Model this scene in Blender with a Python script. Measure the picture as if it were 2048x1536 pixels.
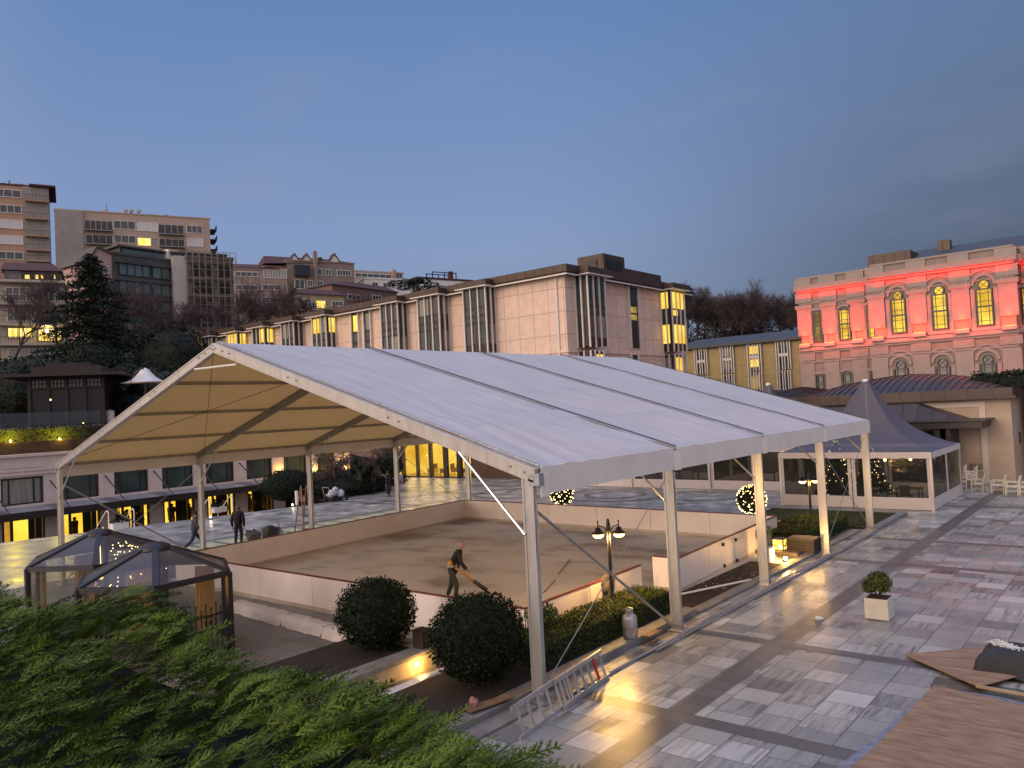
import bpy, math, random
import numpy as np
from mathutils import Vector, Matrix
for o in list(bpy.data.objects): bpy.data.objects.remove(o)
S = bpy.context.scene; COL = S.collection
RD = math.radians
# ------------------------------------------------------------------ camera
CP = np.array([8.6015, -10.8192, 5.0527]); FPX = 1583.136
CR = np.array([0.7709, 0.63499, -0.05004]); CU = np.array([0.05943, 0.00651, 0.99821]); CF = np.array([-0.63418, 0.77249, 0.03272])
cam = bpy.data.cameras.new('camera'); co = bpy.data.objects.new('camera', cam); COL.objects.link(co)
cam.sensor_width = 36; cam.lens = FPX/2048*36; cam.clip_end = 5000; cam.clip_start = .05
m = Matrix(((CR[0], CU[0], -CF[0], CP[0]), (CR[1], CU[1], -CF[1], CP[1]), (CR[2], CU[2], -CF[2], CP[2]), (0, 0, 0, 1)))
co.matrix_world = m; S.camera = co
S.render.resolution_x = 1024; S.render.resolution_y = 768
S.render.engine = 'CYCLES'
S.view_settings.view_transform = 'Standard'; S.view_settings.look = 'None'
S.view_settings.exposure = .44; S.view_settings.gamma = 1
# ------------------------------------------------------------------ world: dusk sky
w = bpy.data.worlds.new('World'); S.world = w; w.use_nodes = True
nt = w.node_tree; N = nt.nodes; L = nt.links; N.clear()
def nd(t, **k):
    n = N.new(t)
    for a, b in k.items(): setattr(n, a, b)
    return n
out = nd('ShaderNodeOutputWorld'); bg = nd('ShaderNodeBackground'); L.new(bg.outputs[0], out.inputs[0])
tc = nd('ShaderNodeTexCoord')
def dotn(v):
    n = nd('ShaderNodeVectorMath', operation='DOT_PRODUCT'); L.new(tc.outputs['Generated'], n.inputs[0]); n.inputs[1].default_value = v; return n.outputs['Value']
def mr(s, a, b, c=0, d=1, t='SMOOTHSTEP'):
    n = nd('ShaderNodeMapRange', interpolation_type=t); L.new(s, n.inputs[0])
    n.inputs[1].default_value = a; n.inputs[2].default_value = b; n.inputs[3].default_value = c; n.inputs[4].default_value = d; return n.outputs[0]
def mixc(f, a, b):
    n = nd('ShaderNodeMix', data_type='RGBA'); L.new(f, n.inputs[0])
    for s, i in ((a, 6), (b, 7)):
        if isinstance(s, tuple): n.inputs[i].default_value = (*s, 1)
        else: L.new(s, n.inputs[i])
    return n.outputs[2]
el = dotn((0, 0, 1))
low = mixc(mr(el, 0.0, .22, t='LINEAR'), (.19, .225, .32), (.18, .25, .42))
up = mixc(mr(el, .2, .46, t='LINEAR'), low, (.10, .185, .375))
sf_ = nd('ShaderNodeMath', operation='MULTIPLY'); L.new(mr(dotn((.7709, .635, 0)), .0, .58), sf_.inputs[0]); L.new(mr(el, .05, .5, 1, .35), sf_.inputs[1])
side = mixc(sf_.outputs[0], up, (.048, .070, .118))          # eastern side is already dark
zen = mixc(mr(el, .5, .95), side, (.52, .64, 1.08))
sth = mixc(mr(dotn((.85, -.52, 0)), .25, .95), zen, (.52, .50, .60))
west = mixc(mr(dotn((-.25, -.97, 0)), -.15, .85), sth, (1.05, .80, .70))            # afterglow behind the camera
cl = nd('ShaderNodeTexNoise'); mp = nd('ShaderNodeMapping'); mp.inputs['Scale'].default_value = (2, 2, 7)
L.new(tc.outputs['Generated'], mp.inputs[0]); L.new(mp.outputs[0], cl.inputs['Vector']); cl.inputs['Scale'].default_value = 1.6; cl.inputs['Detail'].default_value = 6
cld = mixc(mr(cl.outputs[0], .52, .8, 0, .22), west, (.24, .25, .34))
sky = nd('ShaderNodeTexSky', sky_type='NISHITA'); sky.sun_disc = False
sky.sun_elevation = RD(2.5); sky.sun_rotation = RD(194); sky.altitude = 50
sc = nd('ShaderNodeVectorMath', operation='SCALE'); L.new(sky.outputs[0], sc.inputs[0]); sc.inputs['Scale'].default_value = .008
ad = nd('ShaderNodeVectorMath', operation='ADD'); L.new(cld, ad.inputs[0]); L.new(sc.outputs[0], ad.inputs[1])
L.new(ad.outputs[0], bg.inputs[0]); bg.inputs[1].default_value = .93
sl = bpy.data.lights.new('sun', 'SUN'); sl.energy = .95; sl.angle = RD(25); sl.color = (1, .78, .64)
so = bpy.data.objects.new('sun', sl); COL.objects.link(so)
so.rotation_euler = Vector((.22, .95, -.22)).to_track_quat('-Z', 'Y').to_euler()

# ------------------------------------------------------------------ pixel helpers (photo pixel -> point on a real plane of the place)
def ray(x, y): return CF + CR*(x-1024)/FPX - CU*(y-768)/FPX
def atz(x, y, z=0.): d = ray(x, y); return CP + d*((z-CP[2])/d[2])
def atx(x, y, X): d = ray(x, y); return CP + d*((X-CP[0])/d[0])
def aty(x, y, Y): d = ray(x, y); return CP + d*((Y-CP[1])/d[1])
def atd(x, y, D): return CP + ray(x, y)*D
def rnd(seed): return random.Random(seed)
def V3(p): return np.array([float(p[0]), float(p[1]), float(p[2])])

# ------------------------------------------------------------------ objects
WL = {}
def tag(o, label=None, cat=None, group=None, kind=None):
    if label: o['label'] = label
    if cat: o['category'] = cat
    if group: o['group'] = group
    if kind: o['kind'] = kind
    return o
def thing(name, label, cat, loc=(0, 0, 0), group=None):
    o = bpy.data.objects.new(name, None); COL.objects.link(o); o.location = tuple(float(a) for a in loc); o.empty_display_size = .2
    WL[o.name] = V3(loc); return tag(o, label, cat, group)
def place(o, loc, rz=0, sc=1):
    o.location = tuple(float(a) for a in loc); o.rotation_euler = (0, 0, rz); o.scale = (sc, sc, sc); return o
def copy_tree(o, parent=None):
    c = o.copy(); COL.objects.link(c)
    if parent: c.parent = parent
    for ch in o.children: copy_tree(ch, c)
    return c
def dup(o, loc, rz=0, sc=1, label=None):
    c = place(copy_tree(o), loc, rz, sc)
    if label: c['label'] = label
    return c
class MB:
    def __init__(s): s.v = []; s.f = []; s.n = 0; s.mi = []
    def add(s, v, f, mi=0):
        n = s.n; s.v.extend([tuple(map(float, p)) for p in v]); s.f.extend([tuple(n+i for i in q) for q in f]); s.n += len(v); s.mi.extend([mi]*len(f)); return s
    def box(s, x0, x1, y0, y1, z0, z1, mi=0):
        return s.add([(x0, y0, z0), (x1, y0, z0), (x1, y1, z0), (x0, y1, z0), (x0, y0, z1), (x1, y0, z1), (x1, y1, z1), (x0, y1, z1)],
                     [(0, 3, 2, 1), (4, 5, 6, 7), (0, 1, 5, 4), (1, 2, 6, 5), (2, 3, 7, 6), (3, 0, 4, 7)], mi)
    def fbox(s, F, u0, u1, z0, z1, n0, n1, mi=0):
        if u0 > u1: u0, u1 = u1, u0
        if z0 > z1: z0, z1 = z1, z0
        P = [F.w(u0, z0, n1), F.w(u1, z0, n1), F.w(u1, z0, n0), F.w(u0, z0, n0), F.w(u0, z1, n1), F.w(u1, z1, n1), F.w(u1, z1, n0), F.w(u0, z1, n0)]
        return s.add(P, [(0, 3, 2, 1), (4, 5, 6, 7), (0, 1, 5, 4), (1, 2, 6, 5), (2, 3, 7, 6), (3, 0, 4, 7)], mi)
    def bar(s, p, q, w, h, up=(0, 0, 1), mi=0):
        p = V3(p); q = V3(q); d = q-p; d /= np.linalg.norm(d); a = np.cross(d, up)
        if np.linalg.norm(a) < 1e-4: a = np.array([1., 0, 0])
        a /= np.linalg.norm(a); b = np.cross(a, d); a = a*w/2; b = b*h/2
        return s.add([p-a-b, p+a-b, p+a+b, p-a+b, q-a-b, q+a-b, q+a+b, q-a+b],
                     [(0, 1, 2, 3), (7, 6, 5, 4), (0, 4, 5, 1), (1, 5, 6, 2), (2, 6, 7, 3), (3, 7, 4, 0)], mi)
    def tube(s, p, q, r, n=8, r2=None, cap=True):
        p = V3(p); q = V3(q); r2 = r if r2 is None else r2; d = q-p; L_ = np.linalg.norm(d)
        if L_ < 1e-6: return s
        d /= L_; a = np.cross(d, (0, 0, 1) if abs(d[2]) < .9 else (1, 0, 0)); a /= np.linalg.norm(a); b = np.cross(d, a)
        vs = []
        for c, rr in ((p, r), (q, r2)):
            for i in range(n): t = 2*math.pi*i/n; vs.append(c+a*rr*math.cos(t)+b*rr*math.sin(t))
        fs = [(i, (i+1) % n, n+(i+1) % n, n+i) for i in range(n)]
        if cap: fs += [tuple(range(n-1, -1, -1)), tuple(range(n, 2*n))]
        return s.add(vs, fs)
    def path(s, pts, r, n=6):
        for a, b in zip(pts, pts[1:]): s.tube(a, b, r, n)
        return s
    def lathe(s, prof, c=(0, 0, 0), n=16):
        vs = []; k = len(prof)
        for (r, z) in prof:
            for i in range(n): t = 2*math.pi*i/n; vs.append((c[0]+r*math.cos(t), c[1]+r*math.sin(t), c[2]+z))
        fs = [(j*n+i, j*n+(i+1) % n, (j+1)*n+(i+1) % n, (j+1)*n+i) for j in range(k-1) for i in range(n)]
        fs += [tuple(range(n-1, -1, -1)), tuple(range((k-1)*n, k*n))]
        return s.add(vs, fs)
    def ball(s, c, r, n=12, m=8):
        if not hasattr(r, '__len__'): r = (r, r, r)
        vs = [(c[0], c[1], c[2]-r[2])]
        for j in range(1, m):
            a = -math.pi/2+math.pi*j/m
            for i in range(n): t = 2*math.pi*i/n; vs.append((c[0]+r[0]*math.cos(a)*math.cos(t), c[1]+r[1]*math.cos(a)*math.sin(t), c[2]+r[2]*math.sin(a)))
        vs.append((c[0], c[1], c[2]+r[2])); T = len(vs)-1
        fs = [(0, 1+(i+1) % n, 1+i) for i in range(n)]
        fs += [(1+j*n+i, 1+j*n+(i+1) % n, 1+(j+1)*n+(i+1) % n, 1+(j+1)*n+i) for j in range(m-2) for i in range(n)]
        fs += [(1+(m-2)*n+i, 1+(m-2)*n+(i+1) % n, T) for i in range(n)]
        return s.add(vs, fs)
    def prism(s, poly, z0, z1):
        n = len(poly)
        return s.add([(x, y, z0) for x, y in poly]+[(x, y, z1) for x, y in poly],
                     [tuple(range(n-1, -1, -1)), tuple(range(n, 2*n))]+[(i, (i+1) % n, n+(i+1) % n, n+i) for i in range(n)])
    def ftri(s, F, pts, n0, n1):   # polygon in facade plane given thickness
        n = len(pts)
        return s.add([F.w(u, z, n1) for u, z in pts]+[F.w(u, z, n0) for u, z in pts],
                     [tuple(range(n)), tuple(range(2*n-1, n-1, -1))]+[(i, n+i, n+(i+1) % n, (i+1) % n) for i in range(n)])
    def quads(s, Q):               # Q: (k,4,3) array
        k = len(Q); n = s.n; s.v.extend(map(tuple, Q.reshape(-1, 3).tolist())); s.f.extend([(n+4*i, n+4*i+1, n+4*i+2, n+4*i+3) for i in range(k)]); s.n += 4*k; s.mi.extend([0]*k); return s
    def build(s, name, mat, parent=None, smooth=False, label=None, bevel=0):
        o_ = WL[parent.name] if parent is not None else np.zeros(3)
        me = bpy.data.meshes.new(name)
        vv = np.array(s.v, dtype=float)-o_
        me.from_pydata(vv.tolist(), [], s.f)
        ms = mat if isinstance(mat, (list, tuple)) else [mat]
        for q in ms: me.materials.append(q)
        if len(ms) > 1: me.polygons.foreach_set('material_index', s.mi)
        if smooth: me.polygons.foreach_set('use_smooth', [True]*len(s.f))
        o = bpy.data.objects.new(name, me); COL.objects.link(o)
        if parent is not None: o.parent = parent
        WL[o.name] = o_
        if bevel:
            b = o.modifiers.new('bevel', 'BEVEL'); b.width = bevel; b.segments = 2; b.limit_method = 'ANGLE'
        if label: o['label'] = label
        return o
def struct(name, mb, mat, **k):
    o = mb.build(name, mat, **k); o['kind'] = 'structure'; return o
class Fac:   # vertical facade plane: origin, unit direction u, outward normal n
    def __init__(s, o, u, n=None):
        s.o = V3((o[0], o[1], 0)); s.u = V3((u[0], u[1], 0)); s.u /= np.linalg.norm(s.u)
        s.n = V3((s.u[1], -s.u[0], 0)) if n is None else V3(n)
    def w(s, u, z, n=0): p = s.o+s.u*u+s.n*n; return (p[0], p[1], z)
    def pix(s, x, y, n=0):
        d = ray(x, y); o = s.o+s.n*n; t = ((o-CP)@s.n)/(d@s.n); p = CP+d*t; return float((p-s.o)@s.u), float(p[2])

# ------------------------------------------------------------------ materials
MC = {}
def newmat(name):
    m = bpy.data.materials.new(name); m.use_nodes = True; t = m.node_tree; t.nodes.clear()
    o = t.nodes.new('ShaderNodeOutputMaterial'); b = t.nodes.new('ShaderNodeBsdfPrincipled'); t.links.new(b.outputs[0], o.inputs[0]); return m, t, b, o
def tn(t, ty, **k):
    n = t.nodes.new(ty)
    for a, b in k.items(): setattr(n, a, b)
    return n
def noise(t, scale, detail=5, stretch=(1, 1, 1), coord='Object'):
    c = tn(t, 'ShaderNodeTexCoord'); mp = tn(t, 'ShaderNodeMapping'); mp.inputs['Scale'].default_value = stretch
    n = tn(t, 'ShaderNodeTexNoise'); n.inputs['Scale'].default_value = scale; n.inputs['Detail'].default_value = detail
    t.links.new(c.outputs[coord], mp.inputs[0]); t.links.new(mp.outputs[0], n.inputs['Vector']); return n.outputs[0]
def ramp(t, src, stops):
    r = tn(t, 'ShaderNodeValToRGB'); t.links.new(src, r.inputs[0]); e = r.color_ramp.elements
    while len(e) > len(stops): e.remove(e[-1])
    while len(e) < len(stops): e.new(.5)
    for q, (p, c) in zip(e, stops): q.position = p; q.color = (*c, 1)
    return r.outputs[0]
def M(name, col, rough=.6, var=.18, scale=4, bump=.1, metal=0, stretch=(1, 1, 1), col2=None, spec=.5, emit=None, es=0, alpha=None, coat=0):
    if name in MC: return MC[name]
    m, t, b, o = newmat(name)
    n = noise(t, scale, 6, stretch)
    c2 = col2 or tuple(min(1, c*(1+var)) for c in col); c1 = tuple(c*(1-var) for c in col)
    cr = ramp(t, n, [(.3, c1), (.7, c2)]); t.links.new(cr, b.inputs['Base Color'])
    n2 = noise(t, scale*3.1, 4, stretch)
    mrn = tn(t, 'ShaderNodeMapRange'); t.links.new(n2, mrn.inputs[0]); mrn.inputs[3].default_value = max(0.02, rough-.1); mrn.inputs[4].default_value = min(1, rough+.1); t.links.new(mrn.outputs[0], b.inputs['Roughness'])
    b.inputs['Metallic'].default_value = metal; b.inputs['Specular IOR Level'].default_value = spec; b.inputs['Coat Weight'].default_value = coat
    if bump:
        bp = tn(t, 'ShaderNodeBump'); bp.inputs['Strength'].default_value = bump; bp.inputs['Distance'].default_value = .05; t.links.new(n2, bp.inputs['Height']); t.links.new(bp.outputs[0], b.inputs['Normal'])
    if emit: b.inputs['Emission Color'].default_value = (*emit, 1); b.inputs['Emission Strength'].default_value = es
    if alpha is not None: b.inputs['Alpha'].default_value = alpha
    MC[name] = m; return m
def Glow(name, c1, c2, s, scale=1.2, stretch=(1, 1, 1)):
    if name in MC: return MC[name]
    m, t, b, o = newmat(name); t.nodes.remove(b)
    e = tn(t, 'ShaderNodeEmission'); n = noise(t, scale, 4, stretch); cr = ramp(t, n, [(.35, c1), (.65, c2)])
    t.links.new(cr, e.inputs[0]); e.inputs[1].default_value = s; t.links.new(e.outputs[0], o.inputs[0]); MC[name] = m; return m
def Grid(name, col, lw, bw, bh, mortar, rough=.7, var=.06, offs=0, line=.5, axes='xy+z', bump=.3, metal=0):
    """wall cladding: panel grid with joints; u = x+y, v = z (or flat x,y)"""
    if name in MC: return MC[name]
    m, t, b, o = newmat(name); c = tn(t, 'ShaderNodeTexCoord'); sp = tn(t, 'ShaderNodeSeparateXYZ'); t.links.new(c.outputs['Object'], sp.inputs[0])
    cb = tn(t, 'ShaderNodeCombineXYZ')
    if axes == 'xy+z':
        a = tn(t, 'ShaderNodeMath', operation='ADD'); t.links.new(sp.outputs[0], a.inputs[0]); t.links.new(sp.outputs[1], a.inputs[1]); t.links.new(a.outputs[0], cb.inputs[0]); t.links.new(sp.outputs[2], cb.inputs[1])
    else: t.links.new(sp.outputs[0], cb.inputs[0]); t.links.new(sp.outputs[1], cb.inputs[1])
    br = tn(t, 'ShaderNodeTexBrick'); br.offset = offs; t.links.new(cb.outputs[0], br.inputs['Vector'])
    br.inputs['Scale'].default_value = 1; br.inputs['Brick Width'].default_value = bw; br.inputs['Row Height'].default_value = bh; br.inputs['Mortar Size'].default_value = mortar
    br.inputs['Color1'].default_value = (*[q*(1-var) for q in col], 1); br.inputs['Color2'].default_value = (*[min(1, q*(1+var)) for q in col], 1); br.inputs['Mortar'].default_value = (*[q*line for q in col], 1); br.inputs['Mortar Smooth'].default_value = .1
    n = noise(t, 1.7, 8); mx = tn(t, 'ShaderNodeMix', data_type='RGBA', blend_type='MULTIPLY'); mx.inputs[0].default_value = .55
    t.links.new(br.outputs[0], mx.inputs[6]); t.links.new(ramp(t, n, [(.25, (.72, .71, .7)), (.6, (1, 1, 1))]), mx.inputs[7]); t.links.new(mx.outputs[2], b.inputs['Base Color'])
    b.inputs['Roughness'].default_value = rough; b.inputs['Metallic'].default_value = metal
    bp = tn(t, 'ShaderNodeBump', invert=True); bp.inputs['Strength'].default_value = bump; bp.inputs['Distance'].default_value = .03; t.links.new(br.outputs['Fac'], bp.inputs['Height']); t.links.new(bp.outputs[0], b.inputs['Normal'])
    MC[name] = m; return m
def Clear(name, tint, opac, rough=.08, wr=.25):
    if name in MC: return MC[name]
    m, t, b, o = newmat(name)
    b.inputs['Base Color'].default_value = (*tint, 1); b.inputs['Roughness'].default_value = rough; b.inputs['Specular IOR Level'].default_value = .6
    n = noise(t, 3, 3); bp = tn(t, 'ShaderNodeBump'); bp.inputs['Strength'].default_value = wr; bp.inputs['Distance'].default_value = .05; t.links.new(n, bp.inputs['Height']); t.links.new(bp.outputs[0], b.inputs['Normal'])
    tr = tn(t, 'ShaderNodeBsdfTransparent'); tr.inputs[0].default_value = (.93, .94, .93, 1)
    mx = tn(t, 'ShaderNodeMixShader'); lw = tn(t, 'ShaderNodeLayerWeight'); lw.inputs[0].default_value = .25
    mp = tn(t, 'ShaderNodeMapRange'); t.links.new(lw.outputs[0], mp.inputs[0]); mp.inputs[3].default_value = opac; mp.inputs[4].default_value = min(1, opac+.5)
    t.links.new(mp.outputs[0], mx.inputs[0]); t.links.new(tr.outputs[0], mx.inputs[1]); t.links.new(b.outputs[0], mx.inputs[2]); t.links.new(mx.outputs[0], o.inputs[0])
    MC[name] = m; return m
def Leaf(name, c1, c2, scale=3, rough=.55, tr=.15):
    if name in MC: return MC[name]
    m, t, b, o = newmat(name)
    g = tn(t, 'ShaderNodeNewGeometry'); n = noise(t, scale, 3)
    a = tn(t, 'ShaderNodeMath', operation='ADD'); t.links.new(g.outputs['Random Per Island'], a.inputs[0]); t.links.new(n, a.inputs[1])
    h = tn(t, 'ShaderNodeMath', operation='MULTIPLY'); t.links.new(a.outputs[0], h.inputs[0]); h.inputs[1].default_value = .5
    t.links.new(ramp(t, h.outputs[0], [(.2, c1), (.8, c2)]), b.inputs['Base Color']); b.inputs['Roughness'].default_value = rough; b.inputs['Specular IOR Level'].default_value = .15
    MC[name] = m; return m
# marble paving: strips along Y, tiles of random shade, streaks that run along Y
def paving_mat():
    m, t, b, o = newmat('marble_paving')
    c = tn(t, 'ShaderNodeTexCoord'); sp = tn(t, 'ShaderNodeSeparateXYZ'); t.links.new(c.outputs['Object'], sp.inputs[0])
    def mth(op, a, b_=None, c_=None):
        n = tn(t, 'ShaderNodeMath', operation=op)
        for i, q in enumerate((a, b_, c_)):
            if q is None: continue
            if isinstance(q, (int, float)): n.inputs[i].default_value = q
            else: t.links.new(q, n.inputs[i])
        return n.outputs[0]
    X, Y = sp.outputs[0], sp.outputs[1]
    xs = mth('MULTIPLY', X, 1/.66); cx = mth('FLOOR', xs); fx = mth('FRACT', xs)
    wn = tn(t, 'ShaderNodeTexWhiteNoise', noise_dimensions='1D'); t.links.new(cx, wn.inputs['W'])
    ys = mth('ADD', mth('MULTIPLY', Y, 1/.62), wn.outputs['Value']); cy = mth('FLOOR', ys); fy = mth('FRACT', ys)
    idv = tn(t, 'ShaderNodeCombineXYZ'); t.links.new(cx, idv.inputs[0]); t.links.new(cy, idv.inputs[1])
    w2 = tn(t, 'ShaderNodeTexWhiteNoise', noise_dimensions='2D'); t.links.new(idv.outputs[0], w2.inputs['Vector'])
    # streaks: noise stretched along Y, shifted per tile
    off = mth('MULTIPLY', w2.outputs['Value'], 37.)
    sv = tn(t, 'ShaderNodeCombineXYZ'); t.links.new(mth('ADD', mth('MULTIPLY', X, 8.5), off), sv.inputs[0]); t.links.new(mth('ADD', mth('MULTIPLY', Y, .7), off), sv.inputs[1]); t.links.new(off, sv.inputs[2])
    sn = tn(t, 'ShaderNodeTexNoise'); sn.inputs['Scale'].default_value = 1.3; sn.inputs['Detail'].default_value = 6; sn.inputs['Roughness'].default_value = .6; sn.inputs['Distortion'].default_value = .25; t.links.new(sv.outputs[0], sn.inputs['Vector'])
    streak = ramp(t, sn.outputs[0], [(.38, (.26, .26, .27)), (.47, (.70, .69, .68)), (.56, (1, 1, 1))])
    base = ramp(t, w2.outputs['Value'], [(0, (.17, .165, .155)), (.18, (.30, .30, .275)), (.7, (.40, .40, .36)), (1, (.56, .555, .50))])
    mx = tn(t, 'ShaderNodeMix', data_type='RGBA', blend_type='MULTIPLY'); w3 = tn(t, 'ShaderNodeSeparateColor'); t.links.new(w2.outputs['Color'], w3.inputs[0]); t.links.new(mth('ADD', mth('MULTIPLY', mth('POWER', w3.outputs[2], 1.6), .8), .12), mx.inputs[0]); t.links.new(base, mx.inputs[6]); t.links.new(streak, mx.inputs[7])
    dirt = ramp(t, noise(t, .45, 6), [(.3, (.62, .62, .62)), (.62, (1, 1, 1))])
    mx1 = tn(t, 'ShaderNodeMix', data_type='RGBA', blend_type='MULTIPLY'); mx1.inputs[0].default_value = .8; t.links.new(mx.outputs[2], mx1.inputs[6]); t.links.new(dirt, mx1.inputs[7])
    e = .012
    jx = mth('MINIMUM', fx, mth('SUBTRACT', 1., fx)); jy = mth('MINIMUM', fy, mth('SUBTRACT', 1., fy)); j = mth('GREATER_THAN', mth('MINIMUM', jx, jy), e)
    mx2 = tn(t, 'ShaderNodeMix', data_type='RGBA'); t.links.new(j, mx2.inputs[0]); mx2.inputs[6].default_value = (.07, .07, .07, 1); t.links.new(mx1.outputs[2], mx2.inputs[7])
    t.links.new(mx2.outputs[2], b.inputs['Base Color'])
    rr = tn(t, 'ShaderNodeMapRange'); t.links.new(noise(t, 1.1, 5), rr.inputs[0]); rr.inputs[1].default_value = .3; rr.inputs[2].default_value = .7; rr.inputs[3].default_value = .24; rr.inputs[4].default_value = .44; t.links.new(rr.outputs[0], b.inputs['Roughness'])
    b.inputs['Specular IOR Level'].default_value = .5
    hh = mth('ADD', mth('MULTIPLY', j, .25), mth('ADD', mth('MULTIPLY', w2.outputs['Value'], .06), mth('MULTIPLY', noise(t, 9, 3), .12)))
    bp = tn(t, 'ShaderNodeBump'); bp.inputs['Strength'].default_value = .10; bp.inputs['Distance'].default_value = .015; t.links.new(hh, bp.inputs['Height']); t.links.new(bp.outputs[0], b.inputs['Normal'])
    return m
PAVE = paving_mat()
granite = Grid('granite_band', (.125, .118, .108), 0, .7, .42, .008, rough=.35, var=.18, axes='xy')
granite2 = Grid('grey_flag', (.15, .145, .14), 0, .8, .5, .01, rough=.5, var=.2, axes='xy')
stone = M('kerb_stone', (.20, .19, .175), .6, .25, 3, .2)
soil = M('soil', (.020, .014, .010), .95, .5, 9, .9)
conc = None
def rink_mat():
    m, t, b, o = newmat('rink_concrete')
    a = ramp(t, noise(t, .22, 7, (1, 1.6, 1)), [(.38, (.30, .27, .245)), (.47, (.57, .56, .56)), (.62, (.70, .69, .70))])
    s = ramp(t, noise(t, .9, 8, (.6, 1, 1)), [(.33, (.55, .55, .55)), (.42, (1, 1, 1))])
    mx = tn(t, 'ShaderNodeMix', data_type='RGBA', blend_type='MULTIPLY'); mx.inputs[0].default_value = .6; t.links.new(a, mx.inputs[6]); t.links.new(s, mx.inputs[7]); t.links.new(mx.outputs[2], b.inputs['Base Color'])
    b.inputs['Roughness'].default_value = .62; bp = tn(t, 'ShaderNodeBump'); bp.inputs['Strength'].default_value = .2; t.links.new(noise(t, 6, 5), bp.inputs['Height']); t.links.new(bp.outputs[0], b.inputs['Normal']); return m
def fabric_mat(name, col, bump, wr=.5, rough=.5, trans=0):
    m, t, b, o = newmat(name)
    t.links.new(ramp(t, noise(t, .8, 5), [(.3, tuple(c*.9 for c in col)), (.7, col)]), b.inputs['Base Color']); b.inputs['Roughness'].default_value = rough
    n1 = noise(t, 1.0, 4, (.35, 2.6, 1)); n2 = noise(t, 3.0, 3, (1.6, .5, 1))
    a = tn(t, 'ShaderNodeMath', operation='MULTIPLY_ADD'); t.links.new(n2, a.inputs[0]); a.inputs[1].default_value = .25; t.links.new(n1, a.inputs[2])
    bp = tn(t, 'ShaderNodeBump'); bp.inputs['Strength'].default_value = wr; bp.inputs['Distance'].default_value = bump; t.links.new(a.outputs[0], bp.inputs['Height']); t.links.new(bp.outputs[0], b.inputs['Normal'])
    if trans:
        tr = tn(t, 'ShaderNodeBsdfTranslucent'); tr.inputs[0].default_value = (*col, 1); mx = tn(t, 'ShaderNodeMixShader'); mx.inputs[0].default_value = trans
        t.links.new(b.outputs[0], mx.inputs[1]); t.links.new(tr.outputs[0], mx.inputs[2]); t.links.new(mx.outputs[0], o.inputs[0])
    MC[name] = m; return m
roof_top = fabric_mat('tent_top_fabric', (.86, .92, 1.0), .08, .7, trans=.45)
roof_under_lamplit = fabric_mat('tent_under_lamplit', (.74, .50, .19), .03, .2, .7, trans=.5)  # tan of warm lamplight on the underside is put into this fabric's colour
valance_m = fabric_mat('valance_fabric', (.80, .75, .67), .04, .4, .6)
alu = M('aluminium', (.50, .49, .46), .38, .12, 6, .05, metal=.55, stretch=(1, 1, .2))
alu_shaded = M('aluminium_shaded', (.30, .27, .22), .5, .12, 6, .05, metal=.3)  # aluminium copy with the shade under the roof put into its colour
steel = M('galvanised', (.42, .43, .45), .35, .25, 12, .05, metal=.7)
dark_line = M('keder_dark', (.03, .035, .045), .5, .2, 8, 0)
board = M('white_board', (.80, .73, .68), .45, .05, 1.5, .03)
redrail = M('rail_red', (.14, .03, .025), .5, .25, 5, 0)
black = M('black_metal', (.012, .012, .014), .4, .3, 8, .03)
bronze = M('bronze_frame', (.022, .016, .014), .4, .3, 5, .03)
iron = M('gazebo_metal', (.013, .014, .018), .45, .2, 8, .04)
white_p = M('white_paint', (.72, .70, .66), .5, .07, 6, .04)
cream = M('cream_metal', (.66, .62, .58), .45, .07, 3, .02)
glass_d = M('dark_glass', (.025, .032, .034), .08, .35, .8, .01, spec=.8)
glass_t = M('teal_glass', (.045, .065, .06), .16, .4, .7, .01, spec=.45)
glass_c = M('curtained_glass', (.19, .2, .17), .15, .3, 1.2, .02, spec=.7, stretch=(6, 6, .3))
lit = Glow('lit_window', (.80, .42, .02), (1, .68, .12), 1.05, .9, (1, 1, .7))
litb = Glow('bright_window', (1, .58, .06), (1, .80, .30), 1.1, 1.5)
litdim = Glow('dim_window', (.16, .10, .03), (.45, .30, .08), .8, .8)
bulb = Glow('bulb', (1, .56, .14), (1, .68, .22), 6)
fairy = Glow('fairy_light', (1, .66, .22), (1, .8, .42), 5)
wood = M('worn_wood', (.22, .13, .07), .7, .3, 4, .15, stretch=(1, 1, 8))
bark = M('bark', (.06, .048, .042), .9, .35, 6, .5)
twig = M('twig', (.11, .075, .07), .9, .3, 2, 0)
def light(kind, loc, e, col=(1, .54, .14), r=.05, parent=None, rot=None, **k):
    l = bpy.data.lights.new('lamp_light', kind); l.energy = e; l.color = col
    if kind in ('POINT', 'SPOT'): l.shadow_soft_size = r
    for a, b in k.items(): setattr(l, a, b)
    o = bpy.data.objects.new('lamp_light', l); COL.objects.link(o)
    o.location = tuple(V3(loc)-(WL[parent.name] if parent is not None else 0))
    if rot is not None: o.rotation_euler = Vector(rot).to_track_quat('-Z', 'Y').to_euler()
    if parent is not None: o.parent = parent
    return o
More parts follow.
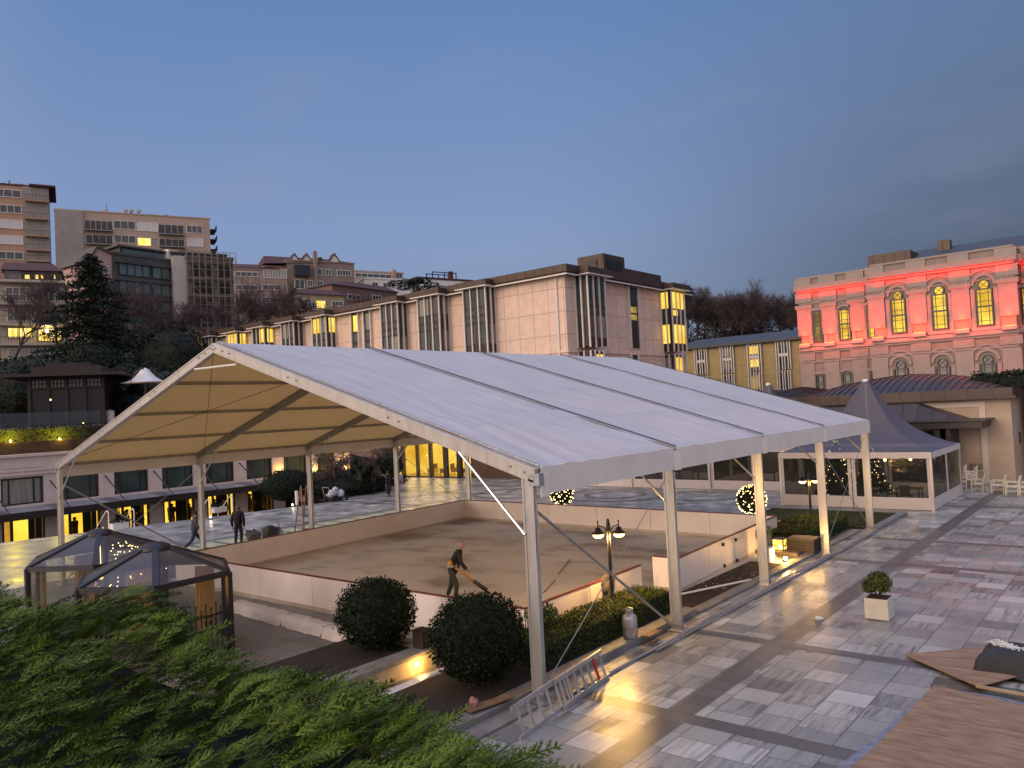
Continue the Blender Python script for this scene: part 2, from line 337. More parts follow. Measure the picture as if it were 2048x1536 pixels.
# ------------------------------------------------------------------ foliage helpers
def leaf_quads(P, Nn, size, g, aspect=.55, jitter=.9):
    k = len(P); d = Nn+g.normal(0, jitter, (k, 3)); d /= np.linalg.norm(d, axis=1)[:, None]
    a = np.cross(d, g.normal(0, 1, (k, 3))); a /= np.linalg.norm(a, axis=1)[:, None]; b = np.cross(d, a)
    s = size*g.uniform(.6, 1.3, k)[:, None]
    a *= s*aspect*.5; b *= s*.5
    return np.stack([P-b, P+a*1, P+b, P-a], axis=1)
def leaf_ball(c, r, n, size, seed, bump=.06, flat=0, lo=-1, aspect=.55):
    g = np.random.default_rng(seed); d = g.normal(0, 1, (n, 3)); d /= np.linalg.norm(d, axis=1)[:, None]
    d = d[d[:, 2] > lo]
    rr = np.array(r)*(1+bump*(np.sin(d[:, :1]*7+seed)+np.sin(d[:, 1:2]*8+2*seed)*np.cos(d[:, 2:]*6))+g.normal(0, .035, (len(d), 1)))*g.uniform(.86, 1.03, (len(d), 1))
    return leaf_quads(np.array(c)+d*rr, d, size, g, aspect)
def leaf_box(x0, x1, y0, y1, z0, z1, n, size, seed):
    g = np.random.default_rng(seed); dx, dy, dz = x1-x0, y1-y0, z1-z0
    ar = np.array([dx*dy, dx*dz, dx*dz, dy*dz, dy*dz]); f = g.choice(5, n, p=ar/ar.sum()); u = g.uniform(0, 1, (n, 3))
    P = np.array([x0, y0, z0])+u*np.array([dx, dy, dz]); Nn = np.zeros((n, 3))
    for i, (ax, s) in enumerate(((2, 1), (1, -1), (1, 1), (0, -1), (0, 1))):
        k = f == i; P[k, ax] = ((x0, y0, z0)[ax], (x1, y1, z1)[ax])[1 if s > 0 else 0]; Nn[k, ax] = s
    P += g.normal(0, size*.45, P.shape); P[:, 2] += .35*size*np.sin(P[:, 0]*3+seed)+.35*size*np.sin(P[:, 1]*4.1)
    return leaf_quads(P, Nn, size, g)
box_leaf = Leaf('box_leaf', (.004, .009, .003), (.013, .026, .008)); hedge_leaf = Leaf('hedge_leaf', (.02, .035, .007), (.075, .105, .02))
dark_leaf = Leaf('dark_leaf', (.003, .008, .004), (.012, .024, .010)); shrub_leaf = Leaf('shrub_leaf', (.03, .055, .015), (.12, .15, .04)); cedar_leaf = Leaf('cedar_leaf', (.005, .013, .009), (.018, .04, .022))
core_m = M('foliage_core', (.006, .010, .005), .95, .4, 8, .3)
MINR = [.012]
def grow(tr, cr, p, d, length, r, lvl, maxl, R_, spread=.5, gnarl=.18, kids=(3, 4), up=.12):
    p = V3(p); d = V3(d)/np.linalg.norm(d); k = 3; r = max(r, MINR[0])
    for i in range(k):
        d2 = d+np.array([R_.gauss(0, gnarl) for _ in range(3)])+np.array([0, 0, up]); d2 /= np.linalg.norm(d2)
        q = p+d2*length/k; rr = r*(1-.25*(i+1)/k)
        (tr if lvl < 2 else cr).tube(p, q, r*(1-.25*i/k), 6 if lvl < 2 else 3, rr, cap=False)
        p, d = q, d2
        if lvl < maxl and i >= (0 if lvl > 1 else 1):
            for _ in range(R_.randint(*kids) if i == k-1 else max(1, kids[0]-1)):
                e = np.array([R_.gauss(0, 1) for _ in range(3)]); e -= d*(e@d); e /= np.linalg.norm(e)
                nd_ = d*(1-spread*R_.uniform(.5, 1))+e*spread*R_.uniform(.7, 1.3)
                grow(tr, cr, p, nd_, length*R_.uniform(.5, .78), rr*.55, lvl+1, maxl, R_, spread, gnarl, kids, up)
def bare_tree(h, seed, label, group=None, maxl=4, spread=.55, kids=(3, 4), tr_m=None, cr_m=None, name='bare_tree', r=None, up=.12, first=.38):
    R_ = rnd(seed); tr = MB(); cr = MB(); t = thing(name, label, 'tree', (0, 0, 0), group)
    grow(tr, cr, (0, 0, 0), (0, 0, 1), h*first, r or h*.018, 0, maxl, R_, spread, .12, kids, up)
    tr.build('trunk', tr_m or bark, t); cr.build('crown', cr_m or twig, t); return t
# ================================================================== GROUND
e1 = atz(0, 1086)[:2]; e2 = atz(545, 1019)[:2]
plaza_poly = [(e1[0]-.6, -14), (e1[0], e1[1]), (e2[0], e2[1]), (-31.2, 17.5), (-31.5, 21), (-46, 27), (-46, 75), (60, 75), (60, -14)]
gm = MB().box(-900, 900, -300, 1500, -2.6, -2.5); struct('ground', gm, M('ground_far', (.035, .04, .03), .9, .3, .02, 0))
struct('plaza', MB().prism(plaza_poly, -2.45, 0), PAVE)
def sheet(name, x0, x1, y0, y1, z, mat, **k): return struct(name, MB().add([(x0, y0, z), (x1, y0, z), (x1, y1, z), (x0, y1, z)], [(0, 1, 2, 3)]), mat, **k)
bands = MB()
def fl(x0, x1, y0, y1, z=.004): bands.add([(x0, y0, z), (x1, y0, z), (x1, y1, z), (x0, y1, z)], [(0, 1, 2, 3)])
fl(2.0, 2.46, -12, 37); fl(11, 11.46, -12, 37)
for y in (-3.9, .5, 4.95, 13.95, 18.1, 27.2): fl(.28, 2.0, y, y+.36); fl(2.46, 11, y, y+.36)
fl(-24.2, -23.9, 1, 26); fl(-27.5, -27.2, 19, 33); fl(-33, -18, 19.8, 20.1); fl(-33, -18, 25.5, 25.8); fl(-33, -5, 29.5, 29.8)
struct('paving_band', bands, granite)
# ring pattern of darker stone behind the rink
rg = MB()
for cx, cy, r0, r1 in ((-15.5, 27.2, 2.9, 3.25), (-15.5, 27.2, 1.5, 1.75), (-22, 26.5, 2.5, 2.8), (-10.5, 28.2, 2.0, 2.25)):
    n = 48
    for i in range(n):
        a, b_ = 2*math.pi*i/n, 2*math.pi*(i+1)/n
        rg.add([(cx+r0*math.cos(a), cy+r0*math.sin(a), .009), (cx+r1*math.cos(a), cy+r1*math.sin(a), .009), (cx+r1*math.cos(b_), cy+r1*math.sin(b_), .009), (cx+r0*math.cos(b_), cy+r0*math.sin(b_), .009)], [(0, 1, 2, 3)])
struct('paving_ring', rg, granite)
sheet('walkway', -21, -2.2, -9, 2.0, .005, granite2)
sheet('rink_floor', -17.2, -1.2, 2.15, 16.75, .012, rink_mat())
# upper terrace the photographer stands on (planter parapet of the juniper bed)
struct('terrace', MB().box(-3, 7.6, -18, -9.3, 0.02, 3.45).box(7.6, 14, -18, -9.7, .02, 3.45), M('terrace_wall', (.2, .19, .17), .8, .15, 2, .2))

# ================================================================== MARQUEE
W, EZ, RZ = 20.01, 3.918, 7.037; Y0 = .12
SL = (RZ-EZ)/(W/2+.147)
tent = thing('marquee', 'large white gable-roofed event marquee standing open over the skating rink', 'marquee', (-W/2, 10, 0))
def slope_pt(side, s, y, dz=0):   # s 0 eave .. 1 ridge
    xe = .147 if side > 0 else -W-.147; x = xe+(-W/2-xe)*s
    return (x, y, EZ+(RZ-EZ)*s+dz)
for side in (1, -1):
    for b in range(4):
        y0, y1 = Y0+5*b+(0 if b == 0 else .006), Y0+5*b+4.994
        mb = MB(); nu, nv = (84, 40) if side > 0 and b < 2 else (48, 20); top = []
        def wrk(u, v, b=b):   # slack creases running in from the eave corners
            A_ = math.exp(-((u-.12)/.22)**2)*math.exp(-((v-.18)/.25)**2); B_ = math.exp(-((u-.1)/.2)**2)*math.exp(-((v-.95)/.2)**2); C_ = math.exp(-((u-.86)/.16)**2)*math.exp(-((v-.35)/.3)**2)
            k_ = 1.0 if b == 0 else .35
            return k_*(.013*A_*math.sin(34*(v*1.3-u*.9)+2*math.sin(5*u))+.010*B_*math.sin(30*(v+u*1.2))+.011*C_*math.sin(40*(v*.8+u*.6)+math.sin(9*v)))+.004*math.sin(23*u+7*v)*math.sin(9*v+b)
        sag = lambda u, v: -.035*math.sin(math.pi*v)*max(0., math.sin(math.pi*min(1, u)))**.5
        for dz, mi in ((0, 0), (-.02, 1)):
            vs = []
            for i in range(nu+1):
                for j in range(nv+1):
                    p = slope_pt(side, i/nu, y0+(y1-y0)*j/nv, dz); vs.append((p[0], p[1], p[2]+sag(i/nu, j/nv)+.11+wrk(i/nu, j/nv)))
            fs = [(i*(nv+1)+j, i*(nv+1)+j+1, (i+1)*(nv+1)+j+1, (i+1)*(nv+1)+j) for i in range(nu) for j in range(nv)]
            if (side > 0) == (mi == 1): fs = [q[::-1] for q in fs]
            mb.add(vs, [q[::-1] for q in fs], mi)
        mb.build('roof_panel', [roof_top, roof_under_lamplit], tent, smooth=True)
        # valance
        xe = .147 if side > 0 else -W-.147; vb = MB(); k = 20; o_ = .012 if side > 0 else -.012; vs = []
        for i in range(k+1):
            y = y0+(y1-y0)*i/k; wv = .012*math.sin(i*1.9+b)
            for z in (EZ+.11, EZ-.10, EZ-.36): vs.append((xe+o_+(0 if z > EZ else wv*(EZ+.1-z)*2), y, z))
        vb.add(vs, [(3*i+j, 3*i+3+j, 3*i+4+j, 3*i+1+j) for i in range(k) for j in range(2)])
        vo = vb.build('valance', valance_m, tent); so_ = vo.modifiers.new('thick', 'SOLIDIFY'); so_.thickness = .012
    for b in range(5):   # keder profiles
        y = Y0+5*b; mb = MB()
        mb.bar(slope_pt(side, 0, y, .145), slope_pt(side, 1, y, .145), .032, .025, (0, 0, 1)); mb.build('keder_rail', dark_line if b else steel, tent)
for b in (1, 2, 3):      # gathered valance flaps at the frames
    mb = MB(); y = Y0+5*b; vs = []
    for i in range(9):
        yy = y-.16+.04*i; x = .175+.02*(i % 2)
        vs += [(x, yy, EZ+.03), (x, yy, EZ-.38)]
    mb.add(vs, [(2*i, 2*i+1, 2*i+3, 2*i+2) for i in range(8)]); mb.build('valance_flap', valance_m, tent)
mb = MB(); vs = []
for i in range(9): yy = Y0-.06+.035*i; x = .18+.02*(i % 2); vs += [(x, yy, EZ+.03), (x, yy, EZ-.40)]
mb.add(vs, [(2*i, 2*i+1, 2*i+3, 2*i+2) for i in range(8)]); mb.build('valance_flap', valance_m, tent)
for side in (1, -1):
    x0 = 0 if side > 0 else -W; inw = -side
    for b in range(5):
        y = 5*b; a = alu
        lg = MB().box(x0-.11, x0+.11, y-.05, y+.05, .05, EZ-.02).box(x0-.125, x0-.085, y-.065, y-.045, .05, EZ-.05).box(x0+.085, x0+.125, y-.065, y-.045, .05, EZ-.05)
        lg.build('leg', a, tent)
        bp_ = MB().box(x0-.22, x0+.22, y-.16, y+.16, .008, .03).box(x0-.13, x0+.13, y-.08, y+.08, .03, .16)
        for sx in (-.17, .17):
            for sy in (-.11, .11): bp_.tube((x0+sx, y+sy, .03), (x0+sx, y+sy, .07), .018, 6)
        bp_.build('base_plate', steel, tent)
        # rafter
        rf = MB(); h_ = .25; p = slope_pt(side, 0, y, -.02); q = slope_pt(side, 1, y, -.02)
        rf.bar(p, q, .11, h_, (0, 0, 1)); rf.bar((p[0], y-.06, p[2]+.1), (q[0], y-.06, q[2]+.1), .02, .035); rf.bar((p[0], y-.06, p[2]-.1), (q[0], y-.06, q[2]-.1), .02, .035)
        ro = rf.build('rafter', alu if b in (0, 4) else alu_shaded, tent)
        if b == 0:
            j = MB()
            for s_ in (.02, .05, .33, .36, .66, .69, .93, .96, .99):
                c = slope_pt(side, s_, y); j.ball((c[0], y-.075, c[2]-.01), .022, 6, 4)
            j.build('bolt', steel, ro)
            j = MB(); c = slope_pt(side, 0, y); j.box(c[0]-.12*(1 if side > 0 else 1), c[0]+.12, y-.07, y+.07, c[2]-.19, c[2]+.02); j.build('corner_joint', steel, ro)
        # knee brace
        pt = slope_pt(side, .17, y, -.13)
        MB().tube((x0+inw*.10, y-.07, 2.88), (pt[0], y-.07, pt[2]), .03 if side > 0 or b else .022, 8).build('knee_brace', alu if b else M('brace_steel', (.62, .63, .66), .25, .1, 9, 0, metal=.8), tent)
    for s_ in (.02, .25, .5, .75):   # purlins
        c0, c1 = slope_pt(side, s_, 0, .0), slope_pt(side, s_, 20, 0)
        MB().bar(c0, c1, .10, .10).build('purlin', alu_shaded, tent)
    # wall crosses in end bays
    for y0, y1 in ((0, 5), (15, 20)):
        MB().tube((x0, y0+.1, 3.3), (x0, y1-.15, .12), .028 if y0 == 0 else .012, 8).build('brace_rod', steel, tent)
        MB().tube((x0-.04, y1-.1, 3.35), (x0-.04, y0+.12, .15), .010, 6).build('tension_cable', steel, tent)
    # roof crosses
    for y0, y1 in ((0, 5), (15, 20)):
        for sa, sb in ((.12, .98), (.98, .05)):
            MB().tube(slope_pt(side, sa, y0+.05, -.08), slope_pt(side, sb, y1-.05, -.08), .009, 5).build('tension_cable', dark_line, tent)
MB().bar((-W/2, 0, RZ), (-W/2, 20, RZ), .12, .10).build('ridge_purlin', alu_shaded, tent)
MB().tube((-10.93, -.08, 6.53), (-8.95, -.08, 6.51), .028, 8).build('tie_rod', white_p, tent)
# strap with a hook on the near right leg, and straps on others
for y in (0, 5):
    MB().path([(.14, y-.02, 3.5), (.16, y-.02, 3.1), (.14, y-.02, 2.9), (.13, y-.02, 2.55)], .018, 5).build('ratchet_strap', steel, tent)
# steel rails laid along the right row of legs
for k, (dx, r, y0, y1) in enumerate(((.27, .028, .4, 20), (.36, .024, 3.4, 19.6), (.20, .03, 5.5, 14.6))):
    tag(MB().tube((dx, y0, .035), (dx, y1, .035), r, 8).build('steel_tube', steel), ['longest steel tube lying beside the right row of marquee legs', 'steel tube lying on the paving outermost of the tubes along the legs', 'shorter dark steel tube lying closest to the kerb between second and fourth right legs'][k], 'tube', 'steel tubes beside the marquee legs')

# ================================================================== RINK BARRIER
rk = thing('rink_barrier', 'white ice rink barrier boards with thin dark red top rail under the marquee', 'rink barrier', (-9.5, 9.4, 0))
BH = .88
def boards(pts, n, rail=redrail):
    for (a, b_), k in zip(zip(pts, pts[1:]), n):
        a = V3((*a, 0)); b_ = V3((*b_, 0)); d = (b_-a)/k; L_ = np.linalg.norm(d)
        for i in range(k):
            p = a+d*i+d/L_*.008; q = a+d*(i+1)-d/L_*.008
            mb = MB().bar((p[0], p[1], BH/2+.02), (q[0], q[1], BH/2+.02), .05, BH-.04); mb.build('board_panel', board, rk)
        MB().bar((a[0], a[1], BH+.015), (b_[0], b_[1], BH+.015), .07, .03).build('top_rail', rail, rk)
        MB().bar((a[0], a[1], .05), (b_[0], b_[1], .05), .085, .10).build('kick_strip', M('kick_strip', (.5, .43, .35), .5, .15, 3, .05), rk)
boards([(-2.07, 7.02), (-1.95, 2.1), (-16.5, 2.1), (-17.35, 16.8), (-2.1, 16.4)], [2, 6, 6, 6])
boards([(-2.1, 16.37), (-1.62, 8.2), (-2.4, 8.23)], [4, 1])
g_ = MB()
for yy in (11.3, 12.2):
    for z in (.12, .75): g_.box(-1.78+.0, -1.72, yy-.03, yy+.03, z-.05, z+.05)
g_.build('gate_hinge', black, rk)
MB().box(-1.60, -1.55, 8.12, 8.20, 0, BH).build('end_post', white_p, rk)
tag(MB().ball((-2.02, 5.35, .80), (.10, .33, .20), 12, 8).ball((-1.95, 5.3, .68), (.08, .26, .18), 10, 7).build('canvas_bag', M('canvas_bag', (.09, .08, .075), .85, .3, 5, .5), smooth=True), 'dark limp canvas bag hanging over the top rail of the rink boards', 'bag')
# two short dark cables on the rink floor
for k, (a, b_) in enumerate((((1087, 1185), (1110, 1160)), ((1117, 1148), (1140, 1118)))):
    p, q = atz(*a, .03), atz(*b_, .03)
    tag(MB().tube((p[0], p[1], .03), (q[0], q[1], .03), .012, 6).build('cable', black), ['dark cable lying on the rink floor, nearer the camera', 'dark cable lying on the rink floor, farther from the camera'][k], 'cable', 'cables on the rink floor')

# ================================================================== BEDS, KERBS, LOW WALLS
struct('flower_bed', MB().box(-5.3, -3.12, -3.4, .35, .0, .30), soil)
struct('flower_bed', MB().box(-2.2, -.56, -3.2, .95, 0, .17).box(-2.0, -.56, .95, 6.3, 0, .12), soil)
cp = thing('planter_wall', 'low stone-capped planter wall lit yellow by a recessed lamp beside the ball bush', 'wall', (-3.0, -1, 0))
MB().box(-3.1, -2.95, -3.4, .42, 0, .33).box(-5.3, -3.1, .35, .5, 0, .33).build('wall', M('rendered_wall', (.48, .40, .27), .7, .15, 3, .1), cp)
MB().box(-3.3, -2.88, -3.4, .52, .33, .42).box(-5.35, -3.3, .3, .52, .33, .42).build('coping', stone, cp, bevel=.012)
lp = atx(833, 1325, -2.94); bl = MB(); bl.ball((-2.93, lp[1], .2), .045, 10, 7); bl.build('wall_lamp', bulb, cp)
light('POINT', (-2.78, lp[1], .2), 11, r=.04, parent=cp)
tag(MB().add([(-2.75, -1.6, .02), (-2.3, -1.9, .02), (-2.25, .9, .03), (-2.5, 1.0, .03), (-2.5, -.5, .14), (-2.35, .4, .20)], [(0, 1, 4), (1, 2, 5, 4), (2, 3, 5), (0, 4, 5, 3)]).build('plastic_sheet', M('plastic_sheet', (.65, .66, .7), .3, .1, 6, .6)), 'crumpled white plastic sheet beside the lit low planter wall', 'sheet')
struct('kerb', MB().box(-.56, -.22, -3.2, 6.4, 0, .15).box(-.22, .16, -3.2, -.25, 0, .05), stone, bevel=.012)
struct('kerb', MB().box(-.50, -.2, 6.5, 19.6, 0, .06), stone, bevel=.012)
struct('soil_patch', MB().box(-1.55, -.5, 6.45, 12.7, 0, .03), M('dark_soil', (.022, .015, .011), .9, .6, 6, .8))
g = rnd(4)
dbm = MB()
for i in range(46):
    x = -1.5+g.random()*.9; y = 8.6+g.random()*3.9; s_ = .02+.03*g.random(); a = g.random()*3
    dbm.add([(x, y, .035), (x+s_*math.cos(a), y+s_*math.sin(a), .04), (x+s_*math.cos(a)-s_*math.sin(a), y+s_*math.sin(a)+s_*math.cos(a), .045)], [(0, 1, 2)])
tag(dbm.build('litter', white_p), 'scattered white scraps on the dark soil by the rink boards', 'litter', kind='stuff')
p, q = atz(1250, 1183, .06), atz(1500, 1164, .06)
tag(MB().tube((-1.45, 7.5, .07), (-.45, 10.1, .07), .03, 8).build('pole', white_p), 'pale pole lying across the dark soil strip between two marquee legs', 'pole')
tag(MB().box(-.16, .02, 3.75, 4.25, .165, .19).build('plank', wood), 'short wooden offcut lying on the kerb behind the gas cylinder', 'plank')
tag(MB().bar((-.45, -1.35, .20), (-.28, -.45, .20), .2, .03).build('plank', wood), 'short wooden board on the kerb between the ladder and the front leg', 'plank')
def rock(c, r, seed):
    g = np.random.default_rng(seed); mb = MB().ball(c, r, 9, 6); v = np.array(mb.v); v += g.normal(0, min(r)*.22, v.shape); mb.v = list(map(tuple, v)); return mb
c = atz(948, 1410, .22)
tag(rock((c[0], c[1], .26), (.1, .08, .09), 3).build('trash_bag', M('plastic_bag', (.55, .5, .5), .3, .5, 9, .8, col2=(.6, .12, .1))), 'small crumpled red and white plastic bag on the soil below the ball bush', 'litter')
c = atz(1637, 1237, .03)
tag(rock((c[0], c[1], .04), (.1, .08, .04), 8).build('crumpled_paper', white_p), 'crumpled white paper lying on the dark paving band', 'litter')
# ball bushes
def topiary(c, r, rz, zc, trunk_z, label, seed, n=9000):
    t = thing('ball_bush', label, 'bush', (c[0], c[1], trunk_z), 'ball-clipped bushes by the walkway')
    MB().quads(leaf_ball((c[0], c[1], zc), (r, r, rz), n, .062, seed, .032)).build('foliage', box_leaf, t)
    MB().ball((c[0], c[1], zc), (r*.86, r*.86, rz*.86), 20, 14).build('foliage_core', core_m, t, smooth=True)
    k = MB(); g = rnd(seed)
    for i in range(6):
        a = g.random()*6.28; k.tube((c[0]+.06*math.cos(a), c[1]+.06*math.sin(a), trunk_z), (c[0]+.4*r*math.cos(a), c[1]+.4*r*math.sin(a), zc-rz*.5), .022, 6, .014)
    k.build('trunk', bark, t)
topiary((-4.13, -.07), .80, .70, 1.04, .3, 'round dark clipped bush on short stems, smaller and left of the pair', 11)
topiary((-1.14, -.27), .86, .76, 1.02, .17, 'larger round dark clipped bush beside the front marquee leg', 12, 11000)
b_ = thing('bollard_light', 'dark square box bollard standing on the stone coping between two ball bushes', 'bollard', (-3.1, .22, .42))
MB().box(-3.24, -2.96, .08, .36, .42, .76).build('body', bronze, b_, bevel=.01); MB().add([(-3.28, .04, .76), (-2.92, .04, .76), (-2.92, .40, .76), (-3.28, .4, .76), (-3.1, .22, .83)], [(0, 1, 4), (1, 2, 4), (2, 3, 4), (3, 0, 4), (3, 2, 1, 0)]).build('cap', bronze, b_)
# hedges
def hedge(x0, x1, y0, y1, z0, z1, n, size, seed, label, cat='hedge', mat=None, core=None, group=None, name='box_hedge'):
    t = thing(name, label, cat, ((x0+x1)/2, (y0+y1)/2, z0), group)
    MB().quads(leaf_box(x0, x1, y0, y1, z0, z1, n, size, seed)).build('foliage', mat or hedge_leaf, t)
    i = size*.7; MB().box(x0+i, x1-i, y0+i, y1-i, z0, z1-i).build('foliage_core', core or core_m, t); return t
hedge(-1.75, -.72, .9, 6.1, .1, .58, 15000, .05, 5, 'low clipped hedge around the foot of the near twin street lamp')
def shrub(c, r, n, size, seed, label, mat=None, stem_z=0, name='shrub', group=None):
    t = thing(name, label, 'shrub', (c[0], c[1], stem_z), group); g = np.random.default_rng(seed)
    P = []
    for i in range(14):
        d = g.normal(0, 1, 3); d[2] = abs(d[2])*.8-.1; d /= np.linalg.norm(d); P.append(leaf_ball(np.array(c)+d*r*.62, r*.38, n//14, size, seed+i, .1))
    MB().quads(np.concatenate(P)).build('foliage', mat or shrub_leaf, t)
    k = MB(); gg = rnd(seed)
    for i in range(7):
        a = gg.random()*6.28; e = gg.uniform(.3, .8); k.tube((c[0], c[1], stem_z), (c[0]+r*e*math.cos(a), c[1]+r*e*math.sin(a), c[2]+r*.2), .012, 5, .006)
    k.build('stem', bark, t); return t
shrub((-1.45, 2.0, .82), .36, 900, .07, 21, 'small loose shrub in front of the lamplit rink board behind the front leg', stem_z=.15)
# twin street lamps
def street_lamp(x, y, h, label, e):
    t = thing('street_lamp', label, 'street lamp', (x, y, 0), 'twin-headed street lamps')
    MB().lathe([(.075, 0), (.075, .25), (.055, .3), (.045, .9), (.042, h-.25), (.05, h-.22), (.05, h-.05), (.03, h), (.04, h+.02), (.025, h+.06), (.0, h+.08)], (x, y, 0), 12).build('post', black, t, smooth=True)
    cr = CR[:2]/np.linalg.norm(CR[:2])
    for s_ in (-1, 1):
        ax, ay = x+cr[0]*.24*s_, y+cr[1]*.24*s_
        a = MB().path([(x, y, h-.28), (x+cr[0]*.1*s_, y+cr[1]*.1*s_, h-.12), (ax, ay, h-.08)], .014, 6).tube((ax, ay, h-.14), (ax, ay, h-.0), .012, 6); a.ball((ax, ay, h+.01), .022, 8, 6); a.build('arm', black, t)
        hd = MB().lathe([(.02, .12), (.06, .10), (.07, .04), (.155, -.02), (.155, -.035), (.13, -.035)], (ax, ay, h-.24), 16).build('lamp_head', black, t, smooth=True)
        MB().lathe([(.13, 0), (.12, -.05), (.08, -.085), (.0, -.1)], (ax, ay, h-.275), 16).build('lamp_glass', bulb, hd, smooth=True)
        light('POINT', (ax, ay, h-.42), e, r=.07, parent=t)
street_lamp(-1.5, 4.73, 2.36, 'black twin-headed street lamp lit yellow in the low hedge beside the rink', 120)
street_lamp(-1.87, 19.19, 2.12, 'black twin-headed street lamp lit yellow farther away before the clear pavilion', 60)
# lantern boxes
def lantern(x, y, z, s_, label, e=7):
    t = thing('lantern', label, 'lantern', (x, y, z), 'square fretwork lanterns'); h = s_*.5
    fr = MB()
    for sx in (-1, 1):
        for sy in (-1, 1): fr.box(x+sx*h-.014, x+sx*h+.014, y+sy*h-.014, y+sy*h+.014, z, z+s_*1.05)
    for zz in (z, z+s_*1.0): fr.box(x-h-.02, x+h+.02, y-h-.02, y+h+.02, zz, zz+.025)
    g = rnd(int(x*100)); 
    for sy in (-1,):
        for i in range(26):
            a, b_ = g.uniform(-h, h), g.uniform(.02, s_); c_, d_ = a+g.choice((-1, 1))*g.uniform(.03, .07), b_+g.choice((-1, 1))*g.uniform(0, .07)
            c_ = max(-h, min(h, c_)); d_ = max(.02, min(s_, d_))
            fr.bar((x+a, y-h, z+b_), (x+c_, y-h, z+d_), .008, .010, (0, 1, 0)); fr.bar((x+h, y+a, z+b_), (x+h, y+c_, z+d_), .008, .010, (1, 0, 0))
    fr.build('frame', black, t); MB().box(x-h*.9, x+h*.9, y-h*.9, y+h*.9, z+.03, z+s_*.97).build('lamp_glass', Glow('lantern_glow', (1, .45, .04), (1, .72, .22), 1.6, 6), t)
    MB().ball((x+h*.5, y-h*.92, z+s_*.4), .05, 8, 6).build('flame', bulb, t)
    light('POINT', (x, y-h-.1, z+s_*.5), e, r=.05, parent=t); return t
lt = atz(1560, 1100, .12)
lantern(lt[0], lt[1], .12, .36, 'square fretwork lantern glowing yellow on the low step by the rink corner')
l2 = atz(1262, 1216, .35)
t = thing('lantern', 'dark unlit square lantern box sunk in the end of the low hedge', 'lantern', (l2[0], l2[1], .1), 'square fretwork lanterns')
MB().box(l2[0]-.16, l2[0]+.16, l2[1]-.16, l2[1]+.16, .3, .62).build('body', bronze, t); MB().add([(l2[0]-.2, l2[1]-.2, .62), (l2[0]+.2, l2[1]-.2, .62), (l2[0]+.2, l2[1]+.2, .62), (l2[0]-.2, l2[1]+.2, .62), (l2[0], l2[1], .70)], [(0, 1, 4), (1, 2, 4), (2, 3, 4), (3, 0, 4), (3, 2, 1, 0)]).build('cap', bronze, t)
sp_ = atz(1571, 1118, .08)
t = thing('flood_lamp', 'small ground flood lamp shining yellow below the fretwork lantern', 'lamp', (sp_[0], sp_[1], 0))
MB().box(sp_[0]-.08, sp_[0]+.08, sp_[1]-.05, sp_[1]+.05, 0, .05).build('base', black, t); MB().ball((sp_[0], sp_[1], .1), .055, 10, 8).build('lamp_glass', Glow('flood', (1, .75, .3), (1, .8, .4), 25), t); light('POINT', (sp_[0], sp_[1], .24), 45, r=.05, parent=t)
# step and low walls by the rink corner
struct('step', MB().box(-2.0, -.55, 14.0, 14.5, 0, .12), M('step_stone', (.16, .12, .08), .6, .3, 4, .2))
tag(MB().box(-2.6, -1.0, 18.6, 18.75, 0, .36).box(-4.2, -2.6, 18.6, 18.75, 0, .36).build('low_wall', M('low_wall', (.5, .46, .38), .7, .1, 3, .1)), 'low pale rendered wall at the near edge of the small lawn', 'wall')
pl = atz(1533, 1122, 0)
t = thing('planter', 'white square planter with a loose shrub beside the third marquee leg', 'planter', (pl[0], pl[1], 0))
MB().prism([(pl[0]-.2, pl[1]-.2), (pl[0]+.2, pl[1]-.2), (pl[0]+.2, pl[1]+.2), (pl[0]-.2, pl[1]+.2)], 0, .42).build('pot', white_p, t, bevel=.01)
shrub((pl[0], pl[1], .78), .34, 700, .06, 31, 'loose green shrub growing in the white planter beside the glowing lantern', stem_z=.4)
db = atz(1618, 1106, 0)
t = thing('planter', 'dark slatted wooden planter box by the fourth marquee leg', 'planter', (db[0], db[1], 0))
mb = MB()
for i in range(5): mb.box(db[0]-.55, db[0]+.28, db[1]-.32, db[1]+.32, .02+.09*i, .10+.09*i)
mb.build('slats', M('dark_wood', (.03, .022, .018), .6, .3, 4, .2), t); MB().box(db[0]-.58, db[0]+.31, db[1]-.35, db[1]+.35, .47, .50).build('rim', M('rim_wood', (.10, .08, .05), .6, .3, 4, .2), t)
hedge(-2.6, -.75, 15.6, 19.9, 0, .5, 9000, .06, 6, 'low green hedge around the foot of the far twin street lamp')
struct('lawn', MB().box(-5.2, .0, 19.95, 23.9, 0, .09), M('lawn', (.028, .038, .010), .95, .5, 3, .6))
struct('kerb', MB().box(-5.3, .3, 23.9, 24.15, 0, .12).box(0, .3, 19.9, 23.9, 0, .12), stone, bevel=.01)
gr = MB(); g = np.random.default_rng(3); k = 9000
P = np.stack([g.uniform(-5.1, -.05, k), g.uniform(20, 23.8, k), np.full(k, .11)], 1); gr.quads(leaf_quads(P, np.tile((0, 0, 1.), (k, 1)), .07, g, .25, 1.5))
tag(gr.build('grass', Leaf('grass_blade', (.03, .045, .01), (.09, .10, .03))), 'short lawn grass beyond the rink corner', 'grass', kind='stuff')
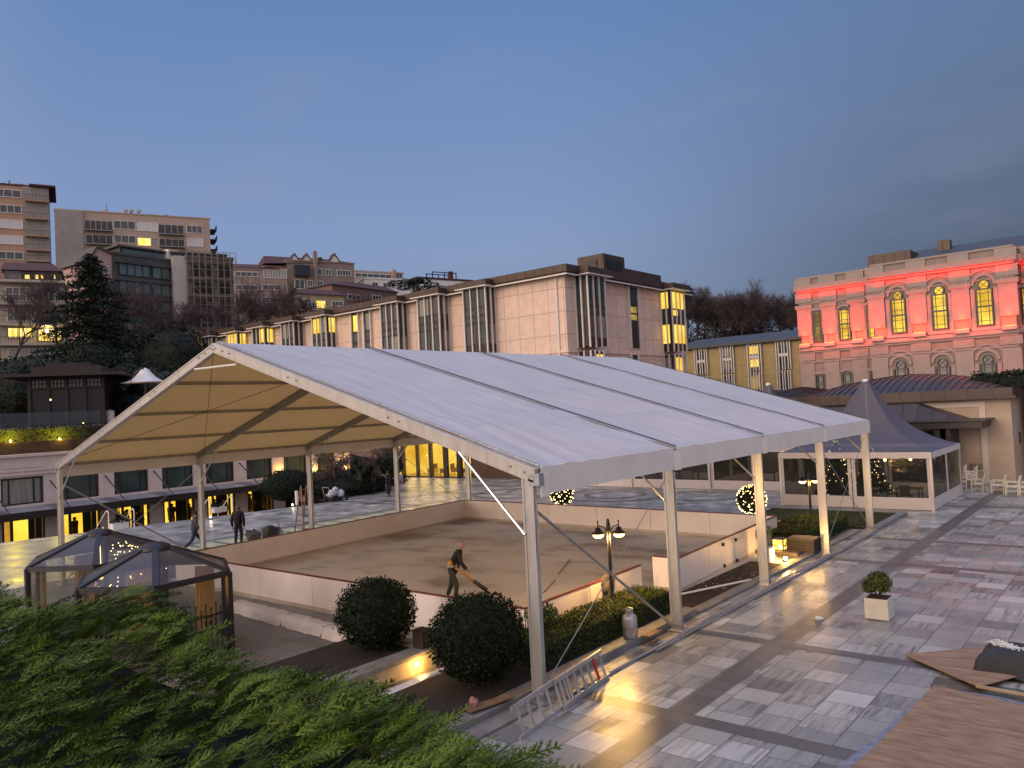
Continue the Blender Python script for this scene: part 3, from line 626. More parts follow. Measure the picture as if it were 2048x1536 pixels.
# fairy-lit balls
def fairy_ball(px, py, r, label, seed, ground=0):
    c = atz(px, py, ground); t = thing('lit_ball_bush', label, 'bush', (c[0], c[1], 0), 'ball bushes wrapped in fairy lights'); zc = r*.98+.05
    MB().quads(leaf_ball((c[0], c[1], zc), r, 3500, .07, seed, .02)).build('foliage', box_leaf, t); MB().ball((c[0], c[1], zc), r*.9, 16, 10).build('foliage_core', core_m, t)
    g = np.random.default_rng(seed); d = g.normal(0, 1, (170, 3)); d /= np.linalg.norm(d, axis=1)[:, None]; mb = MB()
    for q in d: mb.ball((c[0]+q[0]*r*1.03, c[1]+q[1]*r*1.03, zc+q[2]*r*1.03), .016+.010*g.random(), 5, 4)
    tag(mb.build('fairy_lights', fairy, t), kind='stuff'); light('POINT', (c[0]+.5, c[1]-r-.3, r), 3, r=.2, parent=t)
fairy_ball(1505, 1030, .62, 'round bush wrapped in fairy lights by the rink corner, between two right legs', 41)
fairy_ball(1125, 1012, .60, 'round bush in fairy lights half hidden behind the near end of the marquee valance', 42)
# gas cylinder
c = atz(1262, 1288, .02); c = (-.34, 3.60, .15) if False else c
t = thing('gas_cylinder', 'dented silver-grey gas cylinder standing on the kerb beside the hedge', 'gas cylinder', (c[0], c[1], 0.15))
GM = M('gas_paint', (.42, .41, .40), .35, .25, 6, .15, metal=.5)
MB().lathe([(.13, 0), (.135, .03), (.15, .05), (.155, .1), (.155, .24), (.158, .25), (.158, .27), (.155, .28), (.155, .40), (.14, .46), (.09, .50), (.04, .52)], (c[0], c[1], .15), 24).build('body', GM, t, smooth=True)
cm = MB()
for i in range(10):
    if i in (3, 8): continue
    a, b2 = 2*math.pi*i/10, 2*math.pi*(i+1)/10; cm.bar((c[0]+.075*math.cos(a), c[1]+.075*math.sin(a), .70), (c[0]+.075*math.cos(b2), c[1]+.075*math.sin(b2), .70), .008, .10)
for i in range(12): a, b2 = 2*math.pi*i/12, 2*math.pi*(i+1)/12; cm.tube((c[0]+.078*math.cos(a), c[1]+.078*math.sin(a), .755), (c[0]+.078*math.cos(b2), c[1]+.078*math.sin(b2), .755), .011, 5)
cm.build('collar', GM, t); MB().tube((c[0], c[1], .66), (c[0], c[1], .72), .02, 8).build('valve', steel, t)
# aluminium ladder (extension ladder lying on its side against the leg)
lad = thing('ladder', 'aluminium extension ladder with one red rung propped on its side before the front leg', 'ladder', (.4, 0, 0))
def ladder(a0, a1, b0, b1, nr, red=None, off=0):
    a0, a1, b0, b1 = map(V3, (a0, a1, b0, b1))
    MB().bar(a0, a1, .035, .08).build('rail', alu, lad); MB().bar(b0, b1, .035, .08).build('rail', alu, lad)
    for i in range(nr):
        f = (i+.5)/nr; p = a0+(a1-a0)*f; q = b0+(b1-b0)*f
        MB().bar(p, q, .045, .032).build('rung', M('red_paint', (.5, .02, .02), .4, .1, 5, 0) if red == i else alu, lad)
A0, A1 = atz(1040, 1478, .03), atz(1212, 1352, .03)
dA = (A1-A0)
B0 = atz(1012, 1412, .30); 
upv = np.array([-.14, -.02, .42])
ladder(A0+dA*0, A0+dA*.70, A0+upv, A0+dA*.70+upv, 7)
ladder(A0+dA*.42+(.05, .03, .02), A1+(.05, .03, .02), A0+dA*.42+upv+(.05, .03, .02), A1+upv+(.05, .03, .02), 7, red=5)
# big planter with shrub on the plaza
pp = atz(1760, 1236, 0)
t = thing('planter', 'large white cube planter holding a leafy shrub alone on the open plaza', 'planter', (pp[0], pp[1], 0))
hw = .25; a45 = [(pp[0]+hw*sx, pp[1]+hw*sy) for sx, sy in ((-1, -1), (1, -1), (1, 1), (-1, 1))]
MB().prism([(pp[0]+(x-pp[0])*1.0, pp[1]+(y-pp[1])*1.0) for x, y in a45], .02, .47).build('pot', M('planter_paint', (.60, .57, .48), .55, .08, 4, .05), t, bevel=.01)
MB().prism([(pp[0]+(x-pp[0])*.88, pp[1]+(y-pp[1])*.88) for x, y in a45], .40, .478).build('soil', M('planter_soil', (.06, .025, .015), .9, .3, 20, .5), t)
shrub((pp[0], pp[1], .70), .34, 4200, .055, 51, 'rounded leafy green shrub growing in the large white cube planter on the plaza', mat=Leaf('plaza_shrub', (.012, .028, .008), (.13, .15, .04)), stem_z=.46)
# plywood sheets, mat and bundle at lower right
ply = M('plywood', (.31, .19, .10), .75, .30, 2.2, .5, stretch=(1, 4, 1), col2=(.38, .25, .15)); plx = M('plywood_edge', (.09, .05, .03), .8, .2, 5, .1)
def plate(name, pts, z, th, mat, label, cat, group=None, lift=None):
    mb = MB(); n = len(pts); zt = [z+th+(lift[i] if lift else 0) for i in range(n)]; zb = [q-th for q in zt]
    mb.add([(x, y, b) for (x, y), b in zip(pts, zb)]+[(x, y, b) for (x, y), b in zip(pts, zt)], [tuple(range(n-1, -1, -1)), tuple(range(n, 2*n))]+[(i, (i+1) % n, n+(i+1) % n, n+i) for i in range(n)])
    return tag(mb.build(name, mat), label, cat, group)
def pz(x, y, z=.02): p = atz(x, y, z); return (p[0], p[1])
plate('plywood_sheet', [pz(1868, 1372), pz(1745, 1500), pz(1690, 1545), (5.0, -1.6), (8.6, -1.6), (8.9, 3.2), pz(2048, 1412)], .015, .02, ply, 'large worn plywood sheet lying flat at the lower right corner of the plaza', 'plywood', 'plywood sheets on the plaza')
plate('plywood_sheet', [pz(1808, 1313), pz(1985, 1296), pz(2110, 1290), pz(2140, 1330), pz(1958, 1384)], .045, .018, ply, 'pointed brown plywood sheet under the folded black cover', 'plywood', 'plywood sheets on the plaza', [.0, 0, 0, .02, .05])
plate('plywood_sheet', [pz(1872, 1352), pz(2060, 1384), pz(2080, 1404), pz(1860, 1371)], .004, .010, M('muddy_board', (.10, .085, .055), .6, .5, 4, .3), 'thin muddy board strip between the two brown plywood sheets', 'plywood', 'plywood sheets on the plaza')
plate('protective_sheet', [pz(1880, 1360), pz(1730, 1490), pz(1640, 1560), (4.75, -1.6), (8.5, -1.6), (8.5, 3.4)], .006, .004, M('grey_sheet', (.20, .23, .28), .4, .3, 8, .3), 'pale bluish plastic sheet showing along the edge of the large plywood sheet', 'sheet')
tag(MB().bar((*pz(1952, 1372, .12), .12), (*pz(2100, 1398, .12), .12), .05, .04).build('timber_batten', M('batten', (.45, .33, .18), .7, .2, 5, .1)), 'pale timber batten in front of the folded black cover', 'batten')
cv = MB(); c0 = np.array(pz(2015, 1345)); g = np.random.default_rng(6); nu, nv = 22, 18; vs = []
cx, cy = c0[0]+.10, c0[1]+.10
for i in range(nu+1):
    for j in range(nv+1):
        u, v = i/nu*2-1, j/nv*2-1; e = max(abs(u), abs(v)); zz = .40*(1-e**7)*(1+.12*math.sin(3*u+1)*math.cos(2*v))+.05
        vs.append((cx+u*.55*(1+.05*math.sin(5*v)), cy+v*.48*(1+.04*math.sin(6*u)), zz+.012*math.sin(9*u+4*v)))
cv.add(vs, [(i*(nv+1)+j, (i+1)*(nv+1)+j, (i+1)*(nv+1)+j+1, i*(nv+1)+j+1) for i in range(nu) for j in range(nv)])
tag(cv.build('folded_cover', M('black_cover', (.022, .023, .026), .6, .25, 6, .3), smooth=True), 'bulky folded black cover piled on the plywood at the right edge', 'cover')
rp = MB(); g = rnd(9); pts = []
for s0 in range(6):
    x, y = cx-.35+.12*s0, cy+.12-.06*s0; pr = None
    for i in range(26):
        a = i*.75+s0; q = (x+.13*math.cos(a)+.018*i*.8, y+.10*math.sin(a*1.3)-.008*i, .475+.02*math.sin(a*2))
        if pr: rp.tube(pr, q, .013, 5, cap=False)
        pr = q
tag(rp.build('rope', white_p), 'tangled white rope lying on the folded black cover', 'rope')
# ================================================================== GLASS GAZEBOS
gz_roof = Clear('gazebo_roof_glass', (.12, .125, .15), .50, .12, .1); gz_wall = Clear('gazebo_wall_glass', (.08, .08, .08), .22, .05, .15)
curtain = M('curtain', (.5, .38, .2), .8, .2, 6, .3, stretch=(12, 12, .3))
def gazebo(cx, cy, r, a0, label, e, detail):
    t = thing('glass_gazebo', label, 'gazebo', (cx, cy, 0), 'glass garden gazebos'); H, A = 1.8, 2.42
    P = [(cx+r*math.cos(RD(a0+60*i)), cy+r*math.sin(RD(a0+60*i))) for i in range(6)]
    cap = MB().lathe([(.34, A-.10), (.36, A-.06), (.30, A+.02), (.16, A+.08), (0, A+.10)], (cx, cy, 0), 20); cap.build('finial', iron, t, smooth=True)
    for i in range(6):
        a, b = P[i], P[(i+1) % 6]; T = lambda p, z=0., k=0.: (p[0]*(1-k)+cx*k, p[1]*(1-k)+cy*k, z)
        MB().box(a[0]-.055, a[0]+.055, a[1]-.055, a[1]+.055, 0, H).build('post', iron, t)
        MB().bar(T(a, H+.02), T(a, A-.02, .86), .12, .06).build('rib', iron, t)
        MB().bar(T(a, H-.02), T(b, H-.02), .08, .12).build('beam', iron, t)
        MB().bar(T(a, .12), T(b, .12), .05, .24).build('base_rail', iron, t)
        MB().add([T(a, H+.035, .02), T(b, H+.035, .02), T(b, A-.03, .84), T(a, A-.03, .84)], [(0, 1, 2, 3)]).build('roof_pane', gz_roof, t)
        MB().add([T(a, .24), T(b, .24), T(b, H-.06), T(a, H-.06)], [(0, 1, 2, 3)]).build('wall_pane', gz_wall, t)
    cu = MB(); g = rnd(3)
    for i, (k0, k1) in enumerate(((2, .35), (3, .5), (4, .4))) :
        a, b = P[k0 % 6], P[(k0+1) % 6]; n = 26; vs = []
        for q in range(n+1):
            f = .06+.9*k1*q/n; x = a[0]+(b[0]-a[0])*f; y = a[1]+(b[1]-a[1])*f; w_ = .10+.03*math.sin(q*1.6); x += (cx-x)*w_; y += (cy-y)*w_; vs += [(x, y, .1), (x, y, H-.1)]
        cu.add(vs, [(2*q, 2*q+2, 2*q+3, 2*q+1) for q in range(n)])
    cu.build('curtain', curtain, t)
    light('POINT', (cx, cy, 1.25), e, r=.12, parent=t); MB().ball((cx, cy, 1.25), .055, 8, 6).tube((cx, cy, 1.3), (cx, cy, A-.1), .008, 5).build('hanging_lamp', bulb, t)
    return t, P
gt, GP = gazebo(-8.95, -2.25, 1.69, -27, 'nearer dark-framed hexagonal glass gazebo with lamplit curtain and fretwork screen, behind the juniper', 24, 1)
gt2, GP2 = gazebo(-12.95, -1.75, 1.75, -27, 'farther dark-framed hexagonal glass gazebo with fairy lights, behind the nearer one', 6, 0)
g = np.random.default_rng(4); mb = MB()
for i in range(34): a = g.uniform(-.2, 1.3); q = g.uniform(.3, .9); mb.ball((-12.95+1.5*q*math.cos(a), -1.75+1.5*q*math.sin(a), 2.3-.45*q+g.uniform(-.14, .02)), .016, 5, 4)
mb.build('fairy_lights', fairy, gt2)
mb = MB()
for i in range(12): a = g.uniform(2.2, 5.0); q = g.uniform(.5, .9); mb.ball((-8.95+1.5*q*math.cos(a), -2.25+1.5*q*math.sin(a), 1.6+g.uniform(-.14, .1)), .013, 5, 4)
mb.build('fairy_lights', fairy, gt)
# fretwork screen along the near gazebo right side
fs_ = thing('fretwork_screen', 'dark cut-out metal screen with pointed tops and rosettes inside the nearer gazebo', 'screen', (GP[0][0], GP[0][1], 0)); mb = MB()
a, b = np.array(GP[0]), np.array(GP[1]); c_ = np.array((-8.95, -2.25)); a = a+(c_-a)*.1; b = b+(c_-b)*.1
def sp(f, z, o=0): p = a+(b-a)*f; return (p[0], p[1], z)
for i in range(13):
    f = .03+i/12.8; mb.bar(sp(f, .1), sp(f, 1.02+.10*(i % 2)), .018, .018, (0, 1, 0)); mb.ball(sp(f, 1.06+.10*(i % 2)), (.022, .022, .04), 6, 5)
for z in (.15, .62, .92): mb.bar(sp(0, z), sp(1, z), .02, .035)
for k in range(3):
    for i in range(12): t_ = 2*math.pi*i/12; u_ = 2*math.pi*(i+1)/12; f0 = .2+.3*k; mb.bar(sp(f0+.085*math.cos(t_), .77+.13*math.sin(t_)), sp(f0+.085*math.cos(u_), .77+.13*math.sin(u_)), .018, .018, (0, 1, 0)); mb.bar(sp(f0, .77), sp(f0+.085*math.cos(t_), .77+.13*math.sin(t_)), .01, .01, (0, 1, 0))
mb.build('fretwork', black, fs_)
tb = thing('table', 'small round table with dark cloth inside the nearer gazebo', 'table', (-9.1, -2.1, 0)); MB().lathe([(.45, .66), (.45, .69), (.03, .7)], (-9.1, -2.1, 0), 20).build('tabletop', M('table_top', (.25, .18, .1), .5), tb); MB().lathe([(.2, 0), (.03, .05), (.03, .66)], (-9.1, -2.1, 0), 10).build('pedestal', black, tb)
# long white ground cloth beside the walkway
ts = [atz(455, 1222, .02), atz(560, 1252, .02), atz(640, 1275, .02), atz(735, 1300, .02)]
for k, (p, q) in enumerate(zip(ts, ts[1:])):
    mb = MB(); n = 14; vs = []; g = rnd(k)
    for i in range(n+1):
        f = i/n; x = p[0]+(q[0]-p[0])*f; y = p[1]+(q[1]-p[1])*f
        for j, (dy, z) in enumerate(((0, .01), (.05, .14), (.12, .24), (.34, .25), (.5, .21))): vs.append((x+g.gauss(0, .012), y+dy+g.gauss(0, .01), z+g.gauss(0, .012)))
    mb.add(vs, [(5*i+j, 5*i+5+j, 5*i+6+j, 5*i+1+j) for i in range(n) for j in range(4)])
    tag(mb.build('step_cover', M('step_cover', (.50, .46, .42), .45, .1, 3, .5), smooth=True), ['white sheet wrapped over a low step, leftmost length beside the near gazebo', 'white sheet wrapped over a low step, middle length', 'white sheet wrapped over a low step, right length next to the smaller ball bush'][k], 'sheet', 'white sheets over the low step')

# ================================================================== JUNIPER HEDGE (foreground)
def frond(g):
    """one feathery juniper spray, unit length along +x, lying in xy; returns quads (k,4,3)"""
    Q = []
    def strip(p, q, w0, w1):
        d = q-p; nrm = np.array([-d[1], d[0], 0]); l = np.linalg.norm(nrm); nrm = nrm/l if l > 0 else nrm
        Q.append([p-nrm*w0, p+nrm*w0, q+nrm*w1, q-nrm*w1])
    n = 7
    for i in range(n):
        f = i/n; z = -.10*f*f
        p = np.array([f, .05*math.sin(f*4), z]); q = np.array([f+1/n, .05*math.sin((f+1/n)*4), -.10*(f+1/n)**2]); strip(p, q, .012, .009)
        for s in (-1, 1):
            ln = .34*(1-f)**.7*g.uniform(.7, 1.15)+.05; an = s*RD(g.uniform(28, 44)); d = np.array([math.cos(an), math.sin(an), g.uniform(-.1, .12)])
            e = p+d*ln; m_ = p+d*ln*.5+np.array([.02, 0, .0]); strip(p, m_, .010, .016); strip(m_, e, .016, .004)
            for k in range(1, 3):
                b0 = p+d*ln*k/3
                for s2 in (-1, 1):
                    a2 = an+s2*RD(38); l2 = ln*.42*(1.15-k/3); strip(b0, b0+np.array([math.cos(a2), math.sin(a2), g.uniform(-.1, .15)])*l2, .012, .003)
    return np.array(Q)
def juniper():
    g = np.random.default_rng(77); F = [frond(g) for _ in range(6)]
    t = thing('juniper_hedge', 'dense feathery green juniper hedge filling the near left foreground', 'hedge', (4.5, -9.6, 3.4))
    # outline of the bed's far edge in plan
    ex = [-1.0, 1.5, 2.86, 3.6, 4.9, 5.6, 6.2, 6.8, 7.3, 7.8]; ey = [-9.35, -9.1, -9.0, -8.58, -8.56, -8.52, -8.54, -8.60, -8.72, -9.2]
    allq = []; N_ = 9500
    right = CR/np.linalg.norm(CR)
    for k in range(N_):
        x = g.uniform(-.6, 7.9); far = np.interp(x, ex, ey); y = far-abs(g.normal(0, .0))-g.uniform(0, 1)**1.3*2.0
        if y < -10.9: continue
        dpt = (np.array([x, y, 4])-CP)@CF
        if dpt < 1.25 or (x > 6.9 and g.uniform() < .45): continue
        edge = min(1, (far-y)/.35); hgt = 3.89+.13*edge+.06*math.sin(x*3.1+y*2)+.05*math.sin(y*7+x*1.3)+ (0.10 if x < 4 else .02)
        hgt -= .10*min(1, max(0, (x-3.6)/1.2))
        if x > 5.6: hgt -= .10*(min(x, 6.2)-5.6)
        if x > 6.6: hgt += .12*min(1, (x-6.6)/.4)
        layer = g.uniform(0, 1); z = hgt-.20*layer**1.2
        L_ = g.uniform(.10, .21)
        az = math.atan2(.62, .72)+g.normal(0, .32); elv = RD(g.uniform(8, 46))*(1 if layer < .6 else .6)
        if edge < .9: elv *= .6
        d = np.array([math.cos(az)*math.cos(elv), math.sin(az)*math.cos(elv), math.sin(elv)])
        b = np.cross((0, 0, 1), d); b /= np.linalg.norm(b); c = np.cross(d, b); ro = g.normal(0, .5); b2 = b*math.cos(ro)+c*math.sin(ro); c2 = np.cross(d, b2)
        f = F[k % 6]; q = f[..., 0:1]*d+f[..., 1:2]*b2+f[..., 2:3]*c2
        allq.append(q*L_+np.array([x, y, z]))
    A_ = np.concatenate(allq)
    MB().quads(A_).build('foliage', Leaf('juniper_leaf', (.006, .022, .003), (.125, .205, .022), 2.2, .6), t)
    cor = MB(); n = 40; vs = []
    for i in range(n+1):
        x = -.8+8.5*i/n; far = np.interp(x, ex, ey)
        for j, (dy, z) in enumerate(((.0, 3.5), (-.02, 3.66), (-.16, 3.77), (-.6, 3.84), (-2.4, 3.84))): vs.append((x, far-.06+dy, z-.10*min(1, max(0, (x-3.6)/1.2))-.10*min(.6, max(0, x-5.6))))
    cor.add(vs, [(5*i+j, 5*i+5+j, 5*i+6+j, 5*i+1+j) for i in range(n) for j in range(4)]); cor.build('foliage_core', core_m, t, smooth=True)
    bx = MB().prism([(x, y-.14) for x, y in zip(ex, ey)]+[(7.75, -11.2), (-1, -11.2)], 3.44, 3.66); bx.build('soil', M('green_soil', (.010, .016, .006), .95, .5, 9, .5), t)
juniper()
struct('terrace', MB().prism([(x, y-.1) for x, y in zip([-1.0, 1.5, 2.86, 3.6, 4.9, 5.6, 6.2, 6.75, 7.3, 7.6], [-9.35, -9.1, -9.02, -8.55, -8.50, -8.42, -8.50, -8.72, -8.95, -9.29])]+[(7.6, -9.3), (-1, -9.3)][:1]+[(-1, -9.36)], 2.9, 3.45), MC['terrace_wall'])

# ================================================================== PEOPLE
def skin_mesh(name, pts, edges, parent, mat, sub=1, root=0):
    me = bpy.data.meshes.new(name); o_ = WL[parent.name]
    me.from_pydata([tuple(V3(p[0])-o_) for p in pts], edges, []); me.materials.append(mat)
    o = bpy.data.objects.new(name, me); COL.objects.link(o); o.parent = parent; WL[o.name] = o_
    o.modifiers.new('skin', 'SKIN'); me.skin_vertices or None
    if not me.skin_vertices:
        try: me.skin_vertices.new()
        except Exception: pass
    if me.skin_vertices:
        for sv, p in zip(me.skin_vertices[0].data, pts):
            r = p[1]; sv.radius = (r, r) if not hasattr(r, '__len__') else r
        me.skin_vertices[0].data[root].use_root = True
    s = o.modifiers.new('sub', 'SUBSURF'); s.levels = sub; s.render_levels = sub; o.modifiers['skin'].use_smooth_shade = True
    return o
skinc = M('skin', (.36, .20, .13), .6, .1, 9, .02)
def person(label, x, y, h, face, top, bottom, hair, lean=0, legs=((0, .0), (0, .0)), hands=None, coat=0, hat=None, z=0, group=None):
    """face: heading in degrees (+x = 0). legs: (forward swing, knee bend) per leg in metres at h=1.7; hands: world-ish local targets (fwd, side, up)"""
    k = h/1.7; t = thing('person', label, 'person', (x, y, z), group); fa = RD(face); f = np.array([math.cos(fa), math.sin(fa), 0]); s = np.array([-math.sin(fa), math.cos(fa), 0])
    O = np.array([x, y, z])
    def P(fw, sd, up): return O+(f*fw+s*sd+np.array([0, 0, up]))*k
    hip = P(0, 0, .90); che = P(lean*.6, 0, 1.25); neck = P(lean, 0, 1.42); hd = P(lean*1.2+.02, 0, 1.53)
    pts = [(hip, .11*k), (che, .12*k), (neck, .055*k), (hd, .092*k), (P(lean*1.25+.03, 0, 1.61), .085*k)]; ed = [(0, 1), (1, 2), (2, 3), (3, 4)]
    jt = {}
    for i, sd in enumerate((-1, 1)):
        sw, kb = legs[i]; a = P(.0, .10*sd, .86); kn = P(sw*.5+.04+kb, .11*sd, .47); an = P(sw-.02, .11*sd, .09+max(0, -sw)*.12); toe = P(sw+.15, .12*sd, .03+max(0, -sw)*.05)
        b0 = len(pts); pts += [(a, .085*k), (kn, .058*k), (an, .038*k), (toe, .035*k)]; ed += [(0, b0), (b0, b0+1), (b0+1, b0+2), (b0+2, b0+3)]; jt['l', i] = (a, kn, an, toe)
        hx = hands[i] if hands else (.03, .26*sd, .80); sh = P(lean, .19*sd, 1.38); ha = P(*hx); el = (sh+ha)/2+(s*sd*.05-f*.05+np.array([0, 0, -.03]))*k
        b0 = len(pts); dirh = (ha-el)/np.linalg.norm(ha-el); pts += [(sh, .055*k), (el, .04*k), (ha, .028*k), (ha+dirh*.07*k, .036*k)]; ed += [(1, b0), (b0, b0+1), (b0+1, b0+2), (b0+2, b0+3)]
        for q in range(4):   # fingers
            b1 = len(pts); off = s*(.013*(q-1.5))*k; pts += [(ha+dirh*.11*k+off, .009*k), (ha+dirh*(.16-.008*abs(q-1.5))*k+off-np.array([0, 0, .012*k]), .008*k)]; ed += [(b0+3, b1), (b1, b1+1)]
        b1 = len(pts); pts += [(ha+dirh*.08*k-s*sd*.035*k+f*.02*k, .010*k)]; ed += [(b0+3, b1)]
        jt['a', i] = (sh, el, ha)
    skin_mesh('body', pts, ed, t, skinc)
    # trousers
    pt = [(P(0, 0, 1.04), .125*k), (P(0, 0, .86), .135*k)]; ed = [(0, 1)]
    for i in (0, 1):
        a, kn, an, toe = jt['l', i]; b0 = len(pt); pt += [(a+np.array([0, 0, -.06]), .10*k), (kn, .075*k), (an+np.array([0, 0, .02]), .06*k)]; ed += [(1, b0), (b0, b0+1), (b0+1, b0+2)]
    skin_mesh('trousers', pt, ed, t, bottom)
    # jacket
    z0 = .72-coat; pt = [(P(0, 0, z0), (.185+coat*.1)*k), (P(lean*.3, 0, 1.06), .165*k), (P(lean*.8, 0, 1.30), .175*k), (P(lean, 0, 1.49), .085*k)]; ed = [(0, 1), (1, 2), (2, 3)]
    for i in (0, 1):
        sh, el, ha = jt['a', i]; b0 = len(pt); pt += [(sh, .088*k), (el, .070*k), (ha, .055*k)]; ed += [(2, b0), (b0, b0+1), (b0+1, b0+2)]
    skin_mesh('jacket', pt, ed, t, top)
    for i in (0, 1):
        a, kn, an, toe = jt['l', i]; MB().bar(an-f*.05*k-np.array([0, 0, .05*k]), toe+f*.03*k-np.array([0, 0, .0]), .09*k, .07*k).build('shoe', black, t, bevel=.015)
    c = hd+np.array([0, 0, .065*k])-f*.012*k
    MB().ball(c, (.108*k, .108*k, .098*k), 12, 8).build('beanie' if hat else 'hair', hat or hair, t, smooth=True)
    if hat: MB().ball(c+np.array([0, 0, .09*k]), .03*k, 8, 6).build('pompom', hat, t, smooth=True)
    # face: nose
    MB().ball(hd+f*.088*k+np.array([0, 0, -.0]), (.016*k, .016*k, .022*k), 6, 5).build('nose', skinc, t, smooth=True)
    return t, P
navy = M('dark_cloth', (.012, .013, .018), .85, .3, 8, .2); jeans = M('jeans', (.02, .03, .06), .85, .3, 8, .2); greyj = M('grey_jacket', (.07, .07, .08), .8, .3, 8, .2); hairb = M('dark_hair', (.02, .014, .01), .8, .3, 20, .3)
p_ = atz(480, 1089, 0); p_ = atz(478, 1091, 0)
person('man in black standing with his back turned beyond the rink boards', p_[0], p_[1], 1.66, 125, navy, navy, M('grey_hair', (.10, .08, .07), .8), legs=((.02, 0), (-.06, 0)), hands=((.0, -.25, .80), (-.0, .25, .80)))
y_ = 0; pw = atz(390, 1102, 0)
person('man in a grey jacket and jeans striding behind the second left marquee leg', pw[0], pw[1], 1.63, 62, greyj, jeans, hairb, lean=.05, legs=((-.42, .08), (.34, .02)), hands=((.22, -.2, .92), (.18, .22, .9)))
# worker with leaf blower
wp = aty(903, 1120, 4.6); wx = wp[0]
t, P = person('worker in a knitted beanie bending over a yellow leaf blower on the rink', wx, 4.6, 1.6, 38, navy, M('dark_trousers', (.03, .035, .03), .85), hairb, lean=.24, legs=((.10, .04), (-.16, .0)), hands=((.44, -.16, .90), (.16, -.24, 1.06)), hat=M('beanie_wool', (.34, .24, .26), .9, .3, 30, .5))
lb = thing('leaf_blower', 'yellow and grey leaf blower with black nozzle held by the worker on the rink', 'leaf blower', (wx, 4.6, 0))
MB().ball(P(-.02, -.26, 1.12), (.075, .07, .085), 12, 8).build('motor', M('yellow_plastic', (.42, .22, .03), .5, .1, 5, .05), lb, smooth=True); MB().ball(P(-.02, -.26, 1.04), (.13, .09, .05), 12, 8).build('tank', M('grey_plastic', (.30, .28, .27), .5), lb, smooth=True)
MB().tube(P(.02, -.26, 1.08), P(.62, -.2, .58), .032, 10).build('blower_tube', MC['yellow_plastic'], lb, smooth=True); MB().tube(P(.62, -.2, .58), P(.98, -.16, .30), .05, 10, .06).build('nozzle', black, lb, smooth=True)
y_ = atx(776, 960, -29.5)[1]
person('person in a long dark coat standing beside the white stone box planter', -29.5, y_, 1.62, 200, navy, navy, hairb, coat=.45)

# tool boxes, bottle, step ladder, cart behind the rink
t = thing('tool_box', 'open dark tool crate on the ground behind the rink boards', 'crate', (-20.8, 8.35, 0)); yy = atx(540, 1070, -21.75)[1]
MB().box(-22.0, -21.5, yy-.24, yy+.26, .0, .48).build('body', M('tool_grey', (.06, .055, .05), .6, .3, 6, .2), t); MB().ball((-21.75, yy, .5), (.2, .2, .08), 9, 6).build('contents', black, t)
yy = atx(507, 1075, -21.75)[1]; tag(rock((-21.75, yy, .2), (.34, .32, .24), 13).build('sack', M('sack_cloth', (.10, .085, .075), .85, .4, 6, .6)), 'heaped dark sack on the ground between the man in black and the crate', 'sack')
yy = atx(560, 1065, -21.7)[1]; t = thing('water_bottle', 'large clear water bottle standing beside the dark crate', 'bottle', (-20.8, yy, 0)); MB().lathe([(.11, 0), (.115, .03), (.115, .26), (.04, .34), (.035, .37)], (-21.7, yy, 0), 14).build('body', Clear('bottle_plastic', (.2, .35, .42), .4), t, smooth=True); MB().lathe([(.04, .37), (.04, .42), (0, .43)], (-21.7, yy, 0), 10).build('cap', black, t); MB().tube((-21.65, yy-.08, 0), (-21.68, yy-.06, .62), .02, 6).build('pump', black, t)
yy = atx(615, 1050, -20.7)[1]; sl_ = thing('step_ladder', 'wooden step ladder standing behind the third left marquee leg', 'ladder', (-20.6, yy, 0))
wl_ = M('ladder_wood', (.20, .11, .06), .7, .25, 5, .1)
for sx in (-1, 1):
    MB().bar((-20.6+.0, yy+.25*sx-.0, 0), (-20.85, yy+.15*sx, 2.2), .03, .08, (1, 0, 0)).build('stile', wl_, sl_); MB().bar((-21.4, yy+.22*sx, 0), (-20.88, yy+.14*sx, 2.15), .03, .05, (1, 0, 0)).build('rear_leg', wl_, sl_)
for i in range(7): f = (i+1)/7.6; MB().box(-20.6-.25*f-.06, -20.6-.25*f+.06, yy-.25+.1*f, yy+.25-.1*f, 2.2*f-.015, 2.2*f+.015).build('tread', wl_, sl_)
c = atz(672, 1002, 0); t = thing('hand_cart', 'flat trolley cart loaded with white sacks near the planted mound', 'cart', (c[0], c[1], 0))
MB().box(c[0]-.35, c[0]+.35, c[1]-.6, c[1]+.75, .18, .24).build('deck', black, t); MB().path([(c[0]-.3, c[1]-.6, .24), (c[0]-.3, c[1]-.75, .9), (c[0]+.3, c[1]-.75, .9), (c[0]+.3, c[1]-.6, .24)], .02, 6).build('handle', steel, t)
for sx in (-1, 1):
    for sy in (-.45, .6): MB().tube((c[0]+.3*sx-.03, c[1]+sy, .1), (c[0]+.3*sx+.03, c[1]+sy, .1), .1, 12).build('wheel', black, t)
sk = M('white_sack', (.5, .5, .52), .6, .15, 6, .5)
for k, (dx, dy, dz, r) in enumerate(((0, -.3, .48, .3), (.05, .25, .45, .28), (-.05, 0, .68, .22))): tag(rock((c[0]+dx, c[1]+dy, dz), (r, r*1.1, r*.8), 20+k).build('sack', sk, smooth=True), ['white sack on the trolley at its handle end', 'white sack on the far end of the trolley', 'topmost white sack on the trolley'][k], 'sack', 'white sacks on the trolley')
# luminous glass floor strip
fg = thing('glass_floor', 'strip of faintly glowing glass floor tiles along the left side of the rink', 'floor light', (-22.6, 11, 0))
fm = M('floor_glass', (.34, .36, .27), .22, .15, 2, 0, spec=.7, emit=(.75, .8, .42), es=.10)
for i in range(17):
    y = 1.2+i*1.05; MB().box(-23.5, -21.9, y, y+.8, .004, .014).build('glass_tile', fm, fg)
MB().box(-23.62, -21.78, 1.0, 19.2, .001, .007).build('frame', granite, fg)
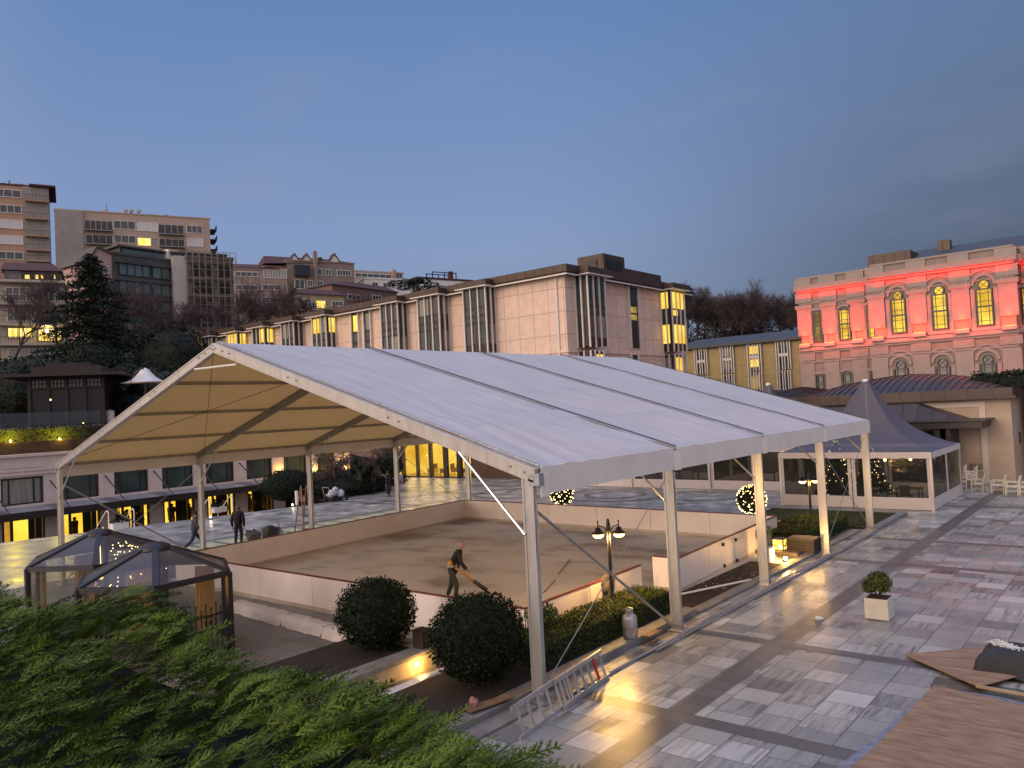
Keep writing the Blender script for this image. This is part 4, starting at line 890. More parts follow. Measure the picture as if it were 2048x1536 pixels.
# ================================================================== FACADE PARTS
def window(F, par, px, nx=1, ny=1, frame=bronze, pane=None, out=.08, fw=.07, n0=.0, name='window', blind=None, uvz=None, cols=None):
    pane = pane or glass_d
    if uvz: u0, u1, z0, z1 = uvz
    else:
        (u0, z1), (u1, z0) = F.pix(px[0], px[1], n0), F.pix(px[2], px[3], n0)
    if u0 > u1: u0, u1 = u1, u0
    if z0 > z1: z0, z1 = z1, z0
    fr = MB(); f0, f1 = n0+.004, n0+out
    fr.fbox(F, u0-fw, u0, z0-fw, z1+fw, f0, f1).fbox(F, u1, u1+fw, z0-fw, z1+fw, f0, f1).fbox(F, u0, u1, z1, z1+fw, f0, f1).fbox(F, u0, u1, z0-fw, z0, f0, f1+.03)
    us = cols if cols else [u0+(u1-u0)*i/nx for i in range(1, nx)]
    for u in us: fr.fbox(F, u-fw*.4, u+fw*.4, z0, z1, f0, f1-.02)
    for i in range(1, ny): z = z0+(z1-z0)*i/ny; fr.fbox(F, u0, u1, z-fw*.4, z+fw*.4, f0, f1-.025)
    wo = fr.build(name, frame, par); MB().fbox(F, u0, u1, z0, z1, f0, f1-.045).build('pane', pane, wo)
    if blind: MB().fbox(F, u0+.02, u1-.02, z0+(z1-z0)*blind, z1, f1-.043, f1-.035).build('blind', cream, wo)
    return wo
def Z(ox, oy, k): return lambda x, y: (ox+x*k, oy+y*k)
def rect(z, a): p, q = z(a[0], a[1]), z(a[2], a[3]); return (p[0], p[1], q[0], q[1])
# ================================================================== HOTEL (long facade faces -Y at Y=37.3, end wall faces +X)
HX, HY = -25.35, 37.3; FH = Fac((0, HY), (1, 0)); FR = Fac((HX, 0), (0, 1), (1, 0, 0))
hotel = thing('hotel_building', 'long pink-beige panelled hotel block with projecting finned bay windows and brown metal eaves', 'building', (-40, HY, 0))
clad = Grid('hotel_cladding', (.70, .54, .44), 0, 1.45, 1.75, .03, rough=.65, var=.035, line=.62)
brown = Grid('brown_metal_roof', (.075, .052, .04), 0, .9, 50, .04, rough=.5, var=.1, line=.5, metal=.3)
WT = FH.pix(1123, 548, .7)[1]+.15; HD = FR.pix(1368, 640)[0]-HY
MB().box(-84, HX, HY, HY+HD, 0, WT).build('wall', clad, hotel)
string_z = FH.pix(1000, 716)[1]
MB().box(-84, HX+.12, HY-.12, HY-.003, string_z-.1, string_z+.1).box(HX+.003, HX+.12, HY, HY+HD-.1, string_z-.1, string_z+.1).build('string_course', clad, hotel)
rfh = MB()
for (zz0, zz1, o_) in ((WT-.10, WT+.03, .62), (WT+.03, WT+.12, .75), (WT+.12, WT+.50, .70), (WT+.50, WT+.60, .6)): rfh.box(-84, HX+o_, HY-o_, HY+HD+o_, zz0, zz1)
rf_o = rfh.build('roof', brown, hotel)
MB().box(-84, HX+.70, HY-.70, HY-.63, WT-.20, WT-.10).box(HX+.63, HX+.70, HY-.63, HY+HD+.6, WT-.20, WT-.10).build('soffit_trim', cream, rf_o)
# stair tower / plant box on the roof
(u0, zt), (u1, _), (u2, _) = FH.pix(1155, 515, -6), FH.pix(1206, 508, -6), (0, 0)
tb_x1 = -25.6; tz = aty(1206, 506, HY+5)[2]
pb = MB().box(aty(1155, 520, HY+5)[0], aty(1206, 506, HY+5)[0], HY+5, HY+8.2, WT+.5, tz).build('plant_room', brown, hotel)
x0_, x1_ = aty(1155, 520, HY+5)[0], aty(1206, 506, HY+5)[0]
MB().box(x0_+.8, x1_-.6, HY+4.9, HY+4.99, WT+.75, tz-.4).build('louvre', black, pb); MB().box(x1_+.01, x1_+.08, HY+5.5, HY+7.7, WT+.9, tz-.4).build('louvre', black, pb)
MB().box(x0_+.5, x1_-.4, HY+8.2, HY+15, WT+.5, WT+1.35).build('roof_step', brown, hotel)
def bay(F, pxl, pxr, yt, yb, side, lits=(), d=1.1, low=False, seed=0, wall_to_top=True):
    g = rnd(seed)
    if side == 'R': u0 = F.pix(pxl, (yt+yb)/2, d)[0]; u1 = F.pix(pxr, (yt+yb)/2, 0)[0]
    else: u0 = F.pix(pxl, (yt+yb)/2, 0)[0]; u1 = F.pix(pxr, (yt+yb)/2, d)[0]
    z1 = WT-.12 if not low else F.pix(pxl, yt, d)[1]; z0 = F.pix((pxl+pxr)/2, yb, d)[1] if yb else z1-5.6
    H = z1-z0; b = MB().fbox(F, u0, u1, z0, z1, .003, d-.05).build('bay_window', bronze, hotel)
    if not low: MB().fbox(F, u0-.45, u1+.45, WT-.02, WT+.42, .55, d+.5).build('bay_roof', brown, hotel); MB().fbox(F, u0-.47, u1+.47, WT-.13, WT-.05, .72, d+.52).build('bay_trim', cream, hotel)
    w_ = u1-u0; rows = ((.70, .97, 1), (.58, .67, 0), (.46, .54, 0), (.12, .43, 1)) if not low else ((.08, .92, 1),)
    k = 0; sgn = side
    for (r0, r1, big) in rows:
        for (a, c) in ((.05, .48), (.52, .95)):
            m_ = (lit if (k in lits) else (glass_t if not big else g.choice((glass_d, glass_c, glass_d, glass_t)))); MB().fbox(F, u0+w_*a, u0+w_*c, z0+H*r0, z0+H*r1, d-.05, d-.02).build('pane', m_, b); k += 1
        # side pane
        m_ = (lit if (k in lits) else (glass_t if not big else g.choice((glass_d, glass_c)))); s_ = F.w(u1 if side == 'R' else u0, 0, 0)
        o1 = .012 if side == 'R' else -.012; MB().fbox(F, (u1 if side == 'R' else u0), (u1 if side == 'R' else u0)+o1, z0+H*r0, z0+H*r1, d*.12, d*.72).build('pane', m_, b); k += 1
    fz0, fz1 = z0-.12, z1+.05
    for f in (0, .5, 1.0) if w_ < 1.6 else (0, .33, .66, 1.0):
        MB().fbox(F, u0+w_*f-.045, u0+w_*f+.045, fz0, fz1, d-.02, d+.10).build('fin', cream, b)
    for n_ in (.02, d*.5):
        uu = u1 if side == 'R' else u0; o1 = .14 if side == 'R' else -.14; MB().fbox(F, uu+o1*.1, uu+o1, fz0, fz1, n_, n_+.10).build('fin', cream, b)
    return b
def Y2(x, y): return (340+x/4, 460+y/4)
def Y3(x, y): return (850+x*.26855, 480+y*.26855)
bays = [((295, 528), 365, 835, Y3, ()), ((-45, 182), 420, 862, Y3, ()), ((1695, 1905), 580, 1010, Y2, ()), ((1145, 1330), 690, 1010, Y2, (0, 2)), ((900, 1072), 730, 1010, Y2, ()), ((670, 835), 775, 1010, Y2, (2, 1)), ((465, 617), 815, 1010, Y2, (1, 2, 0)), ((268, 415), 850, 1010, Y2, ()), ((92, 235), 885, 1100, Y2, (2,))]
zbA = None
for i, (xs, yt, yb, zf, lt_) in enumerate(bays):
    a, b_ = zf(xs[0], yt), zf(xs[1], yb)
    if i == 0: bb = bay(FH, a[0], b_[0], a[1], b_[1], 'R', lt_, seed=i); zA = FH.pix((a[0]+b_[0])/2, b_[1], 1.1)[1]
    else:
        # same height as the first bay
        g0 = [y for y in range(560, 900) if FH.pix((a[0]+b_[0])/2, y, 1.1)[1] < zA][0]; bay(FH, a[0], b_[0], a[1], g0, 'R', lt_, seed=i)
# narrow flat windows
for x0, x1, yt, m_ in ((1458, 1512, 665, lit), (1558, 1610, 650, glass_c)):
    a, b_ = Y2(x0, yt), Y2(x1, yt); u0, u1 = FH.pix(a[0], a[1])[0], FH.pix(b_[0], b_[1])[0]
    wn = MB().fbox(FH, u0, u1, zA, WT-.25, .003, .12).build('window', bronze, hotel)
    MB().fbox(FH, u0+.25, u1-.15, zA+3.35, WT-.4, .12, .15).build('pane', m_, wn); MB().fbox(FH, u0+.25, u1-.15, zA+2.35, zA+3.1, .12, .15).build('pane', glass_t, wn); MB().fbox(FH, u0+.25, u1-.15, zA+.3, zA+2.1, .12, .15).build('pane', glass_d, wn)
    for u in (u0-.05, u1): MB().fbox(FH, u, u+.11, zA-.1, WT-.15, .02, .28).build('fin', cream, wn)
# end wall
bay(FR, *Y3(1125, 0)[:1], Y3(1345, 0)[0], Y3(0, 270)[1], Y3(0, 785)[1], 'L', (), seed=31)
a = Y3(1235, 785)
bay(FR, Y3(1148, 0)[0], Y3(1335, 0)[0], Y3(0, 822)[1], Y3(0, 1110)[1], 'L', (1,), seed=32, low=True)
bay(FR, Y3(1758, 0)[0], Y3(1935, 0)[0], Y3(0, 380)[1], Y3(0, 820)[1], 'L', (0, 1, 2, 9, 10, 11, 3), seed=33)
bay(FR, Y3(1782, 0)[0], Y3(1920, 0)[0], Y3(0, 850)[1], Y3(0, 1100)[1], 'L', (0, 1), seed=34, low=True)
for (x0, x1, y0, y1) in ((1500, 1570, 350, 800), (1522, 1575, 858, 1010)):
    u0, u1 = FR.pix(*Y3(x0, y0))[0], FR.pix(*Y3(x1, y0))[0]; z1 = FR.pix(*Y3(x0, y0))[1]; z0 = FR.pix(*Y3(x0, y1))[1]
    wn = MB().fbox(FR, u0, u1, z0, z1, .003, .1).build('window', bronze, hotel); H = z1-z0
    for r0, r1, m_ in ((.7, .97, glass_d), (.58, .68, litdim), (.46, .55, litdim), (.1, .43, glass_d)): MB().fbox(FR, u0+.3, u1-.3, z0+H*r0, z0+H*r1, .1, .13).build('pane', m_, wn)
    for u in (u0-.05, u1-.06): MB().fbox(FR, u, u+.11, z0-.1, z1+.1, .02, .26).build('fin', cream, wn)
for px in (1117,):
    u = FH.pix(px, 640)[0]; MB().fbox(FH, u-.06, u+.06, 0, WT-.2, .02, .14).build('downpipe', cream, hotel)
u = FR.pix(1322, 640)[0]; MB().fbox(FR, u-.06, u+.06, 0, WT-.2, .02, .14).build('downpipe', cream, hotel)
# ------------------------------------------------------------------ glass hall at the foot of the hotel
FG = Fac((0, 34.0), (1, 0)); hall = thing('glass_hall', 'brightly lit glazed hall with dark frames and armchairs at the end of the plaza', 'building', (-37, 34, 0))
hx0, hx1 = FG.pix(785, 950)[0], FG.pix(934, 955)[0]; hz = 3.05
gl = MB()
wins = [(786, 806), (812, 835.5), (840, 861.5), (867, 890), (898, 917), (926, 933)]
gp_ = [FG.pix(a, 930)[0] for w_ in wins for a in w_]
fr = MB().fbox(FG, hx0-.2, hx1, hz-.25, hz+.9, 0, .25).fbox(FG, hx0-.2, hx1, -.0, .1, 0, .2)
for i in range(1, len(gp_)-1, 2): fr.fbox(FG, gp_[i], gp_[i+1], 0, hz, 0, .2)
fr.fbox(FG, gp_[-1], gp_[-1]+.2, 0, hz, 0, .2); fr.build('frame', bronze, hall)
MB().fbox(FG, hx0-.5, hx1+.3, hz+.9, hz+1.1, -3, .6).build('roof', brown, hall)
for i in range(0, len(gp_), 2): MB().fbox(FG, gp_[i], gp_[i+1], .1, hz-.25, .02, .04).build('pane', Clear('hall_glass', (.2, .15, .08), .06, .05, .05), hall)
MB().box(hx0-.2, hx1, 36.95, 37.1, 0, hz).box(hx0-.3, hx0-.2, 34, 37, 0, hz).build('glowing_wall', Glow('hall_glow', (.75, .36, .015), (1, .66, .10), 1.05, .45), hall); MB().box(hx0-.2, hx1, 34.1, 36.9, .006, .02).build('glowing_floor', Glow('hall_floor_glow', (.6, .3, .02), (.9, .5, .06), .8), hall)  # back wall and floor glow by themselves in place of lamplight
light('AREA', ((hx0+hx1)/2, 34.4, 2.6), 260, (1, .66, .2), parent=hall, rot=(.1, -1, -.35), size=6)
hc = thing('armchair', 'beige armchair inside the lit glazed hall, nearest its left end', 'armchair', (0, 0, 0), 'armchairs in the glazed hall'); ub = M('upholstery', (.3, .2, .09), .8)
MB().box(-.3, .3, -.3, .3, .28, .42).build('seat', ub, hc); MB().box(-.3, .3, .24, .34, .42, .95).build('backrest', ub, hc)
for sx in (-1, 1): MB().box(.3*sx-.04, .3*sx+.04, -.3, .3, .42, .6).build('armrest', ub, hc)
for sx in (-1, 1):
    for sy in (-1, 1): MB().box(.25*sx-.02, .25*sx+.02, .25*sy-.02, .25*sy+.02, 0, .28).build('leg', bronze, hc)
cps = [FG.pix(x, 950)[0] for x in (848, 873, 884, 906)]
place(hc, (cps[0], 35, .02), .4)
for k, (u, rz, dy, l_) in enumerate(((cps[1], -.8, 34.8, 'beige armchair inside the lit glazed hall, second from the left'), (cps[2], 1.9, 35.6, 'beige armchair inside the lit glazed hall, third from the left and set deeper'), (cps[3], 2.6, 35, 'beige armchair inside the lit glazed hall, nearest its right end'))): dup(hc, (u, dy, .02), rz, 1, l_)
bw = MB().fbox(FG, FG.pix(941, 940)[0], FG.pix(1075, 940)[0], 0, 2.6, -.3, -.05); tag(bw.build('timber_screen_wall', Grid('timber_panel', (.09, .05, .033), 0, 1.5, 3, .03, rough=.6, var=.12, line=.4)), 'long brown panelled wall right of the glazed hall behind the front marquee brace', 'wall')

# ================================================================== LEFT WING (facade faces +X at X=-46, sunken court in front)
LX = -46.0; FL = Fac((LX, 0), (0, 1), (1, 0, 0)); wing = thing('hotel_wing', 'low cream hotel wing with dark upper windows, long glass canopy and glowing sunken ground floor', 'building', (LX, 12, -2.4))
creamwall = M('cream_render', (.62, .52, .47), .7, .07, 1.5, .05)
upw = [(1.5, 88), (121, 199), (229, 298), (325, 388), (413, 470), (494.5, 546.5), (569.5, 616), (637, 672)]
yw = [(FL.pix(a, 975)[0], FL.pix(b_, 975)[0]) for a, b_ in upw]; pitch_ = (yw[6][0]-yw[0][0])/6
zt = FL.pix(86, 951)[1]; zb = FL.pix(86, 1005)[1]; zc = FL.pix(200, 1006)[1]; zp = FL.pix(0, 913)[1]
wl = MB(); Yl, Yr = -14, yw[-1][1]+1.6
allw = [(yw[0][0]-pitch_, yw[0][1]-pitch_)]+yw
wl.fbox(FL, Yl, Yr, zt, zp, -.4, 0)                       # above windows
wl.fbox(FL, Yl, Yr, zb-.75, zb, -.4, 0)                   # between floors
edges_ = [Yl]+[v for p in allw for v in p]+[Yr]
for i in range(0, len(edges_), 2): wl.fbox(FL, edges_[i], edges_[i+1], -2.45, zb-.75, -.4, 0); wl.fbox(FL, edges_[i], edges_[i+1], zb, zt, -.4, 0)
wl.build('wall', creamwall, wing)
MB().fbox(FL, Yl, Yr, zp-.12, zp+.06, 0, .18).fbox(FL, Yl, Yr, zt+.35, zt+.45, 0, .08).fbox(FL, Yl, Yr, zt+.12, zt+.2, 0, .12).build('cornice', creamwall, wing)
for i in range(len(allw)): p = allw[i]; q = allw[i+1][0] if i+1 < len(allw) else Yr; MB().fbox(FL, p[0]+.1, p[1]-.1, zt+.58, zt+.82, 0, .05).build('relief_panel', creamwall, wing)
for i, (a, b_) in enumerate(allw):
    o = window(FL, wing, None, frame=bronze, pane=glass_c if i in (1,) else glass_t, uvz=(a+.14, b_-.14, zb+.1, zt-.12), fw=.14, out=.10, n0=-.25, cols=[a+(b_-a)*.2, a+(b_-a)*.78])
lg_room = Glow('room_glow', (.85, .43, .02), (1, .64, .07), 1.05, .5)
for i, (a, b_) in enumerate(allw[:7]):
    z1 = zb-.75
    fr = MB()
    for u in (a, a+(b_-a)*.2, a+(b_-a)*.78, b_-.12): fr.fbox(FL, u, u+.14, -2.4, z1, -.2, -.06)
    fo = fr.build('window', bronze, wing); MB().fbox(FL, a, b_, -2.4, z1, -2.9, -2.8).fbox(FL, a, b_, -2.44, -2.40, -2.8, -.1).build('pane', lg_room, fo)  # not glass: the room's back wall and floor, glowing in place of lamplight
    if i % 2: MB().fbox(FL, a+.5, a+1.5, -2.2, z1-.4, -2.78, -2.7).build('curtain', M('glowing_curtain', (.5, .3, .08), .8, .3, 2, .1, emit=(1, .6, .1), es=.25), fo)  # curtain emits weakly, the room's lamplight put into its material
cn = MB()
cnz = zb-.12
cn.fbox(FL, Yl, yw[5][1]+.7, cnz-.62, cnz-.18, 1.9, 2.05).fbox(FL, Yl, yw[5][1]+.7, cnz-.3, cnz-.16, 0, .1); cn.build('canopy_beam', bronze, wing)
for i, (a, b_) in enumerate(allw[:7]):
    m_ = (a+b_)/2
    MB().add([FL.w(m_-2.3, cnz-.02, .05), FL.w(m_+1.9, cnz-.02, .05), FL.w(m_+1.9, cnz-.2, 2.0), FL.w(m_-2.3, cnz-.2, 2.0), FL.w(m_-2.3, cnz-.06, .05), FL.w(m_+1.9, cnz-.06, .05), FL.w(m_+1.9, cnz-.24, 2.0), FL.w(m_-2.3, cnz-.24, 2.0)], [(0, 3, 2, 1), (4, 5, 6, 7), (0, 1, 5, 4), (1, 2, 6, 5), (2, 3, 7, 6), (3, 0, 4, 7)]).build('canopy_panel', M('canopy_glass', (.28, .28, .29), .35, .1, 2, 0, spec=.6), wing)
    if i: MB().tube(FL.w(a-.6, zt-.35, .02), FL.w(a-.2, cnz-.2, 1.95), .04, 6).build('tie_rod', bronze, wing)
# wall sconces
for k, (px, py) in enumerate(((562, 952), (629, 950), (690.5, 935))):
    u, z_ = FL.pix(px, py, .15); s_ = thing('wall_sconce', ['glowing wall sconce on the cream pier just right of the canopy end', 'glowing wall sconce on the pier behind the third left marquee leg', 'glowing wall sconce on the cream wall behind the bare tree'][k], 'wall lamp', FL.w(u, z_, .15), 'wall sconces on the cream wing')
    MB().lathe([(.05, -.35), (.10, -.1), (.17, .12), (.19, .14)], FL.w(u, z_, .2), 10).build('lamp_shade', bulb if k else bronze, s_); MB().ball(FL.w(u, z_+.12, .2), .13, 8, 6).build('lamp_glass', bulb, s_); light('POINT', FL.w(u, z_+.4, .42), 34, (1, .55, .12), .08, parent=s_)
# people behind the sunken windows
sil = M('silhouette_cloth', (.015, .01, .008), .9, .2, 8, .1)
pos = [(150, 0, 'woman standing in profile in a short dark coat inside the second glowing window'), (237, 1, 'dark figure at the left edge of the crowded glowing window'), (249, 0, 'second dark figure from the left in the crowded glowing window'), (262, 1, 'third dark figure in the crowded glowing window'), (275, 0, 'dark figure at the right in the crowded glowing window'), (286, 1, 'dark figure nearest the right frame of the crowded glowing window'), (342, 0, 'dark figure at left in the glowing window behind the striding man'), (352, 1, 'dark figure beside the bright curtain behind the striding man'), (380, 0, 'dark figure right of the bright curtain near the second left leg'), (438, 1, 'broad dark figure in the glowing window above the white trough'), (449, 0, 'dark figure beside the broad one above the white trough'), (509, 1, 'dark figure in a coat with a light bag in the last window bay'), (534, 0, 'standing dark figure nearest the end of the canopy')]
protos = []
for k, (px, pr, lb_) in enumerate(pos):
    u = FL.pix(px, 1060, -1.2)[0]
    if pr >= len(protos) or k in (0,):
        pass
    if k < 2:
        t, _ = person(lb_, 0, 0, 1.66, 0, sil, sil, sil, legs=((.03, 0), (-.03, 0)) if k == 0 else ((.0, 0), (.05, 0)), hands=((.28, -.12, 1.1), (.24, .16, 1.05)) if k == 0 else None, coat=.25 if k == 0 else .1, group='people inside the glowing ground floor')
        protos.append(t); place(t, FL.w(u, -2.40, -1.2), RD(200 if k == 0 else 70), 1.13)
    else: dup(protos[1-(k % 2)], FL.w(u, -2.40, -1.2-.5*(k % 2)), RD(40+k*67), 1.08+.02*(k % 4), lb_)
# handrails, troughs, path lights along the plaza edge
def handrail(px, py, label):
    c = atz(px, py, 0); t = thing('handrail', label, 'handrail', (c[0], c[1], 0), 'stair handrails at the plaza edge')
    for dy in (0,):
        x, y = c[0], c[1]; MB().path([(x, y, 0), (x, y, .85), (x-.06, y, .95), (x-.15, y, .98), (x-.3, y, .92), (x-1.6, y, -.1), (x-1.6, y, -.9)], .032, 8).build('rail', cream, t)
for px, py, l_ in ((218, 1061, 'white looped handrail left of the crowded glowing window'), (269, 1056, 'white looped handrail in front of the crowded glowing window'), (421.5, 1034, 'white looped handrail just right of the second left marquee leg'), (466, 1026, 'white looped handrail behind the man in black')): handrail(px, py, l_)
for k, (px, py) in enumerate(((238, 1057), (437, 1024))):
    c = atz(px, py, 0); t = thing('planter', ['low white trough planter at the stair head by the crowded glowing window', 'low white trough planter at the stair head right of the second left leg'][k], 'planter', (c[0], c[1], 0), 'white trough planters at the plaza edge')
    MB().box(c[0]-.25, c[0]+.25, c[1]-.4, c[1]+.4, 0, .3).build('pot', white_p, t); MB().quads(leaf_box(c[0]-.2, c[0]+.2, c[1]-.36, c[1]+.36, .25, .42, 260, .09, k)).build('foliage', dark_leaf, t)
for k, (px, py) in enumerate(((206, 1061), (421, 1037), (585, 1012))):
    c = atz(px, py, .05); t = thing('path_light', ['small white path light by the left handrail', 'small white path light at the foot of the handrail by the second left leg', 'small white path light by the white bollard before the round hedge'][k], 'path light', (c[0], c[1], 0), 'small path lights')
    MB().lathe([(.08, 0), (.09, .05), (.06, .08)], (c[0], c[1], 0), 10).build('base', black, t); MB().ball((c[0], c[1], .13), .055, 8, 6).build('lamp_glass', Glow('path_glow', (1, .85, .6), (1, .9, .7), 6), t); light('POINT', (c[0]+.25, c[1]-.1, .25), 5, (1, .8, .5), .05, parent=t).data.energy = 2
c = atz(594, 1010, 0); t = thing('bollard', 'slim white bollard at the end of the low planter wall', 'bollard', (c[0], c[1], 0)); MB().box(c[0]-.07, c[0]+.07, c[1]-.07, c[1]+.07, 0, .85).build('post', white_p, t, bevel=.01)
# planted mound
m0, m1, m2 = atz(600, 1003), atz(695, 994), atz(781, 979)
struct('flower_bed', MB().prism([(m0[0], m0[1]), (m1[0], m1[1]), (m2[0], m2[1]), (m2[0]-4, m2[1]+5), (-38, 30), (-36, 22), (-33, 18)], -.6, .30), soil)
t = thing('bench_wall', 'long low stone seat wall along the planted mound', 'wall', (m1[0], m1[1], 0)); MB().bar((m0[0], m0[1], .16), (m2[0], m2[1], .16), .25, .32).build('wall', cream, t); MB().bar((m0[0]-.1, m0[1], .35), (m2[0]-.1, m2[1], .35), .55, .07).build('coping', stone, t)
g = np.random.default_rng(15)
def mound(c, r, n, size, seed, label, cat='hedge', mat=None, name='mounded_hedge', group=None):
    t = thing(name, label, cat, (c[0], c[1], c[2]-r[2]), group); MB().quads(leaf_ball(c, r, n, size, seed, .03, lo=-.5)).build('foliage', mat or dark_leaf, t); MB().ball(c, [q*.9 for q in r], 16, 10).build('foliage_core', core_m, t); return t
c = atz(588, 1000, .2); mound((c[0]-1.6, c[1]+.6, .95), (1.5, 1.6, 1.05), 6000, .12, 61, 'big rounded dark clipped hedge at the near end of the planted mound')
c = atz(720, 985, .3); mound((c[0]-2.6, c[1]+1.5, .55), (2.2, 4.4, .60), 9000, .13, 62, 'long dark ground-cover mound behind the low stone seat wall')
mound((c[0]-6.5, c[1]+2.5, .7), (2.6, 3.6, .75), 7000, .13, 63, 'higher dark ground-cover mound below the cream wing wall')
c = atz(748, 975, .5); shrub((c[0]-2, c[1]+1, 1.3), .7, 900, .14, 64, 'yellowish leafy shrub on the planted mound', stem_z=.3)
def agave(px, py, s_, seed, label):
    c = atz(px, py, .5); t = thing('spiky_palm', label, 'palm', (c[0], c[1], .3), 'spiky palms on the planted mound'); R_ = rnd(seed); fo = MB(); st = MB().tube((c[0], c[1], .2), (c[0], c[1], .9*s_), .12, 7); 
    for h in range(4):
        hx, hy = c[0]+R_.uniform(-.5, .5)*s_, c[1]+R_.uniform(-.5, .5)*s_; hz_ = (1.0+.35*h)*s_; st.tube((c[0], c[1], .8*s_), (hx, hy, hz_), .06, 6)
        for i in range(46):
            a = R_.uniform(0, 6.28); e = R_.uniform(-.35, 1.3); L_ = .75*s_*R_.uniform(.7, 1.1); d = np.array([math.cos(a)*math.cos(e), math.sin(a)*math.cos(e), math.sin(e)]); b_ = np.cross(d, (0, 0, 1)); b_ /= np.linalg.norm(b_); p = np.array([hx, hy, hz_]); q = p+d*L_*.55; r_ = p+d*L_+np.array([0, 0, -.10*L_])
            fo.add([p-b_*.02, p+b_*.02, q+b_*.035, q-b_*.035, r_], [(0, 1, 2, 3), (3, 2, 4)])
    fo.build('foliage', dark_leaf, t); st.build('trunk', bark, t)
agave(722, 975, 1.0, 5, 'spiky dark palm clump left of the leafy shrub on the mound'); agave(748, 972, .9, 8, 'spiky dark palm clump nearer the white box planter')
c = atz(674, 988, .1); MINR[0] = .014
t = bare_tree(3.0, 81, 'slim bare tree with a spreading crown on the planted mound', maxl=4, spread=.8, kids=(3, 4), r=.075, up=.05, first=.46, name='small_tree'); place(t, (c[0], c[1], .2), 0, 1.15)
c = atz(777, 981, 0); t = thing('planter', 'large white stone box planter at the end of the mound', 'planter', (c[0], c[1], 0)); MB().box(c[0]-1.3, c[0]+.1, c[1]-.1, c[1]+1.3, 0, 1.0).build('pot', creamwall, t, bevel=.02)
t = bare_tree(3.2, 83, 'gnarled bare small tree growing in the large white stone planter', maxl=4, spread=.85, kids=(3, 4), r=.09, up=.0, first=.36, name='small_tree'); place(t, (c[0]-.6, c[1]+.6, .9))
c2 = atz(760, 985, .3); mound((c2[0]-2.2, c2[1]+3, 1.7), (.8, .8, .9), 1500, .13, 66, 'dark leafy round shrub beside the stone box planter', cat='shrub', name='shrub')
# ================================================================== CLEAR PAVILIONS
cl_roof = Clear('pavilion_roof_film', (.11, .11, .15), .66, .6, .4); cl_wall = Clear('clear_pvc', (.05, .05, .05), .16, .06, .5); pvc = fabric_mat('white_pvc', (.62, .57, .53), .04, .4, .6)
def pagoda(x0, x1, y0, y1, ez, pz_, label, right=True, skirt=.52):
    t = thing('clear_pavilion', label, 'pavilion', ((x0+x1)/2, (y0+y1)/2, 0), 'pavilions with clear film walls'); cx, cy = (x0+x1)/2, (y0+y1)/2
    cr_ = [(x0, y0), (x1, y0), (x1, y1), (x0, y1)]; prof = [(1, 0), (.86, .055), (.7, .14), (.52, .27), (.36, .44), (.22, .66), (.10, .88), (.045, 1.0)]; n = 8
    for k in range(4):
        a, b_ = np.array(cr_[k]), np.array(cr_[(k+1) % 4]); vs = []
        for (s_, h) in prof:
            for j in range(n+1): p = a+(b_-a)*j/n; q = np.array((cx, cy))+(p-(cx, cy))*s_; vs.append((q[0], q[1], ez+(pz_-ez)*h))
        MB().add(vs, [(i*(n+1)+j, i*(n+1)+j+1, (i+1)*(n+1)+j+1, (i+1)*(n+1)+j) for i in range(len(prof)-1) for j in range(n)]).build('roof_panel', cl_roof, t, smooth=True)
    MB().lathe([(.14, -.1), (.15, .0), (.10, .09), (.0, .11)], (cx, cy, pz_), 12).build('peak_cap', white_p, t, smooth=True); MB().tube((cx, cy, ez), (cx, cy, pz_), .04, 8).build('mast', white_p, t)
    for (px, py) in cr_: MB().box(px-.05, px+.05, py-.05, py+.05, 0, ez).build('post', alu, t)
    sides = [(0, 1, 3), (1, 2, 2), (3, 2, 3), (0, 3, 2)]
    for (i, j, m_) in sides:
        a, b_ = np.array(cr_[i]), np.array(cr_[j]); L_ = np.linalg.norm(b_-a); d = (b_-a)/L_; nn = np.array((d[1], -d[0])); 
        if nn@(a-np.array((cx, cy))) < 0: nn = -nn
        F = Fac((a[0], a[1]), d, (nn[0], nn[1], 0)); vb = MB(); K = 30; vs = []
        for q in range(K+1): u = L_*q/K; vs += [F.w(u, ez+.02, .06), F.w(u, ez-.22-.035*abs(math.sin(q*math.pi/2.5)), .075)]
        vb.add(vs, [(2*q, 2*q+2, 2*q+3, 2*q+1) for q in range(K)]); vb.build('valance', pvc, t)
        m_ = 2
        for q in range(m_):
            ua, ub_ = L_*q/m_+.02, L_*(q+1)/m_-.02
            fr = MB().fbox(F, ua, ub_, .02, skirt, .0, .012).fbox(F, ua, ua+.14, skirt, ez-.05, 0, .012).fbox(F, ub_-.14, ub_, skirt, ez-.05, 0, .012); w_ = fr.build('wall_panel', pvc, t)
            MB().fbox(F, ua+.14, ub_-.14, skirt, ez-.12, .0, .004).build('clear_window', cl_wall, w_)
    return t
E1 = atz(1868, 1022)
PX1, PY0 = E1[0], E1[1]; PX0 = PX1-6.35; PY1 = PY0+5.9
pk = aty(1736, 762, (PY0+PY1)/2)
pagoda(PX0, PX1, PY0, PY1, 2.42, pk[2], 'clear-walled pagoda pavilion with white skirt and pointed film roof at the plaza corner')
t_ = atz(1575, 985); 
for k in range(3):
    x1 = -6.3-5.15*k; pagoda(x1-5.1, x1, 30.9, 36.2, 2.35, 4.7 if k else aty(1490, 772, 33.5)[2], ['clear-walled dining pavilion just left of the pagoda pavilion, behind the lit ball bush', 'middle clear-walled dining pavilion behind the marquee valance', 'farthest left clear-walled dining pavilion behind the rink corner'][k])
